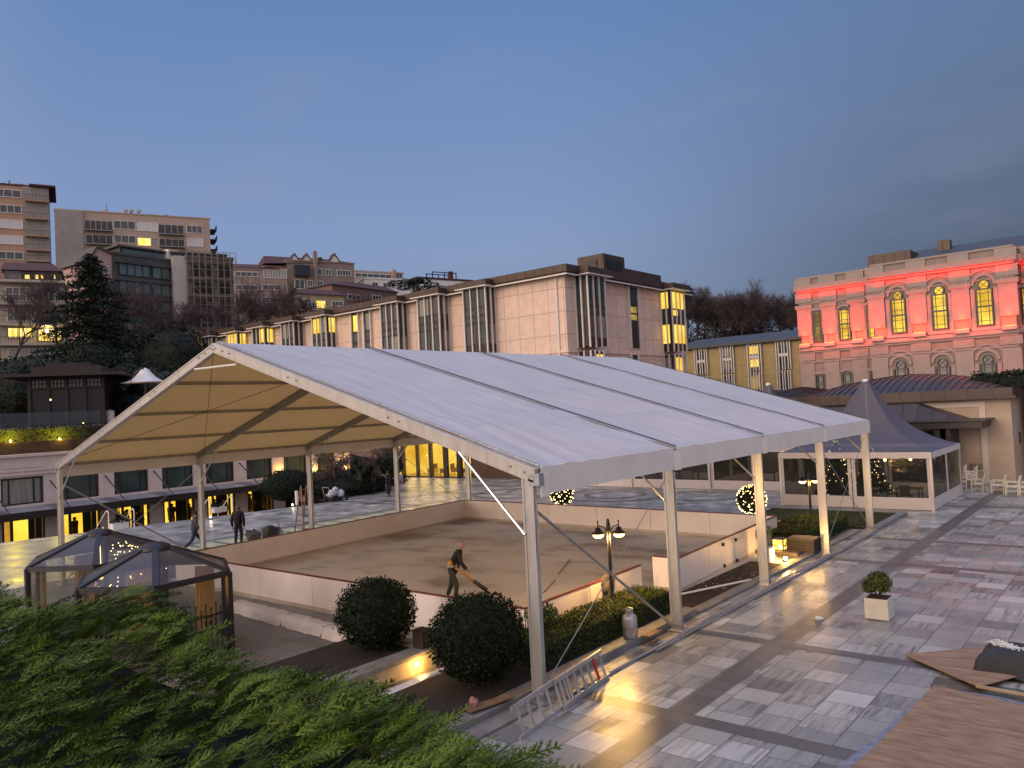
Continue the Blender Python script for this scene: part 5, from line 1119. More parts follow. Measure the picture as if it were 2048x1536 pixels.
# things inside
def xmas(x, y, h, r, label, seed):
    t = thing('christmas_tree', label, 'tree', (x, y, 0), 'christmas trees inside the pavilions'); g = np.random.default_rng(seed); k = 2600
    hh = g.uniform(.05, 1, k)**1.4; rr = r*(1-hh)*(1+.12*np.sin(hh*50))+.03; a = g.uniform(0, 6.28, k)
    P = np.stack([x+rr*np.cos(a), y+rr*np.sin(a), .25+(h-.25)*hh], 1); Nn = np.stack([np.cos(a), np.sin(a), -.4+0*a], 1)
    MB().quads(leaf_quads(P, Nn, .16, g, .3, .4)).build('foliage', cedar_leaf, t); MB().lathe([(r*.8, .3), (0, h*.96)], (x, y, 0), 12).build('foliage_core', core_m, t); MB().tube((x, y, 0), (x, y, .4), .05, 6).build('trunk', bark, t)
    mb = MB()
    for i in range(90): q = i*27 % k; mb.ball(P[q]*[1, 1, 1]+Nn[q]*.03, .016, 5, 4)
    mb.build('fairy_lights', fairy, t)
xmas(PX0+1.6, PY0+3, 2.9, .95, 'christmas tree with small lights inside the left half of the pagoda pavilion', 1); xmas(PX0+2.9, PY0+4.0, 2.6, .8, 'christmas tree deeper in the middle of the pagoda pavilion', 2); xmas(-19.0, 33, 2.6, .8, 'lit christmas tree inside the farthest left dining pavilion', 3)
dt = thing('table', 'dark dining table inside the pagoda pavilion, nearest its right wall', 'table', (0, 0, 0), 'dining tables in the pavilions'); MB().box(-.5, .5, -.35, .35, .66, .7).build('tabletop', bronze, dt)
for sx in (-1, 1):
    for sy in (-1, 1): MB().box(.45*sx-.02, .45*sx+.02, .3*sy-.02, .3*sy+.02, 0, .66).build('leg', bronze, dt)
dc = thing('dining_chair', 'dark dining chair inside the pagoda pavilion, beside the right-hand table', 'chair', (0, 0, 0), 'dining chairs in the pavilions'); MB().box(-.2, .2, -.2, .2, .4, .44).build('seat', bronze, dc); MB().box(-.2, .2, .17, .2, .5, .88).build('backrest', bronze, dc)
for sx in (-1, 1):
    for sy in (-1, 1): MB().box(.18*sx-.015, .18*sx+.015, .18*sy-.015, .18*sy+.015, 0, .4 if sy < 0 else .88).build('leg', bronze, dc)
place(dt, (PX1-1.4, PY0+2.2, 0)); place(dc, (PX1-1.4, PY0+1.6, 0), math.pi)
dup(dt, (PX1-3.0, PY0+1.5, 0), .1, 1, 'dark dining table near the front wall of the pagoda pavilion'); dup(dc, (PX1-3.0, PY0+.9, 0), math.pi, 1, 'dark dining chair behind the front wall of the pagoda pavilion')
dup(dc, (PX1-2.1, PY0+2.2, 0), 1.57, 1, 'dark dining chair between the two tables of the pagoda pavilion'); dup(dt, (-9, 33, 0), 0, 1.2, 'dark dining table inside the pavilion left of the pagoda'); dup(dt, (-12.9, 33, 0), 0, 1.2, 'dark dining table in the right half of the middle pavilion'); dup(dt, (-15.0, 32.6, 0), 0, 1.2, 'dark dining table in the left half of the middle pavilion')
for k, (x, y, l_) in enumerate(((PX1-1.6, PY0+3.6, 'small hanging pendant lamp inside the pagoda pavilion, nearest its right wall'), (PX1-2.6, PY0+3.2, 'small hanging pendant lamp inside the pagoda pavilion, left of the other one'), (-8.6, 34.5, 'pendant lamp glowing amber inside the pavilion left of the pagoda'))):
    t = thing('pendant_lamp', l_, 'lamp', (x, y, 1.9), 'pendant lamps in the pavilions'); MB().ball((x, y, 1.85), .07, 8, 6).build('lamp_glass', bulb, t); MB().tube((x, y, 1.9), (x, y, 2.6), .006, 4).build('cord', black, t); light('POINT', (x, y, 1.65), 6 if k < 2 else 14, parent=t)
# ================================================================== LOW BUILDING with dark metal roof, canopy
LY = 37.2; FB = Fac((0, LY), (1, 0)); lowb = thing('low_building', 'low beige pavilion building with curved dark standing-seam roof right of the marquee', 'building', (0, LY, 0))
beige = M('beige_render', (.46, .36, .27), .75, .08, 1.5, .06)
Z5 = Z(1400, 720, .31641)
xr = FB.pix(*Z5(1962, 250))[0]; zt = FB.pix(*Z5(1962, 238))[1]
BX0 = -30
MB().box(BX0, xr, LY, LY+11, 0, zt).build('wall', beige, lowb)
fr = MB(); f0 = FB.pix(*Z5(1800, 260)); fr.fbox(FB, BX0, f0[0], f0[1]-.28, f0[1], .003, .06).fbox(FB, f0[0]-.28, f0[0], 0, f0[1]-.28, .003, .06); fr.build('frame_moulding', M('pale_moulding', (.62, .54, .48), .7, .06, 2, .03), lowb)
fz = FB.pix(*Z5(1900, 205))[1]
seam = Grid('standing_seam', (.055, .045, .04), 0, .75, 60, .035, rough=.42, var=.12, line=.45, axes='flat', metal=.35)
rf = MB().box(BX0, xr+.35, LY-.8, LY+11.5, zt, zt+.12).box(BX0, xr+.2, LY-.65, LY+11.3, zt+.12, fz+.25).build('fascia', Grid('brown_fascia', (.06, .042, .034), 0, 1.1, 50, .03, rough=.45, var=.08, line=.5, metal=.3), lowb)
def vault(xa, xb, ztop, y0, y1, zb_, hip=3.0):
    mb = MB(); n, k = 28, 10; vs = []
    for i in range(n+1):
        u = i/n; x = xa+(xb-xa)*u; e = min(1, (x-xa)/hip, (xb-x)/hip); 
        for j in range(k+1):
            v = j/k; h = (1-abs(2*v-1)**2.0)*math.sin(e*math.pi/2)**.7; vs.append((x, y0+(y1-y0)*v, zb_+(ztop-zb_)*h))
    mb.add(vs, [(i*(k+1)+j, (i+1)*(k+1)+j, (i+1)*(k+1)+j+1, i*(k+1)+j+1) for i in range(n) for j in range(k)])
    # standing seams as ribs
    for i in range(1, n):
        for j in range(k): p, q = vs[i*(k+1)+j], vs[i*(k+1)+j+1]; mb.bar((p[0], p[1], p[2]+.02), (q[0], q[1], q[2]+.02), .04, .05)
    return mb
zr = aty(*Z5(1100, 106), LY+5)[2]
xv0, xv1 = aty(*Z5(560, 215), LY-.6)[0], aty(*Z5(1905, 215), LY-.6)[0]
vault(xv0, xv1, zr, LY-.6, LY+11, fz+.2, 6).build('roof', seam, lowb)
vault(aty(*Z5(180, 200), LY-.6)[0], aty(*Z5(720, 200), LY-.6)[0], aty(*Z5(430, 168), LY+4)[2], LY-.6, LY+11, fz+.1, 5).build('roof', seam, lowb)
# canopy in front of entrance
ca = FB.pix(*Z5(1780, 385), 2.6); cb = FB.pix(*Z5(1620, 345), 1.5)
cx1 = ca[0]; cz = ca[1]; cx0 = cx1-9.5
MB().box(cx0, cx1, LY-2.6, LY-.003, cz-.35, cz).box(cx0-.2, cx1+.2, LY-2.8, LY-.003, cz, cz+.07).build('canopy', bronze, lowb)
mb = MB(); zt2 = cz+.95; mb.add([(cx0, LY-2.5, cz+.07), (cx1-.9, LY-2.5, cz+.07), (cx1-.9, LY-.003, cz+.07), (cx0, LY-.003, cz+.07), (cx0, LY-1.6, zt2), (cx1-3.2, LY-1.6, zt2), (cx1-3.2, LY-.003, zt2), (cx0, LY-.003, zt2)], [(0, 1, 5, 4), (1, 2, 6, 5), (4, 5, 6, 7), (3, 0, 4, 7)]); mb.build('canopy_roof', seam, lowb)
dx0, dx1 = FB.pix(*Z5(1545, 500))[0], FB.pix(*Z5(1640, 500))[0]
MB().box(dx0, dx0+.25, LY-2.3, LY-.02, 0, cz-.35).box(dx1-.2, dx1, LY-2.3, LY-.02, 0, cz-.35).build('canopy_post', bronze, lowb)
MB().fbox(FB, dx0-4.5, dx0, 0, cz-.6, .01, .1).build('door_frame', bronze, lowb); MB().fbox(FB, dx0-4.3, dx0-.1, .2, cz-.75, .1, .12).build('pane', glass_t, lowb)
FS = Fac((xr, 0), (0, 1), (1, 0, 0))
y0s = LY+1.0
MB().fbox(FS, LY+2.0, LY+2.6, 1.9, 2.5, .003, .05).build('vent', M('vent', (.12, .09, .08), .6), lowb)
side = thing('side_building', 'dark framed building edge at the far right behind the white chairs', 'building', (xr+2.2, LY+1, 0)); MB().box(xr+1.2, xr+14, LY+3, LY+12, 0, 3.4).build('wall', bronze, side); MB().box(xr+.9, xr+14, LY+2.2, LY+12, 3.4, 3.9).box(xr+1.1, xr+14, LY+2.6, LY+12, 3.9, 4.3).build('roof', brown, side)
hedge(xr-2.2, xr+9, LY+3, LY+10, fz+.1, fz+.95, 5000, .2, 71, 'dark roof greenery at the right edge above the low building', mat=dark_leaf)
bx = aty(*Z(1440, 860, .296875)(1725, 245), LY-.1); t = thing('wall_box', 'grey utility box mounted on the beige wall above the white chairs', 'utility box', (bx[0], LY, bx[2])); MB().box(bx[0]-.26, bx[0]+.26, LY-.2, LY-.01, bx[2]-.13, bx[2]+.14).build('body', M('box_grey', (.2, .17, .14), .6), t, bevel=.03); MB().box(bx[0]-.2, bx[0]+.3, LY-.08, LY-.01, bx[2]-.24, bx[2]-.19).build('bracket', white_p, t)
# white armchairs
wc = thing('white_armchair', 'white wooden armchair in front of the beige wall, second from the left', 'armchair', (0, 0, 0), 'white armchairs by the beige wall'); wc_m = M('chair_white', (.68, .62, .48), .5, .08, 6, .03)
for sx in (-1, 1):
    MB().box(sx*.27-.025, sx*.27+.025, -.27, -.22, 0, .58).build('leg', wc_m, wc); MB().bar((sx*.27, .24, 0), (sx*.27, .26, .5), .05, .05).bar((sx*.27, .26, .5), (sx*.27, .36, .88), .05, .05).build('leg', wc_m, wc)
    MB().bar((sx*.27, -.32, .60), (sx*.27, .28, .60), .06, .03).build('armrest', wc_m, wc); MB().bar((sx*.27, -.25, .18), (sx*.27, .25, .18), .03, .03).build('stretcher', wc_m, wc)
MB().box(-.27, .27, -.26, .26, .36, .42).build('seat', wc_m, wc)
bk = MB().bar((-.27, .36, .86), (.27, .36, .86), .04, .07)
for q in range(6): bk.bar((-.2+.08*q, .26, .45), (-.2+.08*q, .36, .85), .03, .012)
bk.bar((-.27, .29, .52), (.27, .29, .52), .03, .04); bk.build('backrest', wc_m, wc)
spots = [(1959, 983), (1922, 978), (1998, 986), (2026, 989), (2056, 990)]
lbs = [None, 'white wooden armchair in front of the beige wall, leftmost and half behind the clear pavilion', 'white wooden armchair by the beige wall, third from the left', 'white wooden armchair by the beige wall, fourth from the left', 'white wooden armchair cut by the right edge of the view']
for k, (px, py) in enumerate(spots):
    c = atz(px, py, 0)
    if k == 0: place(wc, c, RD(-98), .98)
    else: dup(wc, c, RD((0, -80, -92, -90, -95)[k]), .98, lbs[k])
t = dup(wc, (atz(1940, 975, 0)[0], atz(1940, 975, 0)[1]+.5, .42), RD(30), .9, 'white wooden armchair stacked upside down behind the front ones'); t.rotation_euler = (RD(165), RD(8), RD(20)); t.location.z = 1.05

# ================================================================== ANNEX (pale yellow block behind)
AY = 95.; FA = Fac((0, AY), (1, 0)); Z4 = Z(1340, 440, .3457); ax = thing('annex_building', 'pale yellow stone block with finned windows and slate roof between hotel and palace', 'building', (-35, AY, 0))
a0, a1 = FA.pix(*Z4(70, 800))[0], FA.pix(*Z4(775, 800))[0]+3; ez = FA.pix(*Z4(85, 740))[1]
MB().box(a0, a1, AY, AY+12, 0, ez).build('wall', Grid('annex_cladding', (.40, .31, .14), 0, 1.6, 1.6, .03, rough=.7, var=.04, line=.7), ax)
zt = aty(*Z4(440, 665), AY+6)[2]; MB().add([(a0-.5, AY-.8, ez), (a1, AY-.8, ez), (a1, AY+6, zt), (a0-.5, AY+6, zt), (a0-.5, AY+12.8, ez), (a1, AY+12.8, ez)], [(0, 1, 2, 3), (3, 2, 5, 4), (0, 3, 4), (1, 5, 2)]).box(a0-.5, a1, AY-.82, AY-.5, ez-.35, ez+.02).build('roof', M('slate', (.045, .05, .055), .5, .2, 3, .1), ax)
for k, (r, m_) in enumerate((((145, 738, 225, 890), glass_d), ((295, 722, 378, 880), glass_c), ((450, 708, 537, 868), lit), ((615, 690, 706, 858), glass_d), ((170, 912, 230, 985), glass_d), ((305, 900, 382, 985), glass_t), ((460, 888, 542, 985), litdim), ((625, 878, 708, 985), glass_d))):
    (u0, z1), (u1, z0) = FA.pix(*Z4(r[0], r[1])), FA.pix(*Z4(r[2], r[3])); z1 = min(z1, ez-.4); wn = MB().fbox(FA, u0+.1, u1-.1, z0, z1, .003, .3).build('window', bronze, ax); w_ = u1-u0; H = z1-z0
    for f in (0, .17, .42, .6, .83, 1): MB().fbox(FA, u0+w_*f-.06, u0+w_*f+.06, z0-.1, z1+.1, .3, .45).build('fin', cream, wn)
    if k < 4: MB().fbox(FA, u0+.4, u1-.4, z0+H*.62, z1-.3, .3, .34).build('pane', m_, wn); MB().fbox(FA, u0+.4, u1-.4, z0+H*.46, z0+H*.56, .3, .36).build('spandrel', cream, wn); MB().fbox(FA, u0+.4, u1-.4, z0+H*.14, z0+H*.42, .3, .34).build('pane', m_ if k != 3 else glass_d, wn)
    else: MB().fbox(FA, u0+.4, u1-.4, z0+H*.1, z1-.3, .3, .34).build('pane', m_, wn)

# ================================================================== PALACE with red uplights
QY = 60.; FQ = Fac((0, QY), (1, 0)); pal = thing('palace_building', 'ornate cream neoclassical palace lit red by uplights with arched glowing windows', 'building', (-5, QY, 0))
pst = M('palace_stucco', (.25, .20, .18), .75, .1, 1.2, .12); pst2 = M('palace_trim', (.30, .25, .225), .7, .08, 2, .08)
NB = 1.6     # projecting block
x0 = FQ.pix(*Z4(756, 600))[0]; xb0 = FQ.pix(*Z4(1172, 400), NB)[0]; xb1 = FQ.pix(*Z4(1985, 300), NB)[0]
zcor = FQ.pix(*Z4(760, 405))[1]; zpar = FQ.pix(*Z4(760, 345))[1]; zstr = FQ.pix(*Z4(775, 755))[1]
MB().box(x0, 40, QY, QY+22, 0, zpar).fbox(FQ, xb0, xb1, 0, zpar+.15, .002, NB).build('wall', pst, pal)
tr = MB()
for (z_, h, o_) in ((zcor-.12, .42, .5), (zcor-.32, .2, .28), (zpar-.02, .16, .14), (zcor-1.35, .12, .10), (zstr-.1, .3, .3), (zstr-.28, .18, .16), (zstr-1.15, .14, .1)):
    tr.fbox(FQ, x0-o_*.6, xb0, z_, z_+h, .003, o_).fbox(FQ, xb0-o_*.6, xb1+o_*.6, z_+.004, z_+h+.004, NB+.003, NB+o_).fbox(FQ, xb1+.003, 40, z_, z_+h, .003, o_).fbox(FQ, xb1+.003, xb1+o_, z_, z_+h, o_, NB).fbox(FQ, xb0-o_*.6, xb0-.003, z_, z_+h, o_, NB)
tr.build('cornice', pst2, pal)
# roof
zr_ = aty(*Z4(1620, 140), QY+9)[2]; rx0 = aty(*Z4(880, 320), QY+1)[0]; ry = aty(*Z4(1420, 200), QY+9)[0]
MB().add([(x0+2.0, QY+.8, zpar-.3), (40, QY+.8, zpar-.3), (40, QY+21, zpar-.3), (x0+2, QY+21, zpar-.3), (ry, QY+10, zr_), (40, QY+10, zr_)], [(0, 1, 5, 4), (4, 5, 2, 3), (0, 4, 3)]).build('roof', MC['slate'], pal)
cp_ = [aty(*Z4(a, b_), QY+5) for a, b_ in ((1142, 215), (1390, 178))]; MB().box(cp_[0][0], cp_[1][0], QY+5, QY+9, zpar-.2, cp_[0][2]+.1).build('chimney', brown, pal)
cp_ = aty(*Z4(1595, 138), QY+9); MB().box(cp_[0]-.5, cp_[0]+.5, QY+8, QY+9, zr_-1, cp_[2]+.2).build('chimney', brown, pal)
def parch(u0, u1, z0, z1, kind, m_, n0):
    w_ = u1-u0; c = (u0+u1)/2; out = .22; fr = MB(); pn = MB(); sur = MB()
    t_ = .10
    def arc(R0, R1, cz, a0, a1, mb, o0, o1, k=14):
        for i in range(k):
            a, b_ = a0+(a1-a0)*i/k, a0+(a1-a0)*(i+1)/k; mb.ftri(FQ, [(c+R0*math.cos(a), cz+R0*math.sin(a)), (c+R1*math.cos(a), cz+R1*math.sin(a)), (c+R1*math.cos(b_), cz+R1*math.sin(b_)), (c+R0*math.cos(b_), cz+R0*math.sin(b_))][::-1], o0, o1)
    zt_ = z1
    fr.fbox(FQ, u0, u0+t_, z0, zt_, n0+.01, n0+out).fbox(FQ, u1-t_, u1, z0, zt_, n0+.01, n0+out).fbox(FQ, u0+t_, u1-t_, z0, z0+t_, n0+.01, n0+out).fbox(FQ, u0+t_, u1-t_, zt_-t_, zt_, n0+.01, n0+out)
    fr.fbox(FQ, u0+t_, u1-t_, z0+(zt_-z0)*.5, z0+(zt_-z0)*.5+.12, n0+.01, n0+out-.02)
    for f in (.25, .75): fr.fbox(FQ, u0+w_*f-.025, u0+w_*f+.025, z0+t_, zt_-t_, n0+.01, n0+out-.06)
    for f in (.14, .38, .66, .88): fr.fbox(FQ, u0+t_, u1-t_, z0+(zt_-z0)*f-.02, z0+(zt_-z0)*f+.02, n0+.01, n0+out-.07)
    pn.fbox(FQ, u0+t_, u1-t_, z0+t_, zt_-t_, n0+.01, n0+.06)
    if kind == 'key':
        R0 = w_*.36; cz = zt_+R0*.72; arc(R0-.09, R0, cz, -.75, math.pi+.75, fr, n0+.01, n0+out); k = 20; pn.ftri(FQ, [(c+(R0-.07)*math.cos(2*math.pi*i/k), cz+(R0-.07)*math.sin(2*math.pi*i/k)) for i in range(k)], n0+.01, n0+.055)
        for a in (.8, 2.34): fr.bar(FQ.w(c-R0*math.cos(a), cz-R0*math.sin(a)*.9, n0+.12), FQ.w(c+R0*math.cos(a), cz+R0*math.sin(a), n0+.12), .04, .04, (0, 1, 0))
        arc(R0+.25, R0+.45, cz, 0, math.pi, sur, n0+.003, n0+.16, 18); arc(R0+.75, R0+.87, cz-.05, .1, math.pi-.1, sur, n0+.003, n0+.12, 18)
    if kind == 'arch':
        R1 = w_*.62; cz = zt_-R1*.80; arc(R1-.11, R1, cz, .95, math.pi-.95, fr, n0+.01, n0+out); k = 10; pn.ftri(FQ, [(c+(R1-.09)*math.cos(.95+(math.pi-1.9)*i/k), cz+(R1-.09)*math.sin(.95+(math.pi-1.9)*i/k)) for i in range(k+1)], n0+.01, n0+.055); arc(R1+.12, R1+.3, cz, .85, math.pi-.85, sur, n0+.003, n0+.16)
    sur.fbox(FQ, u0-.35, u0-.06, z0-.1, zt_, n0+.003, n0+.12).fbox(FQ, u1+.06, u1+.35, z0-.1, zt_, n0+.003, n0+.12).fbox(FQ, u0-.4, u1+.4, z0-.34, z0-.1, n0+.003, n0+.2)
    if kind == 'rect': sur.fbox(FQ, u0-.4, u1+.4, zt_+.04, zt_+.26, n0+.003, n0+.18)
    wo = fr.build('window', bronze, pal); pn.build('pane', m_, wo); sur.build('surround', pst2, wo)
pal_lit = Glow('palace_glow', (.50, .28, .02), (1, .66, .09), 1.05, .8)
for r, kind, m_, n0 in (((825, 530, 890, 705), 'rect', litdim, 0), ((975, 520, 1053, 692), 'arch', pal_lit, 0), ((1137, 497, 1200, 680), 'rect', pal_lit, 0), ((1277, 462, 1374, 652), 'key', pal_lit, NB), ((1514, 434, 1616, 630), 'key', pal_lit, NB), ((1768, 402, 1880, 608), 'key', pal_lit, NB), ((2030, 395, 2110, 600), 'rect', pal_lit, 0),
                        ((843, 896, 908, 1010), 'rect', glass_t, 0), ((995, 888, 1068, 1010), 'arch', glass_t, 0), ((1158, 875, 1215, 1010), 'rect', glass_d, 0), ((1297, 862, 1390, 1010), 'key', glass_t, NB), ((1538, 848, 1634, 1010), 'key', glass_t, NB), ((1795, 832, 1902, 1010), 'key', glass_t, NB)):
    (u0, z1), (u1, z0) = FQ.pix(*Z4(r[0], r[1]), n0), FQ.pix(*Z4(r[2], r[3]), n0); parch(u0, u1, z0, z1, kind, m_, n0)
red = (1, .012, .004)
for k, (px, py, n0) in enumerate(((790, 722, 0), (931, 712, 0), (1093, 695, 0), (1208, 683, NB), (1447, 657, NB), (1695, 638, NB), (1970, 615, NB), (2120, 610, 0))):
    u, z_ = FQ.pix(*Z4(px, py), n0); pw = .62; zb_ = z_-.1
    MB().fbox(FQ, u-pw, u+pw, zb_+.9, zcor-1.4, n0+.003, n0+.16).fbox(FQ, u-pw-.12, u+pw+.12, zcor-1.75, zcor-1.4, n0+.16, n0+.24).fbox(FQ, u-pw-.1, u+pw+.1, zcor-1.2, zcor-.35, n0+.003, n0+.14).fbox(FQ, u-pw-.1, u+pw+.1, zcor+.32, zpar-.03, n0+.003, n0+.14).build('pilaster', pst2, pal)
    MB().fbox(FQ, u-pw, u+pw, zstr-7, zstr-1.2, n0+.003, n0+.14).fbox(FQ, u-pw-.1, u+pw+.1, zstr-.95, zstr-.3, n0+.003, n0+.12).build('pilaster', pst2, pal)
    ul = thing('red_uplight', ['leftmost red uplight at the palace corner', 'red uplight between the palace’s rectangular and first arched window', 'red uplight right of the palace’s first arched window', 'red uplight at the left corner of the projecting palace block', 'red uplight between the first and second keyhole windows', 'red uplight between the second and third keyhole windows', 'red uplight at the right corner of the projecting palace block', 'red uplight at the right edge of the view'][k].replace('’s', ''), 'uplight', FQ.w(u, zb_, n0+.4), 'red uplights on the palace')
    MB().fbox(FQ, u-.5, u+.5, zb_-.15, zb_+.12, n0+.02, n0+.55).build('body', MC['palace_trim'], ul); MB().fbox(FQ, u-.4, u+.4, zb_+.12, zb_+.16, n0+.12, n0+.5).build('lamp_glass', Glow('red_led', (1, .12, .02), (1, .3, .05), 5), ul)
    light('SPOT', FQ.w(u, zb_+.3, n0+.55), 2300, red, .08, parent=ul, rot=(0, .14, 1), spot_size=RD(64), spot_blend=1)
    light('SPOT', FQ.w(u, zb_+.25, n0+.95), 150, (1, .05, .008), .1, parent=ul, rot=(0, 1, .9), spot_size=RD(95), spot_blend=1)
for (u0, u1, n0) in ((x0, xb0-.2, 0), (xb0, xb1, NB), (xb1+.5, 20, 0)):
    light('AREA', FQ.w((u0+u1)/2, zcor-.75, n0+.62), 200*(u1-u0)/14, red, parent=pal, rot=(0, .35, 1), shape='RECTANGLE', size=abs(u1-u0), size_y=.1)
    light('AREA', FQ.w((u0+u1)/2, zstr+.45, n0+.9), 150*(u1-u0)/14, (1, .08, .05), parent=pal, rot=(0, .8, -.2), shape='RECTANGLE', size=abs(u1-u0), size_y=.1)  # added red fill to tint the lower storey, no fixture there
light('SPOT', FQ.w(xb1+2.2, zstr-6, 2.0), 700, red, .2, parent=pal, rot=(.0, .5, 1), spot_size=RD(70), spot_blend=1)
light('SPOT', FQ.w(xb1-1.0, zstr-6, NB+1.3), 300, red, .2, parent=pal, rot=(.0, .4, 1), spot_size=RD(80), spot_blend=1)
# ================================================================== HILLSIDE TERRAIN
rxy = CR[:2]/np.linalg.norm(CR[:2]); fxy = CF[:2]/np.linalg.norm(CF[:2])
def plan(D, lat): p = CP[:2]+fxy*D+rxy*lat; return p
def hz_(D, lat):
    z = np.interp(D, [0, 66, 80, 100, 110, 130, 150, 180, 260, 500], [-1.5, -1.5, 6, 11.0, 14, 22, 34, 44, 46, 40])
    return z*float(np.interp(lat/D, [-.9, -.45, -.3, -.1, .15, .5], [1, .93, .60, .53, .45, .4]))
vs = []; nl, ndp = 60, 34; Ds = np.linspace(67, 500, ndp)
for i in range(nl+1):
    for D in Ds: lat = D*(-1.1+1.7*i/nl); p = plan(D, lat); vs.append((p[0], p[1], hz_(D, lat)+.6*math.sin(lat*.3)*math.cos(D*.2)))
struct('hillside', MB().add(vs, [(i*ndp+j, i*ndp+j+1, (i+1)*ndp+j+1, (i+1)*ndp+j) for i in range(nl) for j in range(ndp-1)]), M('hill_green', (.018, .022, .012), .95, .5, .3, .8), smooth=True)
# ================================================================== UPPER TERRACE behind the cream wing
UX = -47.6
struct('upper_terrace', MB().box(-75, -46.4, -30, 34, zp-1.6, zp-.05).box(-75, -50.5, -30, 34, zp-.05, zp+1.35), M('terrace_dirt', (.03, .026, .02), .9, .4, 1, .2))
zt1 = atx(0, 886, UX)[2]
tag(MB().box(UX-.3, UX+.3, -28, 34, zp-.05, zt1).build('planter_wall', M('rust_wall', (.055, .03, .018), .85, .4, 1.2, .2, stretch=(1, 1, .3))), 'long rust-brown planter wall above the cream wing parapet', 'wall')
zt2 = atx(0, 858, UX-.5)[2]
hedge(UX-1.6, UX-.31, -20, 32, zp, zt2, 16000, .13, 91, 'long dark hedge on the rust-brown planter wall at left', mat=dark_leaf)
for k, (px, py) in enumerate(((21, 882), (119, 878))):
    c = atx(px, py, UX+.1); t = thing('garden_light', ['garden spotlight glowing yellow in the long upper hedge, at the left edge of the view', 'garden spotlight glowing yellow in the long upper hedge, below the dark pavilion'][k], 'spotlight', (c[0], c[1], c[2]), 'spotlights in the upper hedge')
    MB().ball((c[0], c[1], c[2]), .07, 8, 6).build('lamp_glass', Glow('garden_glow', (1, .85, .1), (1, .9, .2), 10), t); light('POINT', (c[0]+.20, c[1], c[2]+.14), 240, (1, .72, .03), .05, parent=t)
gb = atx(0, 845, UX-1.8); MBt = MB().box(UX-1.95, UX-1.75, -20, 30, zt2-.15, zt2+.05); tag(MBt.build('ledge', M('ledge_stone', (.3, .28, .25), .7)), 'pale stone ledge behind the long upper hedge', 'ledge')
gl_ = thing('glass_balustrade', 'clear glass balustrade in front of the dark wooden pavilion', 'balustrade', (UX-2, 5, zt2)); 
for i in range(10): y = -9+2.3*i; MB().box(UX-2.0, UX-1.97, y, y+2.25, zt2, zt2+1.0).build('pane', Clear('balustrade_glass', (.10, .11, .12), .35, .05, 0), gl_)
# dark wooden pavilion
p0, p1 = atd(60, 848, 60), atd(208, 845, 61.5); FP = Fac(p0, (p1-p0)[:2]); zb_ = 5.3; pv = thing('wooden_pavilion', 'dark wooden garden pavilion with latticed top panes above the long hedge', 'building', (p0[0], p0[1], zb_)); L_ = FP.pix(206, 800)[0]
ztp = FP.pix(60, 756)[1]; dw = M('pavilion_wood', (.012, .008, .007), .6, .3, 3, .1)
MB().fbox(FP, .1, L_-.1, zb_, ztp, -8, -.25).build('wall', M('pavilion_inner', (.015, .015, .018), .5), pv)
fr = MB()
for i in range(5): u = L_*i/4; fr.fbox(FP, u-.12, u+.12, zb_, ztp, -.2, 0)
fr.fbox(FP, -.1, L_+.1, ztp-.9, ztp-.78, -.18, .02).fbox(FP, -.1, L_+.1, ztp-.12, ztp, -.18, .02).fbox(FP, -.1, L_+.1, zb_, zb_+.15, -.18, .02)
for i in range(4): u = -8*(i+1)/4; fr.fbox(FP, -.12, .05, zb_, ztp, u-.1, u+.1)
fr.build('frame', dw, pv)
for i in range(4):
    u0, u1 = L_*i/4+.12, L_*(i+1)/4-.12
    MB().fbox(FP, u0, u1, zb_+.15, ztp-.9, -.22, -.18).build('pane', M('pav_glass', (.012, .016, .024), .3, .2, 1, 0, spec=.3), pv)
    lt_ = MB()
    for a in range(4):
        for b_ in range(2): w_ = (u1-u0)/4; lt_.fbox(FP, u0+w_*a+.04, u0+w_*(a+1)-.04, ztp-.76+.31*b_, ztp-.52+.31*b_, -.2, -.15)
    lt_.build('lattice_pane', M('lattice_glass', (.11, .11, .10), .3, .3, 2, 0), pv)
MB().fbox(FP, -1.5, L_+1.7, ztp, ztp+.22, -9, 1.6).fbox(FP, .1, L_-.1, ztp+.22, ztp+.85, -7.5, -.2).fbox(FP, .9, L_-1, ztp+.85, ztp+1.15, -6.5, -1).build('roof', M('pav_roof', (.018, .012, .012), .6, .3, 1.5, .1), pv)
for k, (u, z_) in enumerate(((-.2, zb_+2.0), (1.4, zb_+2.3), (3.6, zb_+.4))): MB().ball(FP.w(u, z_, -.1 if u > 0 else -3), .05, 6, 5).build('small_lamp', Glow('candle', (1, .7, .3), (1, .8, .4), 9), pv)
bn = FP.pix(215, 822); t = tag(MB().lathe([(.28, 0), (.32, .1), (.32, .9), (.36, .95), (.1, 1.05), (0, 1.06)], FP.w(bn[0], zb_+.3, -1), 14).build('waste_bin', white_p), 'pale round bin standing right of the dark wooden pavilion', 'bin')
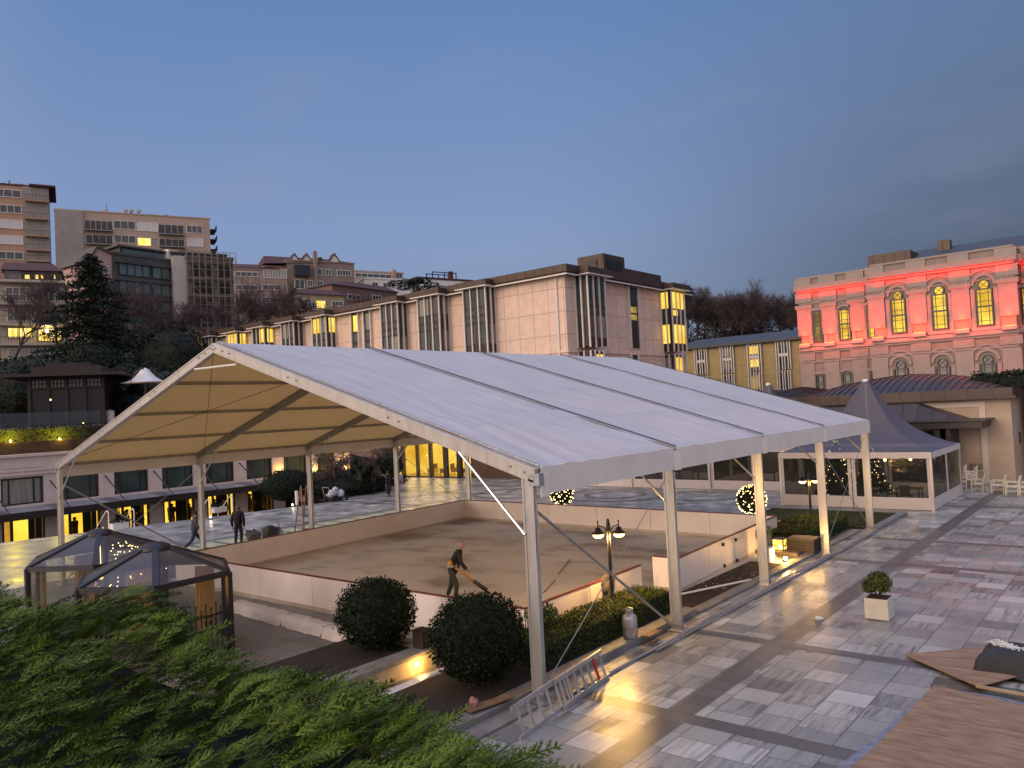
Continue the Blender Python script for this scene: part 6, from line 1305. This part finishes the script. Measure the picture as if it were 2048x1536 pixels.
# tensile parasol
c = atd(290, 742, 63); t = thing('parasol', 'white tensile parasol with four curved black ribs in the upper garden', 'parasol', (c[0], c[1], 4)); ez_ = atd(290, 766, 63)[2]; rr = abs(atd(334, 767, 63)-atd(246, 767, 63)); R0 = float(np.linalg.norm(rr))/2
MB().lathe([(R0, 0), (R0*.72, .16), (R0*.48, .42), (R0*.3, .76), (R0*.16, 1.08), (.08, 1.2)], (c[0], c[1], ez_), 20).build('canopy', white_p, t, smooth=True); MB().tube((c[0], c[1], 4.2), (c[0], c[1], ez_+1.0), .06, 8).build('pole', black, t)
rb = MB()
for k in range(4):
    a = .5+k*math.pi/2; pr = None
    for i in range(9): q = i/8; p = (c[0]+math.cos(a)*R0*1.05*q, c[1]+math.sin(a)*R0*1.05*q, ez_+1.15*math.cos(q*math.pi/2)**.8); rb.tube(pr, p, .035, 5) if pr else 0; pr = p
rb.build('rib', black, t)
# garden hedges
def blob(px, py, D, r, n, sz, seed, label, mat=None, name='bush'):
    c = atd(px, py, D); t = thing(name, label, 'bush', (c[0], c[1], c[2]-r[2])); MB().quads(leaf_ball(tuple(c), r, n, sz, seed, .08)).build('foliage', mat or dark_leaf, t); MB().ball(tuple(c), [q*.88 for q in r], 14, 8).build('foliage_core', core_m, t)
blob(60, 752, 74, (9, 5, 1.7), 5000, .3, 101, 'long dark clipped hedge mass right behind the wooden pavilion roof')
blob(185, 736, 78, (3.0, 3, 2.6), 3500, .3, 102, 'rounded dark bush between the wooden pavilion and the tall conifer')
blob(330, 800, 72, (6, 4, 3.0), 5000, .3, 103, 'dark bush mass below the white tensile parasol')
blob(255, 830, 68, (4, 3, 2.0), 3000, .28, 104, 'low dark bush between the pavilion and the parasol pole')
blob(230, 790, 80, (9, 4, 3.6), 5000, .32, 105, 'tall dark hedge standing behind the parasol'); blob(20, 790, 70, (6, 3, 3.0), 3500, .3, 106, 'dark bush at the left edge behind the wooden pavilion')
blob(345, 740, 88, (5, 4, 5.0), 4000, .36, 107, 'dark dense bush beside the far end of the hotel eaves')
# big conifer
def conifer(px, pyt, pyb, D, halfpx, seed, label, n_l=46):
    top = atd(px, pyt, D); bot = atd(px, pyb, D); z0, z1 = bot[2], top[2]; cx, cy = bot[0], bot[1]; R_ = D*halfpx/FPX; t = thing('conifer_tree', label, 'tree', (cx, cy, z0)); g = np.random.default_rng(seed)
    tr = MB().tube((cx, cy, z0-2), (cx, cy, z1), .35, 8, .04); Ps = []; Ns = []
    for i in range(n_l*7):
        f = (i/(n_l*7))**.9; zz = z1-(z1-z0)*f; r = (R_*(.06+94/100*f**.75))*g.uniform(.55, 1.18); a = g.uniform(0, 6.28); ca, sa = math.cos(a), math.sin(a)
        e = (cx+ca*r, cy+sa*r, zz-r*.10+g.normal(0, .2)); tr.tube((cx, cy, zz), e, .06, 4, .015)
        m_ = int(26+r*14); u = g.uniform(.12, 1.05, m_); wdt = (1-u*.75)*r*.28+.15; off = g.normal(0, 1, m_)*wdt
        P = np.stack([cx+ca*r*u-sa*off, cy+sa*r*u+ca*off, zz-(r*.10)*u-abs(off)*.25+g.normal(0, .07, m_)-.10*u*u*r*.5], 1); Ps.append(P); Ns.append(np.tile((0, 0, 1.), (m_, 1)))
    P = np.concatenate(Ps); N_ = np.concatenate(Ns); MB().quads(leaf_quads(P, N_, .40, g, .4, .55)).build('foliage', cedar_leaf, t); tr.build('trunk', bark, t)
conifer(188, 506, 790, 86, 150, 7, 'tall dark conifer with drooping layered branches in front of the left apartment blocks')
# ================================================================== HOUSES ON THE HILL
T1, T2 = Z(0, 340, .25), Z(340, 460, .25)
roof_r = M('tile_roof', (.075, .03, .025), .8, .25, 2, .2)
def hz_bot(p): return float(p)
def block(label, zf, L, R, D, zbot, depth, wall, name='apartment_building', parapet=.3, roof_m=None, group='houses on the hillside'):
    """L, R: pixel (zoomed) of the facade's top corners; plan derived so that the roof line is level"""
    a, b_ = zf(*L), zf(*R); pa = atd(a[0], a[1], D); z = pa[2]; d = ray(*b_); pb = CP+d*((z-CP[2])/d[2]); F = Fac(pa, (pb-pa)[:2]); W_ = float(np.linalg.norm((pb-pa)[:2]))
    t = thing(name, label, 'building', (pa[0], pa[1], zbot), group); MB().fbox(F, 0, W_, zbot, z, -depth, 0).build('wall', wall, t)
    MB().fbox(F, -.15, W_+.15, z, z+parapet, -depth-.15, .15).build('roof', roof_m or wall, t)
    return t, F, W_, z
def wins(t, F, zf, rects, nx=3, ny=1, frame=None, pane=None, out=.12, fw=.1):
    for r in rects:
        kw = dict(nx=nx, ny=ny, pane=pane); 
        if len(r) > 4: kw.update(r[4])
        window(F, t, rect(zf, r[:4]), frame=frame or white_p, out=out, fw=fw, **kw)
def balcony(t, F, zf, r, wallm, rail='bars', deep=1.4, back=None, lamp=None):
    (u0, z1), (u1, z0) = F.pix(*zf(r[0], r[1])), F.pix(*zf(r[2], r[3])); b_ = MB().fbox(F, u0, u1, z0-.2, z0, .003, deep).build('balcony', wallm, t)
    MB().fbox(F, u0+.05, u1-.05, z0+.02, z1, .004, .03).build('shade_panel', M('shade_panel_dark', (.035, .034, .035), .5, .4, 1.5, .1, spec=.6), b_)  # flat dark panel, the shade of a balcony recess put into its colour
    rl = MB().fbox(F, u0, u1, z0+.95, z0+1.02, deep-.06, deep)
    n = max(4, int((u1-u0)/.55))
    for i in range(n+1): u = u0+(u1-u0-.05)*i/n; rl.fbox(F, u, u+.05, z0, z0+.95, deep-.05, deep-.01)
    rl.build('railing', black if rail == 'bars' else white_p, b_)
    k = max(2, int((u1-u0)/1.2)); fm_ = MB()
    for i in range(k+1): u = u0+.05+(u1-u0-.16)*i/k; fm_.fbox(F, u, u+.06, z0, z1-.15, .03, .10)
    fm_.fbox(F, u0+.05, u1-.05, z1-.15, z1-.08, .03, .10)
    fm_.build('glazing_bars', white_p, b_)
    if lamp: MB().fbox(F, u0+(u1-u0)*lamp[0], u0+(u1-u0)*lamp[1], z0+.3, z1-.25, .03, .05).build('lit_pane', litb, b_)
    return b_
HB = 10
# --- tower at the far left
peach = M('peach_wall', (.40, .25, .17), .8, .08, .8, .1); cream_w = M('cream_wall', (.42, .36, .30), .8, .08, .6, .1); grey_w = M('grey_wall', (.27, .25, .23), .8, .1, .6, .1); dark_w = M('dark_clad', (.07, .065, .06), .6, .2, .5, .1)
t, F, W_, z = block('tall peach-banded apartment tower cut by the left edge of the view', T1, (-60, 112), (388, 148), 150, HB, 11, peach, roof_m=roof_r)
MB().fbox(F, F.pix(*T1(190, 400))[0], W_, z-22, z-.01, .003, .25).build('wall_strip', grey_w, t)
wins(t, F, T1, [(-40, 152, 166, 222), (0, 278, 170, 348, dict(nx=3)), (-20, 395, 180, 470, dict(pane=M('shutter', (.55, .53, .5), .6, .06, 2, .05, stretch=(1, 1, 20)))), (-20, 522, 182, 596, dict(pane=MC['shutter'])), (-20, 652, 185, 716)])
for r in ((200, 165, 380, 262), (200, 288, 385, 404), (203, 432, 388, 540), (206, 552, 400, 652), (210, 668, 400, 738)): balcony(t, F, T1, r, peach)
MB().fbox(F, W_-3.2, W_+1.2, z+.02, z+.35, -11, 1.2).build('eave', roof_r, t)
for x0, x1, y0 in ((10, 35, 72), (58, 75, 52), (110, 190, 78)):
    (u0, z1), (u1, _) = F.pix(*T1(x0, y0)), F.pix(*T1(x1, y0)); MB().fbox(F, u0, u1, z, z1, -4, -2.5).build('chimney', grey_w, t)
# --- wide beige block
t, F, W_, z = block('wide beige flat-roofed apartment block with balconies behind the glass building', T1, (434, 318), (1676, 394), 185, HB, 12, M('beige_block', (.40, .31, .24), .8, .08, .5, .1))
MB().fbox(F, 0, F.pix(*T1(665, 400))[0], 20, z-.02, .003, .3).build('wall_strip', grey_w, t)
wins(t, F, T1, [(512, 382, 655, 452), (515, 495, 655, 565), (518, 615, 655, 680), (910, 405, 1080, 475), (915, 520, 1085, 587), (1098, 418, 1260, 492, dict(pane=MC['shutter'])), (1495, 445, 1616, 505), (1497, 545, 1624, 612, dict(pane=MC['shutter']))])
window(F, t, rect(T1, (1102, 543, 1205, 607)), 2, 1, white_p, litb); window(F, t, rect(T1, (1212, 543, 1264, 607)), 1, 1, white_p, glass_c)
for r in ((672, 395, 905, 492), (684, 512, 905, 602), (1265, 430, 1475, 524), (1272, 545, 1480, 622), (690, 625, 905, 700)): balcony(t, F, T1, r, grey_w)
for i in range(3): zz = F.pix(*T1(1676, 470+80*i))[1]; MB().fbox(F, W_, W_+1.8, zz, zz+.2, -7, -1).fbox(F, W_+1.7, W_+1.8, zz+.2, zz+1.2, -7, -1).build('balcony', dark_w, t)
for x0, x1, y0 in ((820, 856, 330), (972, 1160, 334), (1318, 1350, 342), (1235, 1250, 350)): (u0, z1), (u1, _) = F.pix(*T1(x0, y0)), F.pix(*T1(x1, y0)); MB().fbox(F, u0, u1, z+.3, z1, -4, -2).build('chimney', roof_r, t)
mb = MB(); 
for x in (845, 1005, 1052, 1112): (u, z1) = F.pix(*T1(x, 322)); mb2 = MB(); c_ = F.w(u, z1, -1); mb2.tube(c_, (c_[0]+.2, c_[1]-.3, c_[2]+.1), .55, 12, .45).tube((c_[0], c_[1], z+.3), c_, .05, 4).build('satellite_dish', grey_w, t)
(u, z1) = F.pix(*T1(850, 262)); MB().tube(F.w(u, z+.3, -1), F.w(u, z1, -1), .06, 4).build('antenna', black, t)
# --- dark glazed building
glz = M('blue_green_glazing', (.09, .14, .14), .12, .4, .35, .02, spec=.9)
t, F, W_, z = block('dark framed glass apartment building with a set-back glazed penthouse', T1, (905, 672), (1442, 742), 122, HB, 12, dark_w, parapet=.4)
for i in range(6):
    y0 = 755+i*140; dy = 3*i
    for (x0, x1) in ((950, 1195), (1215, 1425)):
        yo = -14 if x0 < 1000 else 0; (u0, _), (u1, _) = F.pix(*T1(x0, y0)), F.pix(*T1(x1, y0)); z1 = F.pix(*T1(1215, y0-6))[1]; z0 = F.pix(*T1(1215, y0+112))[1]; fr = MB(); k = 4 if x0 < 1000 else 3
        z1b = z-1.2-(z-1.2-F.pix(*T1(1215, 1430))[1])/4.8*i; H = 2.35 if False else (z1-z0)
        for q in range(k+1): u = u0+(u1-u0)*q/k; fr.fbox(F, u-.06, u+.06, z0, z1, .02, .14)
        fr.fbox(F, u0, u1, z1-.1, z1, .02, .15).fbox(F, u0, u1, z0, z0+.1, .02, .15); wo = fr.build('window', bronze, t)
        for q in range(k): a = u0+(u1-u0)*q/k+.07; b_ = u0+(u1-u0)*(q+1)/k-.07; MB().fbox(F, a, b_, z0+.1, z1-.1, .02, .06).build('pane', glz, wo)
    (u0, z1), (u1, z0) = F.pix(*T1(925, 735+i*140-14)), F.pix(*T1(1440, 752+i*140)); MB().fbox(F, .0, W_+.1, z1-.35, z1+.1, .01, .5).build('floor_band', dark_w, t)
(u0, z1), (u1, _) = F.pix(*T1(905, 594), -2), F.pix(*T1(1340, 640), -2); pt_ = MB().fbox(F, u0+1, u1, z+.4, z1-.3, -10, -2).build('penthouse', dark_w, t); MB().fbox(F, u0+.3, u1+.3, z1-.3, z1, -10, -1.4).build('penthouse_roof', dark_w, pt_); MB().fbox(F, u0+1.5, u1-.4, z+.6, z1-.5, -2, -1.95).build('pane', glz, pt_)
(u2, z2), (u3, _) = F.pix(*T1(1342, 632), -1), F.pix(*T1(1434, 640), -1); MB().fbox(F, u2, u3, z+.4, z2, -8, -1).build('lift_box', white_p, t)
pinkw = M('pink_gable', (.48, .32, .29), .8, .06, .8, .1)
(ua, za), (ub, zb2), (uc, zc2) = F.pix(*T1(720, 715), -.5), F.pix(*T1(772, 622), -.5), F.pix(*T1(915, 690), -.5)
tg = thing('gabled_house', 'pink gable wall of a house seen between the conifer and the dark glass building', 'building', F.w(ua, HB, -1), 'houses on the hillside'); MB().ftri(F, [(ua, HB), (uc-.02, HB), (uc-.02, zc2), (ub, zb2), (ua, za)], -9, -.5).build('wall', pinkw, tg); MB().bar(F.w(ua-.4, za-.3, -4.7), F.w(ub, zb2+.15, -4.7), 9, .25).bar(F.w(ub, zb2+.15, -4.7), F.w(uc, zc2+.2, -4.7), 9, .25).build('roof', dark_w, tg)
for i in range(4): (u, z_) = F.pix(*T1(820, 780+i*90), -.5); window(F, tg, None, 2, 1, white_p, glass_c, .1, n0=-.5, uvz=(u-.6, u+.9, z_-.9, z_+.2))
# --- scaffolded building
t, F, W_, z = block('half-stripped concrete building covered in scaffolding', T1, (1490, 704), (1862, 724), 128, HB, 11, M('raw_concrete', (.13, .11, .095), .9, .3, .8, .3), parapet=.5)
MB().fbox(F, -1.9, -.003, HB, z+.4, -9, -.6).build('side_wall', M('render_white', (.42, .40, .38), .8, .08, .7, .1), t)
for i in range(7):
    zz = z-1.0-i*2.75; 
    for (a, b_) in ((.10, .55), (.66, .95)): MB().fbox(F, W_*a, W_*b_, zz-1.9, zz-.1, .003, .02).build('opening_shade_sheet', M('opening_shade', (.02, .018, .017), .9, .5, 1, .2), t)  # flat sheets on the wall, the openings' shade put into their colour
    MB().fbox(F, 0, W_, zz+.2, zz+.4, .003, .25).build('floor_slab', MC['raw_concrete'], t)
sf = thing('scaffolding', 'thin metal scaffolding standing against the half-stripped concrete building', 'scaffolding', F.w(0, HB, 1.2)); sm = M('scaffold_steel', (.20, .17, .14), .6, .3, 3, 0); po = MB(); lg_ = MB()
for i in range(9): u = W_*(-.02+1.06*i/8); po.tube(F.w(u, HB, 1.2), F.w(u, z+1.1, 1.2), .045, 5).tube(F.w(u, HB, .6), F.w(u, z+.8, .6), .04, 5)
for j in range(15): zz = z+1.0-1.45*j; lg_.tube(F.w(-.3, zz, 1.2), F.w(W_+.3, zz, 1.2), .04, 5); 
for j in range(5): lg_.tube(F.w(W_*.05, z-4.2*j, 1.25), F.w(W_*.45, z-4.2*j-3.4, 1.25), .035, 4)
po.build('standard', sm, sf); lg_.build('ledger', sm, sf)
(u0, z1), (u1, _) = F.pix(*T1(1372, 652), -4), F.pix(*T1(1800, 668), -4); pt_ = MB().fbox(F, u0, u1, z+.5, z1-.3, -11, -4).build('penthouse', dark_w, t); MB().fbox(F, u0-.3, u1+.3, z1-.3, z1, -11, -3.5).build('penthouse_roof', dark_w, pt_)
for i in range(5): a = u0+(u1-u0)*(i+.1)/5; MB().fbox(F, a, a+(u1-u0)*.16, z+.8, z1-.5, -4, -3.95).build('pane', glz, pt_)
# --- white terraces lower left
t, F, W_, z = block('pale terraced apartment house with red attic roof and two bright yellow windows', T1, (-10, 890), (505, 902), 104, HB, 9, M('pale_wall', (.36, .33, .28), .8, .1, .6, .1), roof_m=cream_w)
for (x0, x1, y0, y1, nx) in ((50, 262, 942, 1046, 4), (292, 490, 948, 1050, 4), (60, 262, 1108, 1208, 4), (298, 490, 1118, 1206, 4)): window(F, t, rect(T1, (x0, y0, x1, y1)), nx, 2, white_p, M('muted_glass', (.09, .085, .085), .2, .5, 1.2, .02, spec=.6), .14, .09)
window(F, t, rect(T1, (66, 1266, 254, 1338)), 5, 1, bronze, litb, .14, .08); window(F, t, rect(T1, (306, 1272, 490, 1366)), 4, 2, bronze, litb, .14, .08)
window(F, t, rect(T1, (70, 1432, 400, 1524)), 4, 1, white_p, glass_c, .14, .09)
lp_ = F.pix(*T1(375, 1285), .3); MB().ball(F.w(lp_[0], lp_[1], .35), .22, 8, 6).build('terrace_lamp', Glow('terrace_lamp', (1, .85, .5), (1, .9, .6), 6), t)
light('POINT', F.w(lp_[0], lp_[1]+.2, 1.0), 120, (1, .75, .3), .3, parent=t)
for y in (893, 1072, 1232, 1392): zz = F.pix(*T1(250, y))[1]; MB().fbox(F, -.2, W_+.2, zz-.3, zz, .003, 1.4).build('terrace_slab', cream_w, t); rl = MB().fbox(F, -.2, W_+.2, zz+.85, zz+.9, 1.3, 1.36); [rl.fbox(F, -.2+W_*i/24, -.16+W_*i/24, zz, zz+.85, 1.31, 1.35) for i in range(25)]; rl.build('railing', black, t)
(u0, z1), (u1, z2) = F.pix(*T1(35, 790), -1.5), F.pix(*T1(480, 830), -1.5)
at = MB().fbox(F, u0, u1, z+.3, z1-.2, -8, -1.5).build('attic', bronze, t); MB().fbox(F, u0, u0+(u1-u0)*.3, z+.4, z1-.3, -1.5, -1.4).build('pane', MC['muted_glass'], at)
for x, w_ in ((200, 30), (285, 18), (328, 14), (433, 8)): (ux, zx) = F.pix(*T1(x, 868), -1.3); MB().fbox(F, ux, ux+w_*.017, zx, zx+.5, -1.5, -1.3).build('lit_pane', litb, at)
zr2 = F.pix(*T1(200, 742), -5)[1]; MB().add([F.w(u0-.4, z1-.2, -.9), F.w(u1+.3, z1-.2, -.9), F.w(u1-1, zr2, -5), F.w(u0-.4, zr2, -5), F.w(u0-.4, z1-.2, -9), F.w(u1+.3, z1-.2, -9)], [(0, 1, 2, 3), (3, 2, 5, 4), (0, 3, 4), (1, 5, 2), (0, 4, 5, 1)]).build('roof', roof_r, at)
# --- middle houses (second zoom)
t, F, W_, z = block('low house with brick-red roof and long glazed white terrace above the scaffolding', T2, (500, 312), (936, 326), 160, HB, 10, M('mid_wall', (.30, .24, .20), .8, .1, .6, .1), roof_m=cream_w)
(u0, z1), (u1, _) = F.pix(*T2(510, 270), -4), F.pix(*T2(848, 300), -4); MB().add([F.w(0, z+.3, .4), F.w(u1, z+.3, .4), F.w(u1-2, z1, -4), F.w(0, z1, -4), F.w(0, z+.3, -9), F.w(u1, z+.3, -9)], [(0, 1, 2, 3), (3, 2, 5, 4), (0, 3, 4), (1, 5, 2)]).build('roof', roof_r, t)
wins(t, F, T2, [(752, 322, 932, 386, dict(nx=8, pane=glass_c)), (520, 335, 700, 372, dict(nx=4)), (520, 440, 700, 480), (740, 440, 880, 480), (520, 540, 700, 580), (740, 540, 900, 580)])
t, F, W_, z = block('brown-grey apartment block with three triangular roof vents and a tall chimney', T2, (936, 246), (1472, 274), 165, HB, 11, M('brown_block', (.24, .19, .16), .8, .08, .6, .1))
(ua, za) = F.pix(*T2(862, 320), -6); MB().fbox(F, -4.6, -.003, HB, z-.8, -10, -1.5).build('side_wall', pinkw, t)
(u1, z1) = F.pix(*T2(1415, 252), -5); zr3 = F.pix(*T2(890, 214), -5)[1]; MB().add([F.w(-4.8, z-.8, .2), F.w(W_-1, z+.3, .2), F.w(W_-4, zr3, -5), F.w(-3.5, zr3, -5), F.w(-4.8, z-.8, -10), F.w(W_-1, z+.3, -10)], [(0, 1, 2, 3), (3, 2, 5, 4), (0, 3, 4), (1, 5, 2)]).build('roof', roof_r, t)
for x in (994, 1091, 1313): (u, zz) = F.pix(*T2(x, 192), -1); MB().ftri(F, [(u-1.25, zz-1.9), (u+1.25, zz-1.9), (u, zz)], -3, -1).build('roof_vent', white_p, t); MB().bar(F.w(u-1.4, zz-2.0, -1.9), F.w(u, zz+.1, -1.9), 2.4, .14).bar(F.w(u, zz+.1, -1.9), F.w(u+1.4, zz-2.0, -1.9), 2.4, .14).build('vent_roof', roof_r, t)
for x0, x1, y0 in ((1140, 1166, 172), (1214, 1240, 202)): (u0, z1), (u1, _) = F.pix(*T2(x0, y0)), F.pix(*T2(x1, y0)); MB().fbox(F, u0, u1, HB if x0 < 1200 else z, z1, .003 if x0 < 1200 else -4, .8 if x0 < 1200 else -2).build('chimney', MC['brown_block'] if x0 < 1200 else roof_r, t)
wins(t, F, T2, [(1175, 312, 1215, 360, dict(nx=1)), (1246, 317, 1285, 365, dict(nx=2)), (1336, 322, 1446, 368, dict(nx=5)), (1000, 400, 1075, 470, dict(nx=2)), (1100, 405, 1140, 450, dict(nx=2)), (1180, 410, 1220, 450, dict(nx=2))], pane=glass_t)
(u0, z1), (u1, z0) = F.pix(*T2(990, 285)), F.pix(*T2(1112, 376)); MB().fbox(F, u0, u1, z0, z1, .003, 1.2).build('bay_window', M('awning_dark', (.02, .022, .035), .7, .2, 3, .1, stretch=(1, 1, 9)), t)
t, F, W_, z = block('long white modern building with a dark ribbon window and flat roof', T2, (1476, 330), (1866, 350), 195, HB, 10, cream_w, roof_m=cream_w)
wins(t, F, T2, [(1480, 346, 1770, 385, dict(nx=6)), (1806, 345, 1855, 385, dict(nx=2))], pane=glass_t)
(u0, z1), (u1, _) = F.pix(*T2(1775, 320)), F.pix(*T2(1800, 320)); MB().fbox(F, u0, u1, z-3, z1, .003, .8).build('chimney', peach, t)
t, F, W_, z = block('white villa with flat roof slab behind the flat-topped pine', T2, (1555, 392), (2060, 408), 178, HB, 9, white_p, roof_m=white_p)
wins(t, F, T2, [(1705, 425, 1800, 462, dict(nx=3)), (1618, 420, 1662, 455, dict(nx=2)), (1900, 430, 1990, 465, dict(nx=3))], pane=glass_t)
def hip(label, zf, E0, E1, D, ridge, depth, wall, rects, lits=()):
    t, F, W_, z = block(label, zf, E0, E1, D, HB, depth, wall, parapet=.1)
    (r0, zr_), (r1, _) = F.pix(*zf(*ridge[0]), -depth/2), F.pix(*zf(*ridge[1]), -depth/2); o_ = .5
    MB().add([F.w(-o_, z+.11, o_), F.w(W_+o_, z+.11, o_), F.w(W_+o_, z+.11, -depth-o_), F.w(-o_, z+.11, -depth-o_), F.w(r0, zr_, -depth/2), F.w(r1, zr_, -depth/2)], [(0, 1, 5, 4), (1, 2, 5), (2, 3, 4, 5), (3, 0, 4), (0, 3, 2, 1)]).build('roof', roof_r, t)
    wins(t, F, zf, rects); 
    for r in lits: window(F, t, rect(zf, r), 2, 1, white_p, litb, .12, .08)
    return t, F, W_, z
hip('house with a dark red hipped roof right of the brown-grey apartment block', T2, (1296, 440), (1815, 505), 158, ((1400, 410), (1700, 462)), 9, M('red_wall', (.20, .12, .10), .8, .1, 1, .1), [(1618, 522, 1690, 562, dict(nx=3)), (1420, 515, 1520, 560, dict(nx=3))])
t, F, W_, z = hip('yellowish house with red roofs and one bright yellow balcony door', T2, (1000, 512), (1392, 532), 140, ((1060, 470), (1290, 490)), 9, M('yellow_wall', (.42, .34, .20), .8, .1, 1, .1), [(1040, 556, 1130, 608, dict(nx=3)), (1296, 572, 1380, 608, dict(nx=3)), (1030, 640, 1100, 680)], [(1170, 567, 1242, 626)])
balcony(t, F, T2, (1110, 575, 1165, 640), cream_w)
t, F, W_, z = block('white house with a black roof pergola behind the hotel eaves', Y3, (-60, 287), (350, 312), 190, HB, 10, white_p, roof_m=roof_r, parapet=.5)
wins(t, F, Y3, [(92, 338, 160, 375, dict(nx=3)), (-40, 338, 40, 372, dict(nx=3))], pane=glass_t)
(u0, z1), (u1, _) = F.pix(*Y3(55, 240), -2), F.pix(*Y3(230, 250), -2); pg = MB()
for u in (u0, (u0+u1)/2, u1):
    for n_ in (-2, -5): pg.fbox(F, u-.1, u+.1, z, z1, n_-.1, n_+.1)
pg.fbox(F, u0-.2, u1+.2, z1, z1+.2, -2.1, -1.9).fbox(F, u0-.2, u1+.2, z1, z1+.2, -5.1, -4.9); pg.build('pergola', black, t); (u, z1) = F.pix(*Y3(188, 236), -4); MB().fbox(F, u-.5, u+.5, z, z1, -4.5, -3.5).build('chimney', roof_r, t)
# ================================================================== TREES
twr = M('twig_reddish', (.085, .055, .055), .9, .3, 1, 0)
MINR[0] = .015
bt = [bare_tree(11, 200+i, 'bare tree', maxl=4, spread=s_, kids=k_, cr_m=twr, r=.16, first=.34, up=.10) for i, (s_, k_) in enumerate(((.5, (3, 4)), (.62, (3, 5)), (.42, (3, 4))))]
tl = [(205, 720, 98, 1.25, 'reddish bare tree in front of the pink gable wall'), (262, 735, 97, 1.25, 'bare tree with a pale trunk in front of the dark glass building'), (28, 735, 92, 1.05, 'bare tree at the left edge before the terraced apartment house'), (115, 700, 99, 1.1, 'bare tree between the terraced house and the tall conifer'),
      (425, 735, 104, 1.15, 'bare tree in front of the scaffolded building'), (385, 740, 101, .9, 'smaller bare tree left of the scaffolding'), (478, 725, 108, 1.25, 'broad bare tree right of the scaffolding'), (520, 715, 110, 1.15, 'bare tree left of the yellowish house'), (560, 712, 106, 1.2, 'bare tree in front of the glazed white terrace house'), (600, 700, 112, .95, 'bare tree standing before the yellowish house'), (660, 690, 128, .8, 'small bare tree right of the bright yellow balcony door'), (720, 665, 135, .8, 'bare tree in front of the red hipped roof house'), (235, 740, 90, .85, 'small bare tree between the conifer and the glass building'), (320, 745, 98, .9, 'thin bare tree low in front of the dark glass building'),
      (1020, 640, 175, .95, 'twiggy treetop showing above the hotel roof, left one'), (1055, 640, 172, 1.0, 'twiggy treetop showing above the hotel roof, right one')]
for k, (px, py, D, sc_, lb_) in enumerate(tl):
    c = atd(px, py, D); o = bt[k % 3] if k < 3 else None
    if o is not None: place(o, c, k*1.3, sc_); o['label'] = lb_; o['group'] = 'bare trees on the hillside'
    else: o = dup(bt[k % 3], c, k*1.3, sc_, lb_); o['group'] = 'bare trees on the hillside'
# wood beyond the annex
wt = [bare_tree(13, 300+i, 'bare tree', maxl=4, spread=.6, kids=(4, 5), cr_m=M('twig_dark', (.075, .055, .055), .9, .3, 1, 0), r=.2, first=.30, up=.10) for i in range(2)]
xs = [1375, 1392, 1410, 1428, 1447, 1466, 1484, 1503, 1522, 1541, 1560, 1579, 1598, 1616]
g = rnd(5)
for k, px in enumerate(xs):
    D = 140+(k % 3)*14; c = atd(px, 690+(k % 3)*2, D); src = wt[k % 2]; lb_ = 'tall bare tree in the wood on the skyline between the hotel end and the palace'
    if k < 2: o = place(src, c, g.random()*6, .95+.2*g.random()); o['label'] = lb_
    else: o = dup(src, c, g.random()*6, .92+.25*g.random(), lb_)
    o['group'] = 'bare trees of the skyline wood'
g_ = np.random.default_rng(8); mb = MB(); P = []
for k in range(30): c = atd(1370+260*g_.random(), 672+14*g_.random(), 150+25*g_.random()); P.append(leaf_ball(tuple(c), (3.5, 3.5, 2.6), 350, .5, k, .2))
tag(mb.quads(np.concatenate(P)).build('undergrowth', Leaf('undergrowth', (.02, .02, .014), (.06, .05, .04))), 'dark undergrowth at the foot of the skyline wood', 'undergrowth', kind='stuff')
g_ = np.random.default_rng(18); P = []
for k in range(70): c = atd(300+480*g_.random(), 690+50*g_.random(), 92+30*g_.random()); P.append(leaf_ball((c[0], c[1], c[2]-1), (3.5, 3.5, 2.2), 260, .45, k, .2))
tag(MB().quads(np.concatenate(P)).build('undergrowth', MC['undergrowth']), 'dark scrub on the slope between the hillside houses and the hotel', 'undergrowth', kind='stuff')
# flat-topped pine
c = atd(828, 590, 150); t = thing('umbrella_pine', 'dark flat-topped pine above the hotel eaves before the white villa', 'tree', tuple(c)); tr = MB().tube((c[0], c[1], c[2]-6), (c[0], c[1], c[2]+1.8), .3, 7, .15); P = []
for k in range(9): a = k*2.4; r = .7+.38*k; q = (c[0]+r*math.cos(a), c[1]+r*math.sin(a), c[2]+1.9+.4*math.sin(k*3)+(.6 if k < 4 else 0)); tr.tube((c[0], c[1], c[2]+.5), q, .09, 5, .03); P.append(leaf_ball(q, (1.5, 1.5, .5), 420, .3, k, .1))
MB().quads(np.concatenate(P)).build('foliage', cedar_leaf, t); tr.build('trunk', bark, t)
